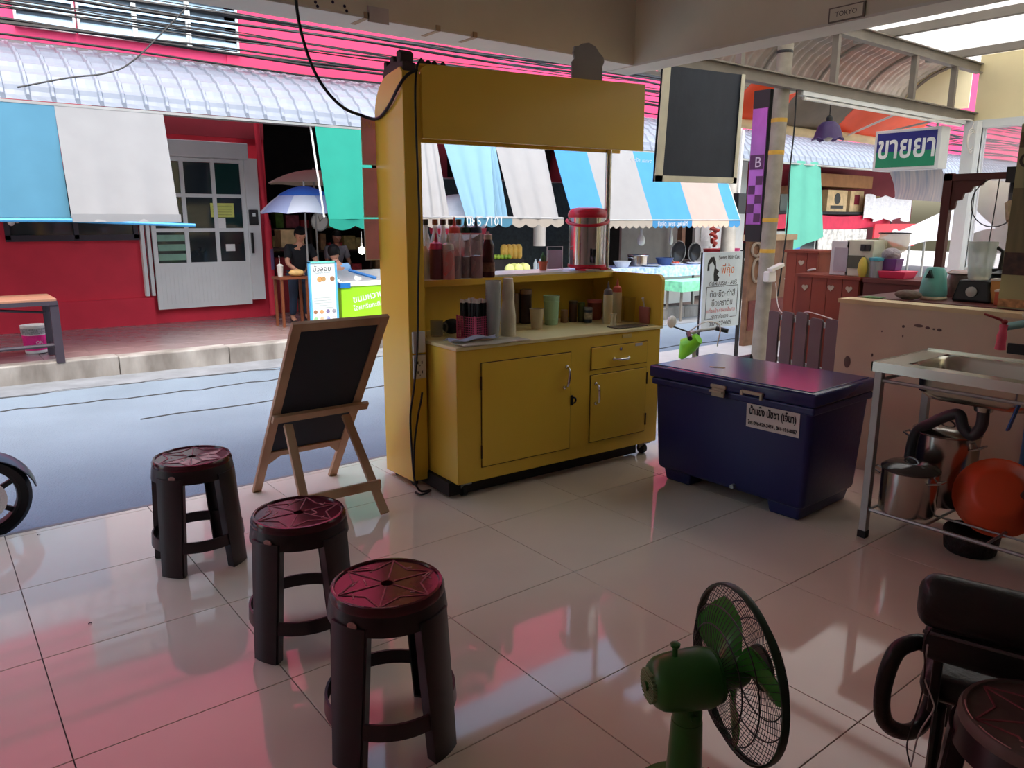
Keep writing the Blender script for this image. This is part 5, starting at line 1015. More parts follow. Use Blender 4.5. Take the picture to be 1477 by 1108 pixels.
# pharmacy light box
a = [PX(*p,9.5) for p in ((1262,190),(1358,182),(1354,243),(1259,246))]; y1, y0, zt, zb = (a[0].y+a[3].y)/2, (a[1].y+a[2].y)/2, 2.46, 1.99
LS = thing('pharmacy_sign', 'white framed light box in blue over green with white Thai lettering', 'sign', (9.62,(y0+y1)/2,zb))
ob('sign_box', MB().box(9.5,y0-.0,zb,9.72,y1,zt), M_white, LS, bevel=.006)
ob('sign_face', MB().box(9.494,y0+.045,(zb+zt)/2-.02,9.5,y1-.035,zt-.035), mat('sign_blue', srgb(44,48,128), .35, var=.05), LS)
ob('sign_face', MB().box(9.494,y0+.045,zb+.035,9.5,y1-.035,(zb+zt)/2-.02), mat('sign_green', srgb(20,136,96), .35, var=.05), LS)
text('lettering', 'ขายยา', (9.493,(y0+y1)/2,(zb+zt)/2+.01), (0,-1,0), (0,0,1), mat('sign_letter', srgb(232,236,232), .4), LS, width=(y1-y0)*.86, height=.22, bold=.02)
ob('bracket', MB().bar((9.6,y0+.1,zt),(9.6,y0+.1,2.56),.02,.02).bar((9.6,y1-.1,zt),(9.6,4.12,2.56),.02,.02), M_galv, LS)
c = PX(1335,262,9.6); one('plastic_sheet', 'faded striped plastic sheet hanging below the light box', 'sheet', MB().grid(lambda u,v: (9.62+.05*sin(3*v), y1-.16-(y1-y0-.16)*u-.10*v, 1.985-.33*v-.05*u*(v)), 14, 8, .003), mat('faded_sheet', srgb(206,198,190), .6, var=.2, scale=5, stretch=(1,8,.3), col2=srgb(150,160,176)), smooth=True)
# purple bell lamp
c = Vector((7.10,4.158,2.16)); t = thing('bell_lamp', 'purple frilled bell pendant lamp hanging from the steel beam', 'lamp', c)
mb = MB(); pf = [(.03,.165),(.06,.16),(.10,.12),(.125,.05),(.135,.01),(.15,0)]; n_ = 32
for (r, z) in pf: mb.v += [c+Vector(((r*(1+.06*(.17-z)/.17*sin(8*2*pi*j/n_)))*cos(2*pi*j/n_),(r*(1+.06*(.17-z)/.17*sin(8*2*pi*j/n_)))*sin(2*pi*j/n_),z-.012*(z<.02)*sin(8*2*pi*j/n_))) for j in range(n_)]
mb.f += [(i*n_+j,i*n_+(j+1)%n_,(i+1)*n_+(j+1)%n_,(i+1)*n_+j) for i in range(len(pf)-1) for j in range(n_)]
ob('lamp_shade', mb, mat('purple_glass', srgb(86,66,118), .3, var=.15, transl=.3), t, smooth=True)
ob('socket', MB().lathe([(.03,.16),(.03,.20),(.018,.22),(1e-5,.222)],c,14), M_blk, t); ob('bulb', MB().sph(c+Vector((0,0,.03)),.05,14,9), M_plug, t, smooth=True); ob('flex', MB().tube([c+Vector((0,0,.22)),c+Vector((0,0,.385))],.005,6), M_cab, t)
# orange and grey tarpaulin canopy
YT = 5.2
def tarp(name, lab, pa, pb, m):
    a, b = PY(*pa,YT), PY(*pb,YT); return one(name, lab, 'tarpaulin', MB().grid(lambda u,v: (a.x+(b.x-a.x)*u, YT-.35*(1-v)+.02*sin(12*u), (2.72+.05*sin(7*u))*(1-v)+2.44*v), 16, 6, .004), m, smooth=True)
M_or = mat('orange_tarp', srgb(236,92,28), .5, var=.12, scale=3, transl=.4)
tarp('tarpaulin_sheet','orange tarpaulin strip between the banner and the purple sign',(1040,140),(1109,182),M_or)
tarp('tarpaulin_sheet','grey brown tarpaulin strip beside the grey pole',(1109,140),(1199,178),mat('grey_tarp', srgb(120,108,92), .6, var=.12, transl=.2))
tarp('tarpaulin_sheet','bright orange tarpaulin strip above the purple lamp',(1199,150),(1310,188),M_or)
a, b = PY(1040,182,YT), PY(1310,188,YT); one('canopy_roll', 'cream rolled canvas along the foot of the tarpaulin', 'canvas', MB().tube([(a.x+(b.x-a.x)*i/12,YT,2.40+.01*sin(i)) for i in range(13)],.05,10), mat('cream_canvas', srgb(226,204,160), .8), smooth=True)
struct('beam_tarp', MB().box(6.3,5.16,2.72,11,5.22,2.78), M_bmst, 'steel tube carrying the tarpaulin')
WT = thing('white_tent', 'large white plastic sheet pitched like a tent beyond the stall', 'tent', (13.2,5.85,gz(13)))
for tx, ty, tz in ((11.7,5.85,1.1),(13.2,5.85,1.42),(14.7,5.85,1.68)): ob('tent_pole', MB().cyl((tx,ty,gz(tx)+.012),(tx,ty,tz),.02,n=8), M_galv, WT)
ob('tent_sheet', MB().grid(lambda u,v: (11.6+3.2*u, 5.4+.9*v, .95+.75*(u*.8+.2)*(1-abs(v-.5)*1.2)+.03*sin(9*u+5*v)), 16, 10, .004), mat('white_sheet', srgb(206,208,212), .5, var=.04, transl=.4), WT, smooth=True)

t = thing('cable_coil', 'coiled white cable hung at the end of the steel beam', 'cable', (9.95,4.02,2.2))
for k in range(3): ob('cable_loop', MB().tube([(9.95+.02*k+.10*cos(2*pi*i/20)*(1+.1*k),4.02,2.33+.12*sin(2*pi*i/20)-.02*k) for i in range(20)],.007,5,closed=True), M_plug, t)
ob('cable_tail', MB().tube(smoothpath([(9.95,4.02,2.45),(9.93,4.03,2.54),(9.3,4.05,2.50),(8.9,4.06,2.47)],5),.007,5), M_plug, t)
one('prop_rod', 'thin pale rod propping the canvas roll to the steel beam', 'rod', MB().tube([(9.25,5.15,2.42),(8.6,4.16,2.56)],.012,6), M_plug)
for k,(px,py) in enumerate(((978,1012),(983,1038),(130,900),(56,772))):
    p = PZ(px,py,0); one('floor_scrap', 'tiny dark scrap lying on the polished floor tiles', 'scrap', MB().grid(lambda u,v: (p.x+.012*(u-.5), p.y+.006*(v-.5), .002+.003*sin(pi*u)), 4, 2, .001), M_rub, 'scraps on the floor')
# ================================================================== STREET: awnings
def fabric(name, c, **k): return mat(name, srgb(*c), .75, var=k.pop('var',.04), scale=4, transl=k.pop('transl',.35), **k)
M_fb, M_fw, M_fg, M_fc = fabric('fabric_blue',(84,142,168)), fabric('fabric_white',(162,163,164)), fabric('fabric_green',(34,158,138)), fabric('fabric_cream',(186,178,166))
M_sky = fabric('fabric_skyblue',(74,150,200))
def panel(t, name, xa, xb, top, bot, m, wave=.02, nu=14, nv=10, ph=0, xs=0.0):
    """cloth strip between x=xa..xb hung from top(y,z) to bot(y,z) with soft folds"""
    return ob(name, MB().grid(lambda u,v: (xa+(xb-xa)*u+xs*v, top[0]+(bot[0]-top[0])*v+wave*sin(2*pi*(xb-xa)*u*2.6+ph)*v, top[1]+(bot[1]-top[1])*v-.02*sin(pi*v)), nu, nv, .004), m, t, smooth=True)
def valance(t, xa, xb, y, z, h, m, sc=.13, amp=.045):
    n = max(1, round((xb-xa)/sc)); pts = [(xa,z),(xb,z)]
    for i in range(n*6+1): q = i/(n*6); pts.append((xb-(xb-xa)*q, z-h-amp*abs(sin(pi*q*n))+amp*.5))
    return ob('valance', MB().prism(pts, lambda p,q,t_:(p,t_,q), y-.002,y+.002), m, t)
TY, TZ = 8.47, 2.44
a = thing('drop_awning', 'long drop awning of blue and white cloth in front of the red wall', 'awning', (1.0,8.2,1.34))
panel(a,'cloth_strip',-1.6,1.216,(TY,TZ),(8.28,1.41),M_fb,wave=.015,nu=30); panel(a,'cloth_strip',1.216,2.164,(TY,TZ),(8.20,1.37),M_fw,ph=1)
ob('hem', MB().box(1.216,8.185,1.37,2.175,8.20,1.445), M_fw, a); ob('bottom_pole', MB().tube([(-1.6,8.27,1.40),(1.2,8.22,1.385),(2.30,8.17,1.335)],.018,8), mat('pole_blue', srgb(70,150,200), .4), a)
a = thing('drop_awning', 'sea green drop awning with scalloped hem over the freezer', 'awning', (4.1,8.3,1.2))
panel(a,'cloth_strip',3.775,4.42,(TY,TZ),(8.22,1.40),M_fg,wave=.01); valance(a,3.78,4.43,8.22,1.40,.10,M_fg,.30,.05)
ob('side_pole', MB().tube([(3.74,8.52,2.48),(3.76,8.30,1.42)],.012,8), M_white, a)
# torn awning behind the kiosk opening
a = thing('drop_awning', 'torn awning of split blue and white strips hanging behind the kiosk', 'awning', (6.0,8.05,1.3))
def pst(pa, pb, qa, qb, m, y=8.0, ph=0):
    A_, B_ = PY(*pa,8.46), PY(*pb,8.46); C_, D_ = PY(*qa,y), PY(*qb,y); A_.z = B_.z = 2.44
    def f(u,v):
        p = A_.lerp(B_,u).lerp(C_.lerp(D_,u),v); p.y += .03*sin(16*u+ph)*(.3+v*.7); return p
    ob('cloth_strip', MB().grid(f,18,12,.004), m, a, smooth=True)
pst((600,196),(628,200),(607,314),(648,314),M_fw); pst((637,200),(706,206),(674,315),(712,315),fabric('fabric_pale',(130,172,196)),ph=1); pst((700,206),(712,207),(712,315),(731,315),fabric('fabric_pale',(130,172,196)),y=8.05,ph=2); pst((712,206),(783,212),(742,315),(806,316),M_fw,ph=3)
x0, x1, xm = PY(590,313,8).x, PY(812,316,8).x, PY(738,315,8).x
ob('bottom_rod', MB().tube([(x0,8,1.425),(x1,8,1.41)],.02,8), M_fw, a); xb_ = PY(655,315,8).x
valance(a,x0,xb_,7.985,1.42,.10,M_fc,.22); vb = valance(a,xb_,xm,7.985,1.42,.10,M_fb,.22); valance(a,xm,x1,7.985,1.415,.10,M_fc,.22)
text('lettering','085 7101',((xb_+xm)/2,7.982,1.375),(1,0,0),(0,0,1),M_white,vb,width=.55)
# striped awning
a = thing('drop_awning', 'sky blue and cream striped awning with scalloped valance over the cooking stall', 'awning', (9.2,8.05,1.2))
bxs = [PY(p,317,8).x for p in (827,874,941,998,1051,1067)]; cols = [M_sky,M_fw,M_sky,fabric('fabric_blush_stripe',(178,164,156)),M_sky]
for k in range(5):
    panel(a,'cloth_strip',bxs[k],bxs[k+1],(8.47,2.44),(8.0,1.39),cols[k],wave=.004)
    v_ = valance(a,bxs[k],bxs[k+1],7.995,1.39,.10,[M_sky,M_fc,M_sky,fabric('fabric_blush',(232,200,180)),M_sky][k],.14,.04)
    if k == 2: text('lettering','รับจัด เพชร บุฟเฟ่ต์',((bxs[2]+bxs[3])/2,7.99,1.33),(1,0,0),(0,0,1),M_white,v_,width=.7)
ob('bottom_rod', MB().tube([(bxs[0],8,1.392),(bxs[-1],8,1.392)],.012,8), M_galv, a); ob('side_arm', MB().tube([(bxs[-1]+.01,8.5,2.44),(bxs[-1]+.01,8.0,1.39)],.014,8), M_galv, a)
p = PY(928,223,8.33); text('lettering','รับจัด เพชร',(p.x,8.41,2.30),(1,0,0),(0,-.42,.9),M_white,a,width=.5,lift=.03)
# ================================================================== left pavement
M_ptop = mat('bench_wood', srgb(150,108,86), .55, var=.2, scale=3, stretch=(.2,1,1)); M_pfr = mat('bench_frame', srgb(52,46,56), .5, var=.1)
z0 = gz(.5)+.171
t = thing('pavement_bench', 'dark framed bench with a brown board top at the kerb', 'bench', (.3,8.4,z0))
ob('bench_top', MB().box(-1.2,8.02,.665,.985,8.60,.69), M_ptop, t, bevel=.004)
ob('bench_edge', MB().box(-1.2,8.01,.63,.99,8.03,.668).box(.97,8.02,.63,.99,8.6,.668), M_pfr, t)
for (x,y) in ((.96,8.04),(.96,8.56),(-1.15,8.04)): ob('bench_leg', MB().box(x-.035,y-.02,gz(1) if y<8.03 else z0,x+.035,y+.02,.64), M_pfr, t)
ob('bench_rail', MB().tube([(-1.2,8.05,.25),(.96,8.05,.26)],.018,8).tube([(.96,8.04,.22),(.96,8.56,.22)],.015,8), M_pfr, t); ob('bench_rail', MB().tube([(.55,8.1,.60),(.90,8.2,.55)],.012,8), M_pfr, t)
c = Vector((.86,8.82,z0)); t = thing('paint_bucket', 'white plastic paint bucket with magenta print under the bench', 'bucket', c)
ob('bucket_body', MB().lathe([(.095,0),(.10,.005),(.118,.26),(.122,.26),(.122,.275),(.114,.275),(.098,.012),(1e-5,.012)],c,26), mat('bucket_white', srgb(220,216,214), .4), t, smooth=True)
ob('bucket_print', MB().lathe([(.1025,.03),(.1145,.18)],c,26), mat('bucket_pink', srgb(220,30,130), .4, var=.25, scale=14), t); ob('bucket_band', MB().lathe([(.1165,.19),(.121,.25)],c,26), mat('bucket_check', srgb(150,146,150), .5, var=.5, scale=60), t)
text('lettering','OK',c+Vector((.02,-.1085,.11)),(1,.1,0),(0,0,1),M_white,t,width=.06)
t = thing('bulb_cluster', 'pair of bare bulbs hanging on the red wall above the bench', 'lamp', (.885,10.30,1.30))
for dx, dz in ((-.03,0),(.03,.03)): ob('bulb', MB().sph((.95+dx,10.3,1.36+dz),.035,12,8,sz=1.2), M_plug, t, smooth=True)
ob('lamp_holder', MB().box(.88,10.3,1.42,1.12,10.5,1.47), M_pfr, t)
# front of a parked motorbike at the shop edge
c = Vector((.105,4.135,gz(0)+.205)); MBK = thing('motorbike', 'black motorbike parked on the road at the shop edge, front wheel showing', 'motorbike', (-.4,4.25,gz(0)))
def wheel(cx, par):
    w_ = ob('tyre', MB().lathe([(.155,-.035),(.185,-.038),(.202,-.02),(.204,0),(.202,.02),(.185,.038),(.155,.035),(.15,0),(.155,-.035)],(0,0,0),40), M_rub, par, smooth=True, M=Matrix.Translation(cx) @ Matrix.Rotation(pi/2,4,'X'))
    ob('wheel_rim', MB().lathe([(.156,-.03),(.156,.03),(.142,.03),(.138,0),(.142,-.03),(.156,-.03)],(0,0,0),36).lathe([(.035,-.045),(.035,.045)],(0,0,0),14), M_blk, w_, M=Matrix.Translation(cx) @ Matrix.Rotation(pi/2,4,'X'), smooth=True)
    for k in range(6): an = k*pi/3+.3; ob('spoke', MB().bar(cx+Vector((.03*cos(an),0,.03*sin(an))),cx+Vector((.147*cos(an+.15),0,.147*sin(an+.15))),.022,.02,up=(0,1,0)), M_blk, w_)
    ob('brake_disc', MB().lathe([(.10,0),(.10,.003),(.07,.003),(.07,0)],(0,0,0),24).xf(Matrix.Translation(cx+Vector((0,-.045,0))) @ Matrix.Rotation(pi/2,4,'X')), M_steel, w_)
wheel(c, MBK); wheel(c-Vector((1.22,0,0)), MBK)
M_bkp = mat('bike_grey', srgb(84,90,104), .25, var=.05)
ob('front_fender', MB().grid(lambda u,v: (c.x+.222*cos(radians(15+140*u)), c.y+(v-.5)*.11, c.z+.222*sin(radians(15+140*u))-.03*(2*v-1)**2), 16, 6, .006), M_bkp, MBK, smooth=True)
for s in (-1,1): ob('fork', MB().tube([c+Vector((0,s*.07,0)),c+Vector((-.20,s*.07,.50))],.02,10), M_galv, MBK)
ob('body_fairing', MB().tube([c+Vector((-.20,0,.50)),c+Vector((-.24,0,.66)),c+Vector((-.38,0,.40)),c+Vector((-.7,0,.36)),c+Vector((-1.2,0,.46))],[.10,.12,.13,.14,.08],14), M_bkp, MBK, smooth=True)
ob('saddle', MB().tube([c+Vector((-.55,0,.50)),c+Vector((-.8,0,.53)),c+Vector((-1.2,0,.56))],[.09,.12,.09],12), M_blk, MBK, smooth=True)
ob('handlebar', MB().tube([c+Vector((-.36,-.32,.74)),c+Vector((-.26,-.12,.72)),c+Vector((-.26,.12,.72)),c+Vector((-.36,.32,.74))],.014,8), M_blk, MBK)
# overhead cables
rg = random.Random(5)
for k in range(26):
    zL = 3.25+1.15*rg.random()*.8; yy = rg.uniform(8.7,9.4); dz = rg.uniform(-.28,.12); rad = rg.choice([.006,.008,.012,.017])
    P = [Vector((-6+40*i/40, yy+.05*sin(i*.3+k), zL+dz*(i/40)-.10*sin(pi*((i*1.0) % 16)/16)+.02*sin(i*1.3+k*2))) for i in range(41)]
    one('power_cable', {.006:'hair-thin',.008:'thin',.012:'medium',.017:'thick'}[rad]+' black overhead cable strung along the street before the pink wall', 'cable', MB().tube(P, rad, 5), M_cab, 'overhead street cables')
one('service_wire', 'thin drooping wire crossing the canopy towards the bench', 'wire', MB().tube(smoothpath([PY(270,10,8.4),PY(195,85,8.4),PY(155,105,8.4),PY(100,112,8.4),PY(25,126,8.4)],6),.008,5), M_cab)
# ================================================================== snack corner with people
z0 = gz(4)+.156
c = Vector((3.98,9.35,z0)); t = thing('parasol', 'blue and white parasol open over the snack table', 'parasol', (3.98,9.35,z0))
ob('parasol_pole', MB().cyl((3.98,9.35,z0),(3.98,9.35,1.86),.012,n=10), M_galv, t)
def gore(k, n, cx, cy, zt, zr, R, v0, v1):
    return MB().grid(lambda u,v: (lambda a,r: (cx+r*cos(a),cy+r*sin(a),zt-(zt-zr)*(r/R)**1.9))(2*pi*(k+u)/n,R*(v0+(v1-v0)*v)*(1-.035*sin(pi*u)*(v0+(v1-v0)*v))), 4, 5, .003)
Mu1, Mu2, Mu3 = fabric('parasol_blue',(58,118,214)), fabric('parasol_white',(218,226,240)), fabric('parasol_lav',(176,190,226))
for k in range(8):
    ob('canopy_gore', gore(k,8,3.98,9.35,1.80,1.47,.56,0.02,.58), Mu1, t, smooth=True); ob('canopy_gore', gore(k,8,3.98,9.35,1.79,1.46,.56,.56,1), Mu2 if k%2 else Mu3, t, smooth=True)
ob('ferrule', MB().cyl((3.98,9.35,1.80),(3.98,9.35,1.87),.01,.005,n=8), M_blk, t)
t = thing('parasol', 'beige parasol half hidden behind the blue one', 'parasol', (4.45,10.1,z0)); ob('parasol_pole', MB().cyl((4.45,10.1,z0),(4.45,10.1,2.08),.012,n=10), M_galv, t)
for k in range(8): ob('canopy_gore', gore(k,8,4.45,10.1,2.05,1.86,.62,.02,1), fabric('parasol_beige',(206,196,184)), t, smooth=True)
# table
M_tw = mat('snack_table_wood', srgb(120,66,40), .5, var=.15)
t = thing('snack_table', 'small brown wooden table under the blue parasol', 'table', (4.0,9.33,z0)); ob('table_top', MB().box(3.55,9.22,.66,3.94,9.50,.69), M_tw, t)
for x in (3.58,3.91):
    for y in (9.25,9.47): ob('leg', MB().bar((x,y,z0),(x,y,.66),.03,.03), M_tw, t)
one('bread_bag', 'clear bag of bread rolls on the snack table', 'bag', MB().sph((3.80,9.30,.735),.06,14,8,sx=1.7,sy=1.0,sz=.75), mat('bread_bag', srgb(214,176,110), .4, var=.3, scale=14), smooth=True)
one('drink_cup', 'tall white drink cup with straw on the snack table', 'cup', MB().lathe([(.03,0),(.04,.13),(.042,.135),(.02,.155),(1e-5,.155)],(3.63,9.40,.69),14).cyl((3.63,9.40,.83),(3.625,9.40,.95),.004,n=6), M_plug, smooth=True)
M_skin = mat('skin', srgb(196,140,112), .55, var=.06); M_skd = mat('skin_tan', srgb(160,108,86), .55, var=.06); M_hair = mat('black_hair', srgb(16,13,13), .6, spec=.2)
def skinmesh(chains, subd=1):
    vs, es, rd, idx = [], [], [], {}
    for ch in chains:
        prev = None
        for (p, r) in ch:
            key = tuple(round(x,4) for x in p)
            if key not in idx: idx[key] = len(vs); vs.append(p); rd.append(r)
            i = idx[key]
            if prev is not None and prev != i: es.append((prev,i))
            prev = i
    me = bpy.data.meshes.new('skeleton'); me.from_pydata([tuple(p) for p in vs], es, []); o = bpy.data.objects.new('skeleton', me); C.objects.link(o)
    md = o.modifiers.new('skin','SKIN'); md.use_smooth_shade = True; sv = me.skin_vertices[0].data
    for i, r in enumerate(rd): sv[i].radius = (r,r); sv[i].use_root = (i == 0)
    s_ = o.modifiers.new('sub','SUBSURF'); s_.levels = subd; s_.render_levels = subd
    bpy.context.view_layer.update(); e = o.evaluated_get(bpy.context.evaluated_depsgraph_get()); m2 = e.to_mesh()
    mb = MB().add([v.co.copy() for v in m2.vertices],[tuple(p.vertices) for p in m2.polygons]); e.to_mesh_clear(); bpy.data.objects.remove(o); bpy.data.meshes.remove(me); return mb
def person(label, J, face, shirt, trousers, skin, hairlong=False, shoes=None, scale=1.0):
    """J: joint positions in world space; face: unit direction the face looks"""
    V = {k: Vector(v) for k, v in J.items()}; s = scale
    t = thing('person', label, 'person', (V['pelvis'].x,V['pelvis'].y,min(V['ankL'].z,V['ankR'].z)-.07*s))
    ch = [[(V['pelvis'],.10*s),(V['pelvis'].lerp(V['chest'],.5),.09*s),(V['chest'],.105*s),(V['neck'],.045*s),(V['head'],.06*s)]]
    for S_ in 'LR':
        ch.append([(V['chest'],.105*s),(V['sh'+S_],.052*s),(V['el'+S_],.038*s),(V['wr'+S_],.027*s),(V['hand'+S_],.03*s)])
        ch.append([(V['pelvis'],.10*s),(V['hip'+S_],.08*s),(V['kn'+S_],.055*s),(V['ank'+S_],.036*s),(V['toe'+S_],.034*s)])
    mb = skinmesh(ch)
    f = Vector(face).normalized(); up = (V['head']-V['neck']).normalized(); up = (up-f*up.dot(f)).normalized(); rt = f.cross(up)
    H = V['head']; hm = Matrix((rt.to_4d(),f.to_4d(),up.to_4d(),Vector((0,0,0,1)))).transposed(); hm.translation = H
    for i in range(3): hm[3][i] = 0
    hm[3][3] = 1
    hd = MB().sph((0,0,0),.088*s,20,14,sx=.86,sy=1.0,sz=1.25)
    hd.v = [Vector((p.x*(1-.25*max(0,-p.z/(.11*s))), p.y, p.z)) for p in hd.v]
    hd.add([(-.012*s,.082*s,-.015*s),(.012*s,.082*s,-.015*s),(0,.108*s,-.02*s),(0,.084*s,.025*s)],[(0,1,2),(0,2,3),(1,3,2)])
    for sg in (-1,1): hd.sph((sg*.078*s,-.005*s,-.005*s),.02*s,8,6,sx=.4,sy=.8,sz=1.3)
    mb.join(hd.xf(hm))
    for S_ in 'LR':                                # five fingers each, slightly curled
        h0, w0 = V['hand'+S_], V['wr'+S_]; d = (h0-w0).normalized(); sd_ = d.cross(Vector((0,0,1))); sd_ = sd_.normalized() if sd_.length > .1 else Vector((1,0,0)); dn = d.cross(sd_); dn = dn if dn.z < 0 else -dn
        for i, (o_, l) in enumerate(((-.026,.055),(-.009,.065),(.009,.06),(.025,.045))):
            q = h0+sd_*o_*s+d*.015*s; mb.tube([q,q+d*l*.55*s,q+d*l*.85*s+dn*l*.35*s],[.010*s,.009*s,.007*s],6)
        q = h0-d*.03*s-sd_*.03*s; mb.tube([q,q-sd_*.022*s+d*.02*s,q-sd_*.03*s+d*.045*s],[.011*s,.010*s,.008*s],6)
    body = ob('body', mb, skin, t, smooth=True, angle=80)
    ey = MB()
    for sg in (-1,1): ey.sph((sg*.032*s,.079*s,.012*s),.010*s,8,6,sy=.5)
    ob('eyes', ey.xf(hm), M_blk, body); ob('mouth', MB().sph((0,.080*s,-.052*s),.02*s,10,6,sx=1,sy=.3,sz=.25).xf(hm), mat('lips', srgb(150,80,76), .5), body)
    hr = MB().sph((0,-.012*s,.018*s),.098*s,18,12,sx=.92,sy=1.02,sz=1.18); hr.v = [p for p in hr.v]
    keep = [i for i, p in enumerate(hr.v) if p.z > (.03 if p.y > .03*s else (-.055 if not hairlong else -.2))*s]
    ks = set(keep); rm = {o: i for i, o in enumerate(keep)}; h2 = MB(); h2.v = [hr.v[i] for i in keep]; h2.f = [tuple(rm[i] for i in q) for q in hr.f if all(i in ks for i in q)]
    if hairlong: h2.sph((0,-.07*s,-.08*s),.08*s,12,8,sx=1,sy=.5,sz=1.8)
    ob('hair', h2.xf(hm), M_hair, t, smooth=True)
    k_ = 1.17
    sc = [[(V['pelvis']+Vector((0,0,-.03*s)),.108*s*k_),(V['pelvis'].lerp(V['chest'],.5),.098*s*k_),(V['chest'],.112*s*k_),(V['neck'].lerp(V['chest'],.35),.062*s)]]
    for S_ in 'LR': sc.append([(V['chest'],.112*s*k_),(V['sh'+S_],.062*s*k_),(V['sh'+S_].lerp(V['el'+S_],.75),.052*s*k_)])
    ob('shirt', skinmesh(sc), shirt, t, smooth=True, angle=80)
    sc = []
    for S_ in 'LR': sc.append([(V['pelvis'],.112*s),(V['hip'+S_],.092*s),(V['kn'+S_],.068*s),(V['ank'+S_]+Vector((0,0,.03*s)),.055*s)])
    ob('trousers', skinmesh(sc), trousers, t, smooth=True, angle=80)
    for S_ in 'LR':
        a_, b_ = V['ank'+S_], V['toe'+S_]; ob('shoe', MB().tube([a_+(a_-b_)*.3+Vector((0,0,-.03*s)),a_+Vector((0,0,-.03*s)),b_+Vector((0,0,-.02*s)),b_+(b_-a_)*.2+Vector((0,0,-.025*s))],[.03*s,.04*s,.035*s,.02*s],10), shoes or M_blk, t, smooth=True)
    return t
g = z0+.07
person('person in a black T-shirt and jeans leaning over the snack table', dict(pelvis=(3.99,9.70,.70),chest=(3.98,9.60,.99),neck=(3.975,9.56,1.10),head=(3.965,9.51,1.20),
    shL=(3.83,9.60,1.04),shR=(4.13,9.60,1.04),elL=(3.78,9.53,.84),elR=(4.18,9.53,.84),wrL=(3.86,9.44,.76),wrR=(4.11,9.44,.77),handL=(3.89,9.39,.735),handR=(4.08,9.39,.74),
    hipL=(3.91,9.70,.66),hipR=(4.07,9.70,.66),knL=(3.89,9.66,.40),knR=(4.08,9.66,.40),ankL=(3.88,9.70,g),ankR=(4.08,9.70,g),toeL=(3.87,9.58,g-.03),toeR=(4.09,9.58,g-.03)),
    (-.05,-.85,-.5), mat('black_tee', srgb(26,26,30), .85), mat('jeans', srgb(44,58,78), .85, var=.15), M_skin, scale=.86)
person('person in a light blue shirt seated at the snack table, back to the street', dict(pelvis=(4.22,8.98,.48),chest=(4.21,9.00,.77),neck=(4.21,9.02,.88),head=(4.20,9.04,.98),
    shL=(4.35,9.0,.81),shR=(4.07,9.0,.81),elL=(4.40,9.05,.60),elR=(4.02,9.05,.60),wrL=(4.34,9.20,.56),wrR=(4.08,9.20,.56),handL=(4.32,9.25,.57),handR=(4.10,9.25,.57),
    hipL=(4.29,9.0,.46),hipR=(4.14,9.0,.46),knL=(4.32,9.30,.46),knR=(4.10,9.30,.46),ankL=(4.32,9.30,g),ankR=(4.10,9.30,g),toeL=(4.32,9.42,g-.03),toeR=(4.10,9.42,g-.03)),
    (0,.95,-.2), mat('blue_shirt', srgb(130,176,222), .8), mat('dark_trousers', srgb(34,40,56), .85), M_skin, scale=.86)
t = thing('low_stool', 'low brown wooden stool under the seated person', 'stool', (4.22,8.98,z0)); ob('seat', MB().box(4.08,8.88,.33,4.36,9.10,.36), M_tw, t)
for x in (4.1,4.34):
    for y in (8.90,9.08): ob('leg', MB().bar((x,y,z0+.016),(x,y,.33),.028,.028), M_tw, t)
person('person with dark hair in a grey top standing behind the freezer', dict(pelvis=(5.02,10.75,.62),chest=(5.02,10.72,.92),neck=(5.02,10.70,1.03),head=(5.02,10.68,1.13),
    shL=(5.16,10.72,.97),shR=(4.88,10.72,.97),elL=(5.20,10.66,.75),elR=(4.84,10.66,.75),wrL=(5.12,10.52,.70),wrR=(4.92,10.52,.70),handL=(5.09,10.47,.70),handR=(4.95,10.47,.70),
    hipL=(5.10,10.75,.58),hipR=(4.94,10.75,.58),knL=(5.10,10.73,.34),knR=(4.94,10.73,.34),ankL=(5.10,10.77,z0+.05),ankR=(4.94,10.77,z0+.05),toeL=(5.10,10.66,z0+.03),toeR=(4.94,10.66,z0+.03)),
    (-.15,-.95,-.25), mat('grey_top', srgb(120,116,124), .85), mat('dark_trousers', srgb(34,40,56), .85), M_skd, True, scale=.84)
# menu stand and freezer
c0 = PY(447,378,8.45); zt = .91; x0, x1 = 3.60, 3.95; zf = gz(4)+.171
t = thing('menu_stand', 'tall white illustrated menu board with blue edges on the pavement', 'sign', (3.78,8.47,zf))
ob('board', MB().box(x0+.02,8.45,zf,x1-.02,8.47,zt), mat('menu_white', srgb(226,232,230), .4, var=.03), t)
for x in (x0,x1-.022): ob('edge_strip', MB().box(x,8.44,zf,x+.022,8.48,zt+.008), mat('menu_blue', srgb(90,176,226), .4), t)
ob('top_strip', MB().box(x0,8.44,zt-.012,x1,8.48,zt+.006), mat('menu_teal', srgb(110,206,190), .4), t)
text('lettering','บัวลอย',((x0+x1)/2-.01,8.449,zt-.075),(1,0,0),(0,0,1),M_ink,t,width=.22); text('lettering','เมนูอร่อย สดใหม่',((x0+x1)/2-.01,8.449,zt-.125),(1,0,0),(0,0,1),mat('menu_ink', srgb(110,140,150), .5),t,width=.2)
cc = [(150,110,80),(200,150,100),(120,110,150),(150,150,160),(150,200,150),(206,180,150),(150,160,206),(200,200,200),(206,190,196),(220,196,120),(226,206,130)]
for k in range(11):
    xx = x0+.06+(k%4)*.078; zz = zf+.27-(k//4)*.082
    ob('food_picture', MB().lathe([(.024,0),(.024,.003),(1e-5,.003)],(0,0,0),14).xf(Matrix.Translation((xx,8.45,zz)) @ Matrix.Rotation(pi/2,4,'X')), mat('food_%d'%k, srgb(*cc[k]), .5, var=.3, scale=60), t)
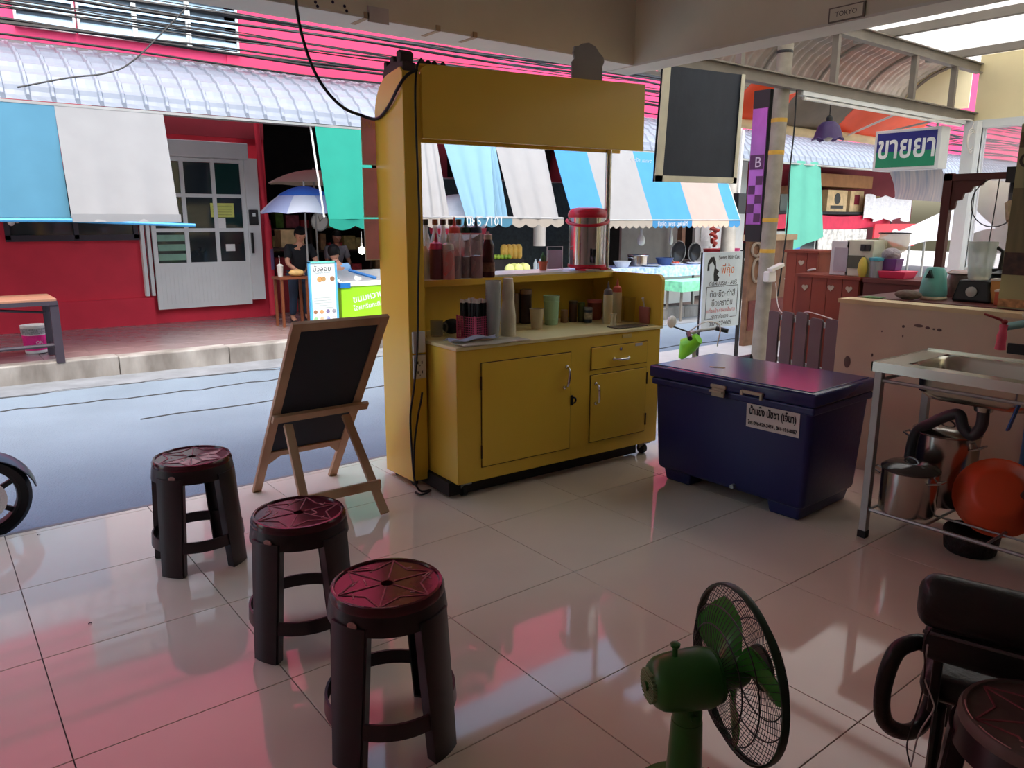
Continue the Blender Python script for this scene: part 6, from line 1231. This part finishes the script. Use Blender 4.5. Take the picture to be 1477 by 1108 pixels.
for xx, r, c_ in ((x0+.13,.034,(206,150,90)),(x0+.18,.028,(176,140,90)),(x1-.06,.03,(150,110,80))): ob('food_picture', MB().lathe([(r,0),(r,.003),(1e-5,.003)],(0,0,0),16).xf(Matrix.Translation((xx,8.45,zt-.20)) @ Matrix.Rotation(pi/2,4,'X')), mat('foodb_%d'%int(r*1000), srgb(*c_), .5, var=.3, scale=60), t)
for k in range(5): ob('menu_line', MB().box(x0+.05,8.448,zf+.31+k*.03,x1-.06-.03*(k%2),8.45,zf+.318+k*.03), mat('menu_grey', srgb(170,184,184), .5), t)
zf2 = z0+.016; fx0, fx1, fy = 4.03, 4.95, 8.52
t = thing('chest_freezer', 'lime green chest freezer with sliding glass lids and white lettering', 'freezer', (4.5,8.9,zf2))
ob('cabinet', MB().box(fx0,fy,zf2+.03,fx1,fy+.32,.60), mat('lime_panel', srgb(150,214,40), .35, var=.05), t, bevel=.01); ob('rim', MB().prism([(fy-.01,.60),(fy-.01,.64),(fy+.33,.77),(fy+.33,.60)], lambda p,q,t_:(t_,p,q), fx0-.01,fx1+.01), mat('freezer_white', srgb(226,228,224), .35), t)
ob('glass_lid', MB().prism([(fy+.03,.655),(fy+.30,.765),(fy+.30,.775),(fy+.03,.665)], lambda p,q,t_:(t_,p,q), fx0+.03,fx1-.03), mat('lid_glass', srgb(150,156,160), .1), t); ob('lid_handle', MB().tube([(fx0+.25,fy+.28,.775),(fx0+.35,fy+.17,.735),(fx0+.5,fy+.04,.68)],.02,8), mat('freezer_blue', srgb(30,110,180), .4), t)
ob('corner_cap', MB().box(fx0-.014,fy-.014,.585,fx0+.12,fy+.1,.645), mat('freezer_blue', srgb(30,110,180), .4), t)
text('lettering','ขนมหวาน',(fx0+.36,fy-.001,.46),(1,0,.15),(-.15,0,1),M_white,t,width=.42,bold=.02); text('lettering','ไอศกรีมกะทิสด',(fx0+.38,fy-.001,.36),(1,0,.12),(-.12,0,1),M_white,t,width=.46,bold=.02)
for xx, r in ((fx0+.08,.09),(fx0+.36,.06),(fx0+.45,.08),(fx0+.55,.06)): ob('cloud_print', MB().lathe([(r,0),(r,.002),(1e-5,.002)],(0,0,0),18,1,.6).xf(Matrix.Translation((xx,fy,zf2+.06)) @ Matrix.Rotation(pi/2,4,'X')), M_white, t)
t = thing('hanging_bulb', 'lit bulb on a cord beside the sea green awning', 'lamp', (4.36,8.9,1.0)); p = PY(522,362,8.9)
ob('cord', MB().tube([(p.x,8.9,1.25),(p.x,8.9,1.09)],.005,6), M_plug, t); ob('socket', MB().cyl((p.x,8.9,1.05),(p.x,8.9,1.10),.014,n=10), M_plug, t); ob('bulb', MB().sph((p.x,8.9,1.01),.045,14,9,sz=1.1), mat('lit_bulb', srgb(255,250,235), .4, emit=4.0), t, smooth=True)
p = PY(460,320,10.6); t = thing('wall_clock', 'round white clock hanging under the parasol edge', 'clock', (p.x,10.6,p.z-.13)); ob('clock_face', MB().lathe([(.12,0),(.125,.02),(1e-5,.02)],(0,0,0),24).xf(Matrix.Translation((p.x,10.6,p.z)) @ Matrix.Rotation(pi/2,4,'X')), M_plug, t); ob('clock_rim', MB().tube([(p.x+.125*cos(2*pi*i/24),10.58,p.z+.125*sin(2*pi*i/24)) for i in range(24)],.01,6,closed=True), M_galv, t)
ob('clock_hand', MB().bar((p.x,10.572,p.z),(p.x+.05,10.572,p.z+.05),.006,.004).bar((p.x,10.572,p.z),(p.x-.02,10.572,p.z+.09),.005,.004), M_blk, t)
# shelf of boxes and packets inside the open shopfront
sf = thing('stock_shelf', 'dark shelving inside the open shopfront', 'shelf', (5.4,12.5,.0)); M_shf = mat('shelf_dark', srgb(70,52,48), .7)
for z in (.45,.85,1.22,1.6): ob('shelf_board', MB().box(4.2,12.3,z,7.6,12.7,z+.03), M_shf, sf)
for x in (4.2,5.3,6.4,7.56): ob('shelf_post', MB().box(x,12.3,gz(5)+.156,x+.04,12.7,2.0), M_shf, sf)
rg = random.Random(11)
for z in (.48,.88,1.25):
    x = 4.3
    while x < 7.4:
        w_, h_ = rg.uniform(.10,.24), rg.uniform(.12,.30); c_ = rg.choice([(206,186,120),(196,60,70),(120,170,80),(226,206,196),(200,110,130),(96,120,160),(180,140,100)])
        nm = {(206,186,120):'straw yellow',(196,60,70):'red',(120,170,80):'leaf green',(226,206,196):'pale',(200,110,130):'rose',(96,120,160):'slate blue',(180,140,100):'cardboard brown'}[c_]
        if abs(x-5.3) > .12 and abs(x-6.4) > .12: one('stock_packet', '%s packet standing on the %s shelf of the open shopfront' % (nm,{.48:'lowest',.88:'middle',1.25:'upper'}[z]), 'packet', MB().box(x,12.32,z+.001,x+w_,12.5,z+h_), mat('packet_%d_%d_%d'%c_, srgb(*c_), .6, var=.3, scale=14), 'packets on the shopfront shelves', bevel=.006)
        x += w_+rg.uniform(.01,.08)
for k, (px, py, s) in enumerate(((410,340,.30),(402,380,.26))):
    p = PY(px,py,10.9); one('carton', ['printed cardboard carton hanging high beside the red pipe','red carton standing beside the red pipe'][k], 'carton', MB().box(p.x-.05,10.9,(p.z-.17) if k==0 else gz(4)+.156,p.x+s,11.15,p.z+.08), mat(['carton_tan','carton_red'][k], srgb(*[(206,176,130),(150,36,44)][k]), .7, var=.2, scale=8), bevel=.004)
one('ledge_shelf', 'dark shelf board under the printed carton', 'shelf', MB().box(3.93,10.85,PY(410,340,10.9).z-.21,4.6,11.2,PY(410,340,10.9).z-.17), M_shf)
# ================================================================== COOKING STALLS behind the kiosk opening and further along
zs = gz(9)+.171
t = thing('cooking_table', 'long stall table covered with blue patterned cloth', 'table', (8.6,8.5,zs))
ob('table_top', MB().box(6.0,8.15,.62,10.35,8.85,.66), M_white, t)
for x in (6.1,7.6,9.1,10.25):
    for y in (8.2,8.8): ob('leg', MB().bar((x,y,gz(x)+.171),(x,y,.62),.035,.035), M_galv, t)
M_bcl = mat('blue_pattern_cloth', srgb(110,150,220), .7, var=.3, scale=16, col2=srgb(206,220,240))
one('tablecloth', 'blue and white patterned cloth draped over the cooking table', 'tablecloth', MB().box(5.98,8.13,.661,10.37,8.87,.668).box(5.98,8.125,.50,10.37,8.135,.668).box(10.365,8.13,.50,10.375,8.87,.668), M_bcl)
one('stall_screen', 'white board closing the front of the cooking stall', 'board', MB().box(8.7,8.20,gz(9)+.171+.05,10.2,8.215,.5), M_white)
def lath(name, lab, cat, px, py, y, prof, m, z=None, n=22, dx=0):
    p = PY(px,py,y); return one(name, lab, cat, MB().lathe(prof,(p.x+dx,y,.669 if z is None else z),n), m, smooth=True)
p = PY(920,380,8.5); t = thing('steamer_pot', 'large shiny steamer pot with side handles on the blue cloth', 'pot', (p.x,8.5,.669))
ob('pot_body', MB().lathe([(.15,0),(.16,.01),(.16,.16),(.17,.165),(.16,.17),(1e-5,.17)],(p.x,8.5,.669),26), M_pot, t, smooth=True); ob('pot_rim', MB().tube([(p.x+.17*cos(2*pi*i/26),8.5+.17*sin(2*pi*i/26),.84) for i in range(26)],.008,6,closed=True), M_steel, t)
for s in (-1,1): ob('side_handle', MB().tube([(p.x+s*.16,8.46,.80),(p.x+s*.20,8.46,.81),(p.x+s*.20,8.54,.81),(p.x+s*.16,8.54,.80)],.007,6), M_steel, t)
for k, (px, y, r, h_, c_, lab) in enumerate(((897,8.35,.14,.10,(210,210,206),'wide enamel bowl at the near end of the blue cloth'),(958,8.40,.15,.12,(60,84,130),'navy blue enamel basin on the blue cloth'),(975,8.30,.13,.03,(226,226,224),'flat white plate of red sausages on the blue cloth'),(940,8.25,.16,.025,(190,200,214),'flat steel tray on the blue cloth'),(1000,8.30,.12,.03,(220,224,226),'white oval dish at the sign end of the blue cloth'))):
    lath('serving_bowl', lab, 'bowl', px, 385, y, [(r*.6,0),(r*.65,.004),(r,h_),(r*.97,h_),(r*.6,.01),(1e-5,.01)], mat('bowl_%d'%k, srgb(*c_), .35))
p = PY(975,385,8.30); rg = random.Random(2)
for k in range(9): one('sausage', 'small red sausage heaped on the white plate', 'sausage', MB().tube([(p.x+rg.uniform(-.08,.05),8.30+rg.uniform(-.06,.06),.695+.012*(k//5)),(p.x+rg.uniform(-.05,.08),8.30+rg.uniform(-.06,.06),.70+.012*(k//5))],[.012,.012],8), mat('sausage_red', srgb(186,70,50), .4), 'sausages on the white plate', smooth=True)
for k, (px, py) in enumerate(((975,368),(998,380))):
    p = PY(px,py,8.7); t = thing('hanging_wok', ['black wok leaning upright behind the navy basin','black wok leaning at the table end'][k], 'wok', (p.x,8.7,.669)); r = .19 if k == 0 else .17
    ob('wok_bowl', MB().lathe([(1e-5,0),(r*.5,.015),(r*.85,.05),(r,.085),(r*.97,.088),(r*.8,.055),(1e-5,.01)],(0,0,0),24).xf(Matrix.Translation((p.x,8.74,.669+r)) @ Matrix.Rotation(radians(98),4,'X')), mat('wok_black', srgb(50,50,52), .35, .5), t, smooth=True); ob('wok_rim', MB().tube([(p.x+r*cos(2*pi*i/24),8.655,.669+r+r*sin(2*pi*i/24)) for i in range(24)],.008,6,closed=True), M_galv, t)
for k, px in enumerate((925,968)):
    p = PY(px,340,8.4); t = thing('hanging_bulb', ['large white bulb hanging over the steamer pot','small white bulb hanging over the navy basin'][k], 'lamp', (p.x,8.4,1.0)); r = .06 if k == 0 else .035
    ob('cord', MB().tube([(p.x,8.52,2.43),(p.x,8.4,1.24)],.005,6), M_plug, t); ob('socket', MB().cyl((p.x,8.4,1.15),(p.x,8.4,1.25),.02,n=10), M_plug, t); ob('bulb', MB().lathe([(.018,.15),(r,.08),(r,.0),(r*.6,-.03),(1e-5,-.035)],(p.x,8.4,1.03),14), M_plug, t, smooth=True)
one('wall_panel', 'grey painted board behind the cooking stall', 'board', MB().box(9.95,9.6,gz(10)+.171,11.5,9.65,2.2), mat('stall_grey', srgb(176,172,162), .7, var=.08))
one('timber_post', 'brown timber post at the end of the cooking stall', 'post', MB().box(11.1,9.2,gz(11)+.171,11.2,9.3,2.4), mat('post_brown', srgb(150,110,86), .7, var=.2))
for k,(px,c_,lab) in enumerate(((1030,(186,44,60),'red plastic crate on the stall end stand'),(1052,(226,70,130),'pink round tub on the stall end stand'))):
    p = PY(px,358,8.8); t = thing('plastic_tub', lab, 'tub', (p.x,8.8,.70)); ob('tub_body', MB().lathe([(.14,0),(.17,.02),(.19,.17),(.20,.18),(.17,.17),(1e-5,.16)],(p.x,8.8,.70),20), mat('tub_%d'%k, srgb(*c_), .4), t, smooth=True)
one('end_stand', 'low grey stand under the red and pink tubs', 'stand', MB().box(10.75,8.6,.66,12.2,9.05,.70).box(10.8,8.65,gz(11)+.16,10.86,8.71,.66).box(12.1,8.65,gz(12)+.16,12.16,8.71,.66).box(10.8,8.95,gz(11)+.16,10.86,9.01,.66).box(12.1,8.95,gz(12)+.16,12.16,9.01,.66), M_galv)
p = PY(1030,340,9.0); one('beaded_garland', 'red and white strings of packets hanging above the tubs', 'garland', MB().tube([(p.x+.12*sin(i*1.9),9.0+.03*cos(i*2.3),1.45-.035*i) for i in range(16)],.035,6), mat('garland_red', srgb(170,70,60), .6, var=.5, scale=24))
# green covered side table
t = thing('side_table', 'small table with mint green cloth in front of the cooking stall', 'table', (10.1,7.9,gz(10))); ob('table_top', MB().box(9.35,7.7,.42,10.3,8.08,.45), M_white, t); ob('green_cloth', MB().box(9.33,7.68,.45,10.32,8.1,.456).box(9.33,7.675,.30,10.32,7.685,.456).box(9.325,7.68,.30,9.335,8.1,.456), mat('mint_cloth', srgb(130,214,170), .7, var=.25, scale=14), t)
for x in (9.4,10.25):
    for y in (7.74,8.02): ob('leg', MB().bar((x,y,gz(x)+(.0 if y<8 else .171)),(x,y,.42),.03,.03), M_bmst, t)
# fruit display on the table seen over the kiosk shelf
rg = random.Random(9); p0 = PY(745,388,8.3)
one('ice_tray', 'pale tray carrying the coconuts', 'tray', MB().box(p0.x-.28,8.14,.669,p0.x+.32,8.46,.685), M_plug)
for k,(dx,dy) in enumerate(((-.16,-.05),(-.02,-.07),(.12,-.05),(.02,.08),(.18,.08))): one('young_coconut', 'trimmed pale green young coconut in the tray', 'coconut', MB().lathe([(.05,0),(.07,.03),(.068,.07),(.04,.11),(1e-5,.125)],(p0.x+dx,8.3+dy,.686),14), mat('coconut', srgb(206,214,130), .6, var=.15, scale=10), 'young coconuts in the tray', smooth=True)
one('crate_stand', 'dark stepped stand behind the coconuts', 'stand', MB().box(p0.x-.32,8.5,.669,p0.x+.30,8.75,.85), M_dark)
for k in range(16): one('lime', 'green lime piled on the dark stand', 'lime', MB().sph((p0.x-.26+.065*(k%6),8.55+.065*((k//6)%3),.885),.033,10,7), mat('lime', srgb(150,180,60), .4, var=.15), 'limes piled on the stand', smooth=True)
for k in range(4): one('corn_bag', 'bag of yellow corn standing on the dark stand', 'bag', MB().lathe([(.04,0),(.055,.03),(.055,.16),(.03,.20),(1e-5,.205)],(p0.x+.03+.085*k,8.62,.851),12), mat('corn_yellow', srgb(232,186,84), .5, var=.25, scale=16), 'corn bags on the stand', smooth=True)
for k in range(3): one('water_bottle', 'small clear water bottle beside the coconuts', 'bottle', MB().lathe([(.03,0),(.03,.12),(.012,.16),(.012,.185)],(p0.x+.38+.08*k,8.35,.669),10), mat('pet_clear', srgb(206,216,220), .1, alpha=.5), 'water bottles on the cooking table', smooth=True)
t = thing('net_screen', 'dark net curtain on posts closing the back of the fruit stall', 'screen', (7.2,9.48,zs))
for x in (5.58,8.82): ob('screen_post', MB().cyl((x,9.48,gz(x)+.156),(x,9.48,2.0),.02,n=8), M_galv, t)
ob('screen_rail', MB().cyl((5.58,9.48,1.97),(8.82,9.48,1.97),.015,n=8), M_galv, t)
ob('net', MB().grid(lambda u,v: (5.6+3.2*u, 9.48+.03*sin(20*u), 1.96-1.6*v), 24, 8, .005), mat('net_black', srgb(48,56,58), .9, var=.3, scale=20), t, smooth=True)
p = PY(660,290,8.9); t = thing('white_dome', 'big white dome tent half hidden behind the torn awning', 'tent', (p.x,8.9,zs)); ob('dome', MB().sph((p.x,8.9,1.42),.42,20,12,sz=.75), mat('dome_white', srgb(226,230,240), .6), t, smooth=True); ob('dome_band', MB().lathe([(.38,-.22),(.40,-.14)],(p.x,8.9,1.42),20), mat('band_red', srgb(170,30,54), .6), t); ob('dome_post', MB().cyl((p.x,8.9,gz(5)+.17),(p.x,8.9,1.2),.03,n=10), M_galv, t)
p = PY(760,350,8.8); t = thing('foam_dispenser', 'white cylindrical cup dispenser hanging under the torn awning', 'dispenser', (PY(778,345,8.7).x,8.62,1.0)); xx = PY(778,345,8.62).x; ob('dispenser_body', MB().cyl((xx,8.62,1.02),(xx,8.62,1.36),.09,n=18), M_plug, t, smooth=True); ob('hook', MB().tube([(xx,8.62,1.36),(xx,8.59,2.43)],.005,6), M_galv, t)
one('shop_banner', 'long dark red lettered board above the fruit stall', 'banner', MB().box(5.2,10.39,1.75,8.9,10.45,2.05), M_redd)
# ================================================================== further along the street
one('white_shutter', 'white metal shutter wall beyond the striped awning', 'shutter', MB().box(11.6,9.3,gz(12)+.17,13.1,9.36,2.75), mat('shutter_white', srgb(214,214,210), .5, var=.06, scale=6, stretch=(12,1,1)))
one('utility_pole', 'slim grey concrete utility pole in front of the white shutter', 'pole', MB().tube([(11.45,8.45,gz(11)+.17),(11.5,8.45,6.5)],[.13,.10],16), M_conc, smooth=True)
t = thing('meter_box', 'dark meter box fixed on the utility pole', 'meter', (11.47,8.28,1.5)); ob('box_case', MB().box(11.38,8.22,1.5,11.60,8.34,1.85), M_blk, t, bevel=.01); ob('box_conduit', MB().cyl((11.47,8.29,1.85),(11.49,8.29,2.9),.02,n=8), M_plug, t)
for k in range(4): one('posted_notice', 'white paper notice pasted on the white shutter', 'notice', MB().box(11.75+.3*(k%2),9.28,.55+.45*(k//2),11.98+.3*(k%2),9.298,.9+.45*(k//2)), mat('notice_paper', srgb(226,226,224), .7, var=.12, scale=20), 'notices on the white shutter')
def curtain(lab, xa, xb, m, zb0, zb1): return one('cloth_curtain', lab, 'curtain', MB().grid(lambda u,v: (xa+(xb-xa)*u-(.72-.28*u)*v, 8.5-.45*v+.02*sin(14*u), 2.5*(1-v)+(zb0+(zb1-zb0)*u)*v), 16, 10, .005), m, smooth=True)
M_teal = fabric('fabric_teal',(84,160,140)); curtain('wide sea green curtain hanging from the canopy beyond the grey pole',13.3,14.35,M_teal,.80,1.08); curtain('short sea green curtain behind the purple sign',12.2,12.6,M_teal,1.05,.95)
t = thing('carved_board', 'brown carved wooden display board behind the grey pole', 'board', (8.9,5.6,gz(9))); M_cw = mat('carved_wood', srgb(120,84,60), .7, var=.3, scale=8)
ya = 5.6; a, b = PY(1082,345,ya), PY(1135,470,ya); ob('panel', MB().box(a.x,ya,gz(9)+.012,b.x,ya+.06,a.z), M_cw, t); ob('header', MB().box(a.x-.03,ya-.03,a.z-.02,b.x+.03,ya+.09,a.z+.05), mat('board_cream', srgb(190,164,130), .7), t)
for (px, py, rx, rz_) in ((1090,360,.09,.08),(1090,390,.08,.14),(1098,400,.06,.14),(1105,362,.05,.05)):
    p = PY(px,py,ya); ob('carving', MB().tube([(p.x+rx*cos(2*pi*i/20),ya-.012,p.z+rz_*sin(2*pi*i/20)) for i in range(20)],.018,6,closed=True), mat('carving_grey', srgb(150,134,116), .7), t)
ob('lower_panel', MB().box(a.x+.05,ya-.015,.05,b.x-.1,ya,.42), mat('panel_red', srgb(104,46,40), .7, var=.3, scale=12), t)
# far shop with cartons
one('wall_cabinet', 'maroon shop front board with stacked cartons beyond the sea green curtain', 'board', MB().box(14.4,10.2,.9,22,10.3,2.8), M_redd)
one('carton_shelf', 'long dark shelf carrying the cartons', 'shelf', MB().box(14.4,9.5,1.52,19.5,10.2,1.58).box(14.4,9.5,gz(15)+.16,14.5,9.6,1.52).box(19.4,9.5,gz(19)+.16,19.5,9.6,1.52), M_dark)
M_ct = mat('carton_tan', srgb(206,176,130), .7, var=.2, scale=8)
for k,(x,w_,h_,rz_,lab) in enumerate(((14.75,.5,.35,0,'small dark printed carton at the curtain end of the long shelf'),(15.5,.75,.55,.15,'tilted tan carton with a round stamp on the long shelf'),(16.6,.85,.48,0,'wide tan carton with a round stamp on the long shelf'),(17.6,.6,.48,0,'tan carton with square stamp on the long shelf'),(18.4,.6,.38,-.1,'plain tan carton at the far end of the long shelf'))):
    t = thing('carton', lab, 'carton', (x+w_/2,9.85,1.58),rz_*.4); ob('carton_box', MB().box(x,9.6,1.585,x+w_,10.1,1.585+h_), M_ct if k else mat('carton_dark', srgb(90,96,90), .7), t)
    if k in (1,2): ob('stamp', MB().lathe([(.13,0),(.13,.004),(1e-5,.004)],(0,0,0),18).xf(Matrix.Translation((x+w_/2,9.6,1.585+h_*.6)) @ Matrix.Rotation(pi/2,4,'X')), M_blk, t); ob('print_line', MB().box(x+.15,9.595,1.65,x+w_-.15,9.6,1.72), M_blk, t)
    if k == 3: ob('stamp', MB().box(x+.18,9.595,1.75,x+.42,9.6,1.98), M_redd, t)
one('long_carton', 'long flat brown carton lying on top of the stacked cartons', 'carton', MB().box(16.2,9.62,2.135 if 0 else 2.14,18.6,10.1,2.42), mat('carton_brown', srgb(160,112,70), .7, var=.15))
one('red_banner', 'bright red banner cloth along the front of the long shelf', 'banner', MB().grid(lambda u,v: (14.5+4.9*u,9.48+.02*sin(15*u),1.50-.30*v+.03*sin(9*u)), 24, 3, .004), mat('banner_red', srgb(206,36,70), .6), smooth=True)
t = thing('display_case', 'grey glazed display case below the red banner', 'case', (15.2,9.5,gz(15)+.16)); ob('case_body', MB().box(14.4,9.45,gz(15)+.16,16.0,9.9,1.16), M_galv, t); ob('case_glass', MB().box(14.46,9.44,.55,15.94,9.45,1.06), M_glassd, t); ob('case_item', MB().box(14.9,9.42,.60,15.35,9.44,.95), mat('case_blue', srgb(50,120,190), .5), t)
one('menu_wall', 'pale wall sheet covered with hand-drawn menu scribbles', 'poster', MB().box(16.1,9.44,.5,18.2,9.47,1.18), mat('scribble', srgb(206,200,190), .7, var=.5, scale=9))
t = thing('red_sign', 'red and white sign with a round emblem beyond the menu sheet', 'sign', (19.2,9.3,.6)); ob('sign_panel', MB().box(18.3,9.3,.75,20.4,9.34,1.30), mat('sign_red', srgb(220,52,66), .5), t); ob('emblem_ring', MB().tube([(19.3+.2*cos(pi*i/16),9.29,.95+.2*sin(pi*i/16)) for i in range(17)],.03,6), M_white, t); ob('emblem_core', MB().lathe([(.12,0),(.12,.01),(1e-5,.01)],(0,0,0),18).xf(Matrix.Translation((19.3,9.3,1.0)) @ Matrix.Rotation(pi/2,4,'X')), M_white, t); ob('sign_post', MB().cyl((18.5,9.32,gz(18)+.16),(18.5,9.32,.75),.03,n=8).cyl((20.2,9.32,gz(20)+.16),(20.2,9.32,.75),.03,n=8), M_galv, t)
one('bag_rack', 'white plastic bags hanging in a bunch above the red sign', 'bag', MB().grid(lambda u,v: (17.9+2.2*u,9.4+.06*sin(30*u),1.95-.55*v+.05*sin(18*u)), 30, 5, .006), mat('bag_white', srgb(226,222,224), .4, var=.15, scale=20), smooth=True)
# ================================================================== hairdresser's standing sign
YH = 4.75; q = [PY(*p,YH) for p in ((1017,362),(1074,364),(1066,476),(1010,468))]
x0, x1, zt, zb = 6.085, 6.70, 1.09, .33; zg = gz(6.5)+.012
HSN = thing('standing_sign', 'white hand-lettered hairdressing sign board on a thin black stand', 'sign', (6.4,YH,zg))
ob('sign_board', MB().box(x0,YH,zb,x1,YH+.02,zt), mat('sign_paper', srgb(214,228,234), .5, var=.03), HSN)
ob('stand_pole', MB().box(x1,YH+.0,zg,x1+.03,YH+.03,zt+.01), M_blk, HSN); ob('stand_pole', MB().box(x0-.0,YH+.022,zg,x0+.02,YH+.042,zt), M_blk, HSN); ob('stand_foot', MB().box(x0,YH-.2,zg,x0+.03,YH+.2,zg+.025).box(x1,YH-.2,zg,x1+.03,YH+.2,zg+.025), M_blk, HSN)
def hl(s, cx, cz, w_, m=M_ink, h_=None): text('lettering', s, (x0+(x1-x0)*cx,YH-.001,zb+(zt-zb)*cz), (1,0,0), (0,0,1), m, HSN, width=w_*(x1-x0), height=h_)
M_orx = mat('sign_orange', srgb(226,120,60), .5); M_rdx = mat('sign_redink', srgb(220,90,90), .5)
hl('Sweet Hair Cut',.64,.93,.55); hl('พี่กุ้ง',.62,.76,.34,M_orx,.13); hl('ตัดผมบุรุษ - สตรี',.52,.59,.72); hl('ตัด·ยืด·ทำสี',.52,.46,.66,h_=.07); hl('ยืดเคราติน',.52,.34,.54,h_=.07); hl('แต่งหน้า ทำผมเจ้าสาว',.5,.24,.74,M_rdx); hl('ราคากันเอง',.48,.155,.44); hl('087 6274669',.5,.06,.6,h_=.045)
fr = [(x0+.06,zb+.10),(x0+.06,zb+.42),(x1-.05,zb+.42),(x1-.05,zb+.10)]; ob('border_line', MB().tube([(x0+.15,YH-.002,zb+.10)]+[(x,YH-.002,z) for x,z in fr]+[(x1-.15,YH-.002,zb+.10)],.003,4), M_ink, HSN)
hx, hz = x0+.12, zt-.16
ob('drawn_hair', MB().prism([(hx-.02,hz+.11),(hx+.03,hz+.115),(hx+.06,hz+.07),(hx+.07,hz+.0),(hx+.12,hz-.03),(hx+.09,hz-.06),(hx+.13,hz-.09),(hx+.10,hz-.13),(hx+.05,hz-.13),(hx+.04,hz-.06),(hx+.05,hz+.02),(hx+.01,hz+.07),(hx-.04,hz+.04),(hx-.035,hz-.02),(hx-.065,hz-.02),(hx-.06,hz+.06)], lambda p,q_,t_:(p,t_,q_), YH-.003,YH), M_ink, HSN)
# child's bike behind the ice chest
TB = thing('toy_bike', "child's lime green and white bike parked between kiosk and ice chest", 'bike', (4.30,3.35,gz(4.3)))
M_lime = mat('toy_lime', srgb(120,206,40), .35); bz = gz(4.3)+.012
for (x,y) in ((4.42,3.62),(4.62,3.08)):
    dv_ = Vector((.20,-.54,0)).normalized(); w_ = MB().tube([Vector((x,y,bz+.13))+dv_*.118*cos(2*pi*i/28)+Vector((0,0,.118*sin(2*pi*i/28))) for i in range(28)],.013,8,closed=True); wo = ob('tyre', w_, M_rub, TB, smooth=True)
    for k in range(6): ob('spoke', MB().bar((x,y,bz+.13),Vector((x,y,bz+.13))+dv_*.11*cos(k*pi/3)+Vector((0,0,.11*sin(k*pi/3))),.008,.008), M_plug, wo)
ob('frame', MB().tube([(4.42,3.62,bz+.13),(4.45,3.50,.42),(4.52,3.35,.30),(4.62,3.08,bz+.13)],.02,8), M_lime, TB, smooth=True); ob('front_cowl', MB().tube([(4.40,3.60,.40),(4.41,3.55,.50),(4.43,3.47,.56)],[.02,.07,.04],10), M_lime, TB, smooth=True)
ob('saddle', MB().tube([(4.54,3.28,.40),(4.60,3.13,.42)],[.03,.055],10), M_blk, TB, smooth=True); ob('seat_post', MB().cyl((4.53,3.33,.28),(4.56,3.22,.40),.014,n=8), M_galv, TB)
ob('handlebar', MB().tube([(4.25,3.42,.62),(4.36,3.50,.60),(4.52,3.54,.60),(4.64,3.48,.615)],.011,8), M_galv, TB, smooth=True); ob('grip', MB().cyl((4.25,3.42,.62),(4.17,3.34,.60),.017,n=10), M_blk, TB); ob('grip', MB().cyl((4.64,3.48,.615),(4.68,3.40,.60),.017,n=10), M_blk, TB)
mm = ob('mirror', MB().sph((4.22,3.55,.69),.045,14,9,sy=.5), M_plug, TB, smooth=True); ob('mirror_stem', MB().cyl((4.30,3.46,.62),(4.22,3.55,.66),.006,n=6), M_blk, mm)
ob('stem', MB().cyl((4.44,3.51,.40),(4.44,3.52,.61),.015,n=8), M_galv, TB); ob('brake_cable', MB().tube(smoothpath([(4.30,3.46,.62),(4.40,3.40,.69),(4.52,3.36,.66),(4.56,3.40,.50)],5),.005,6), M_plug, TB)
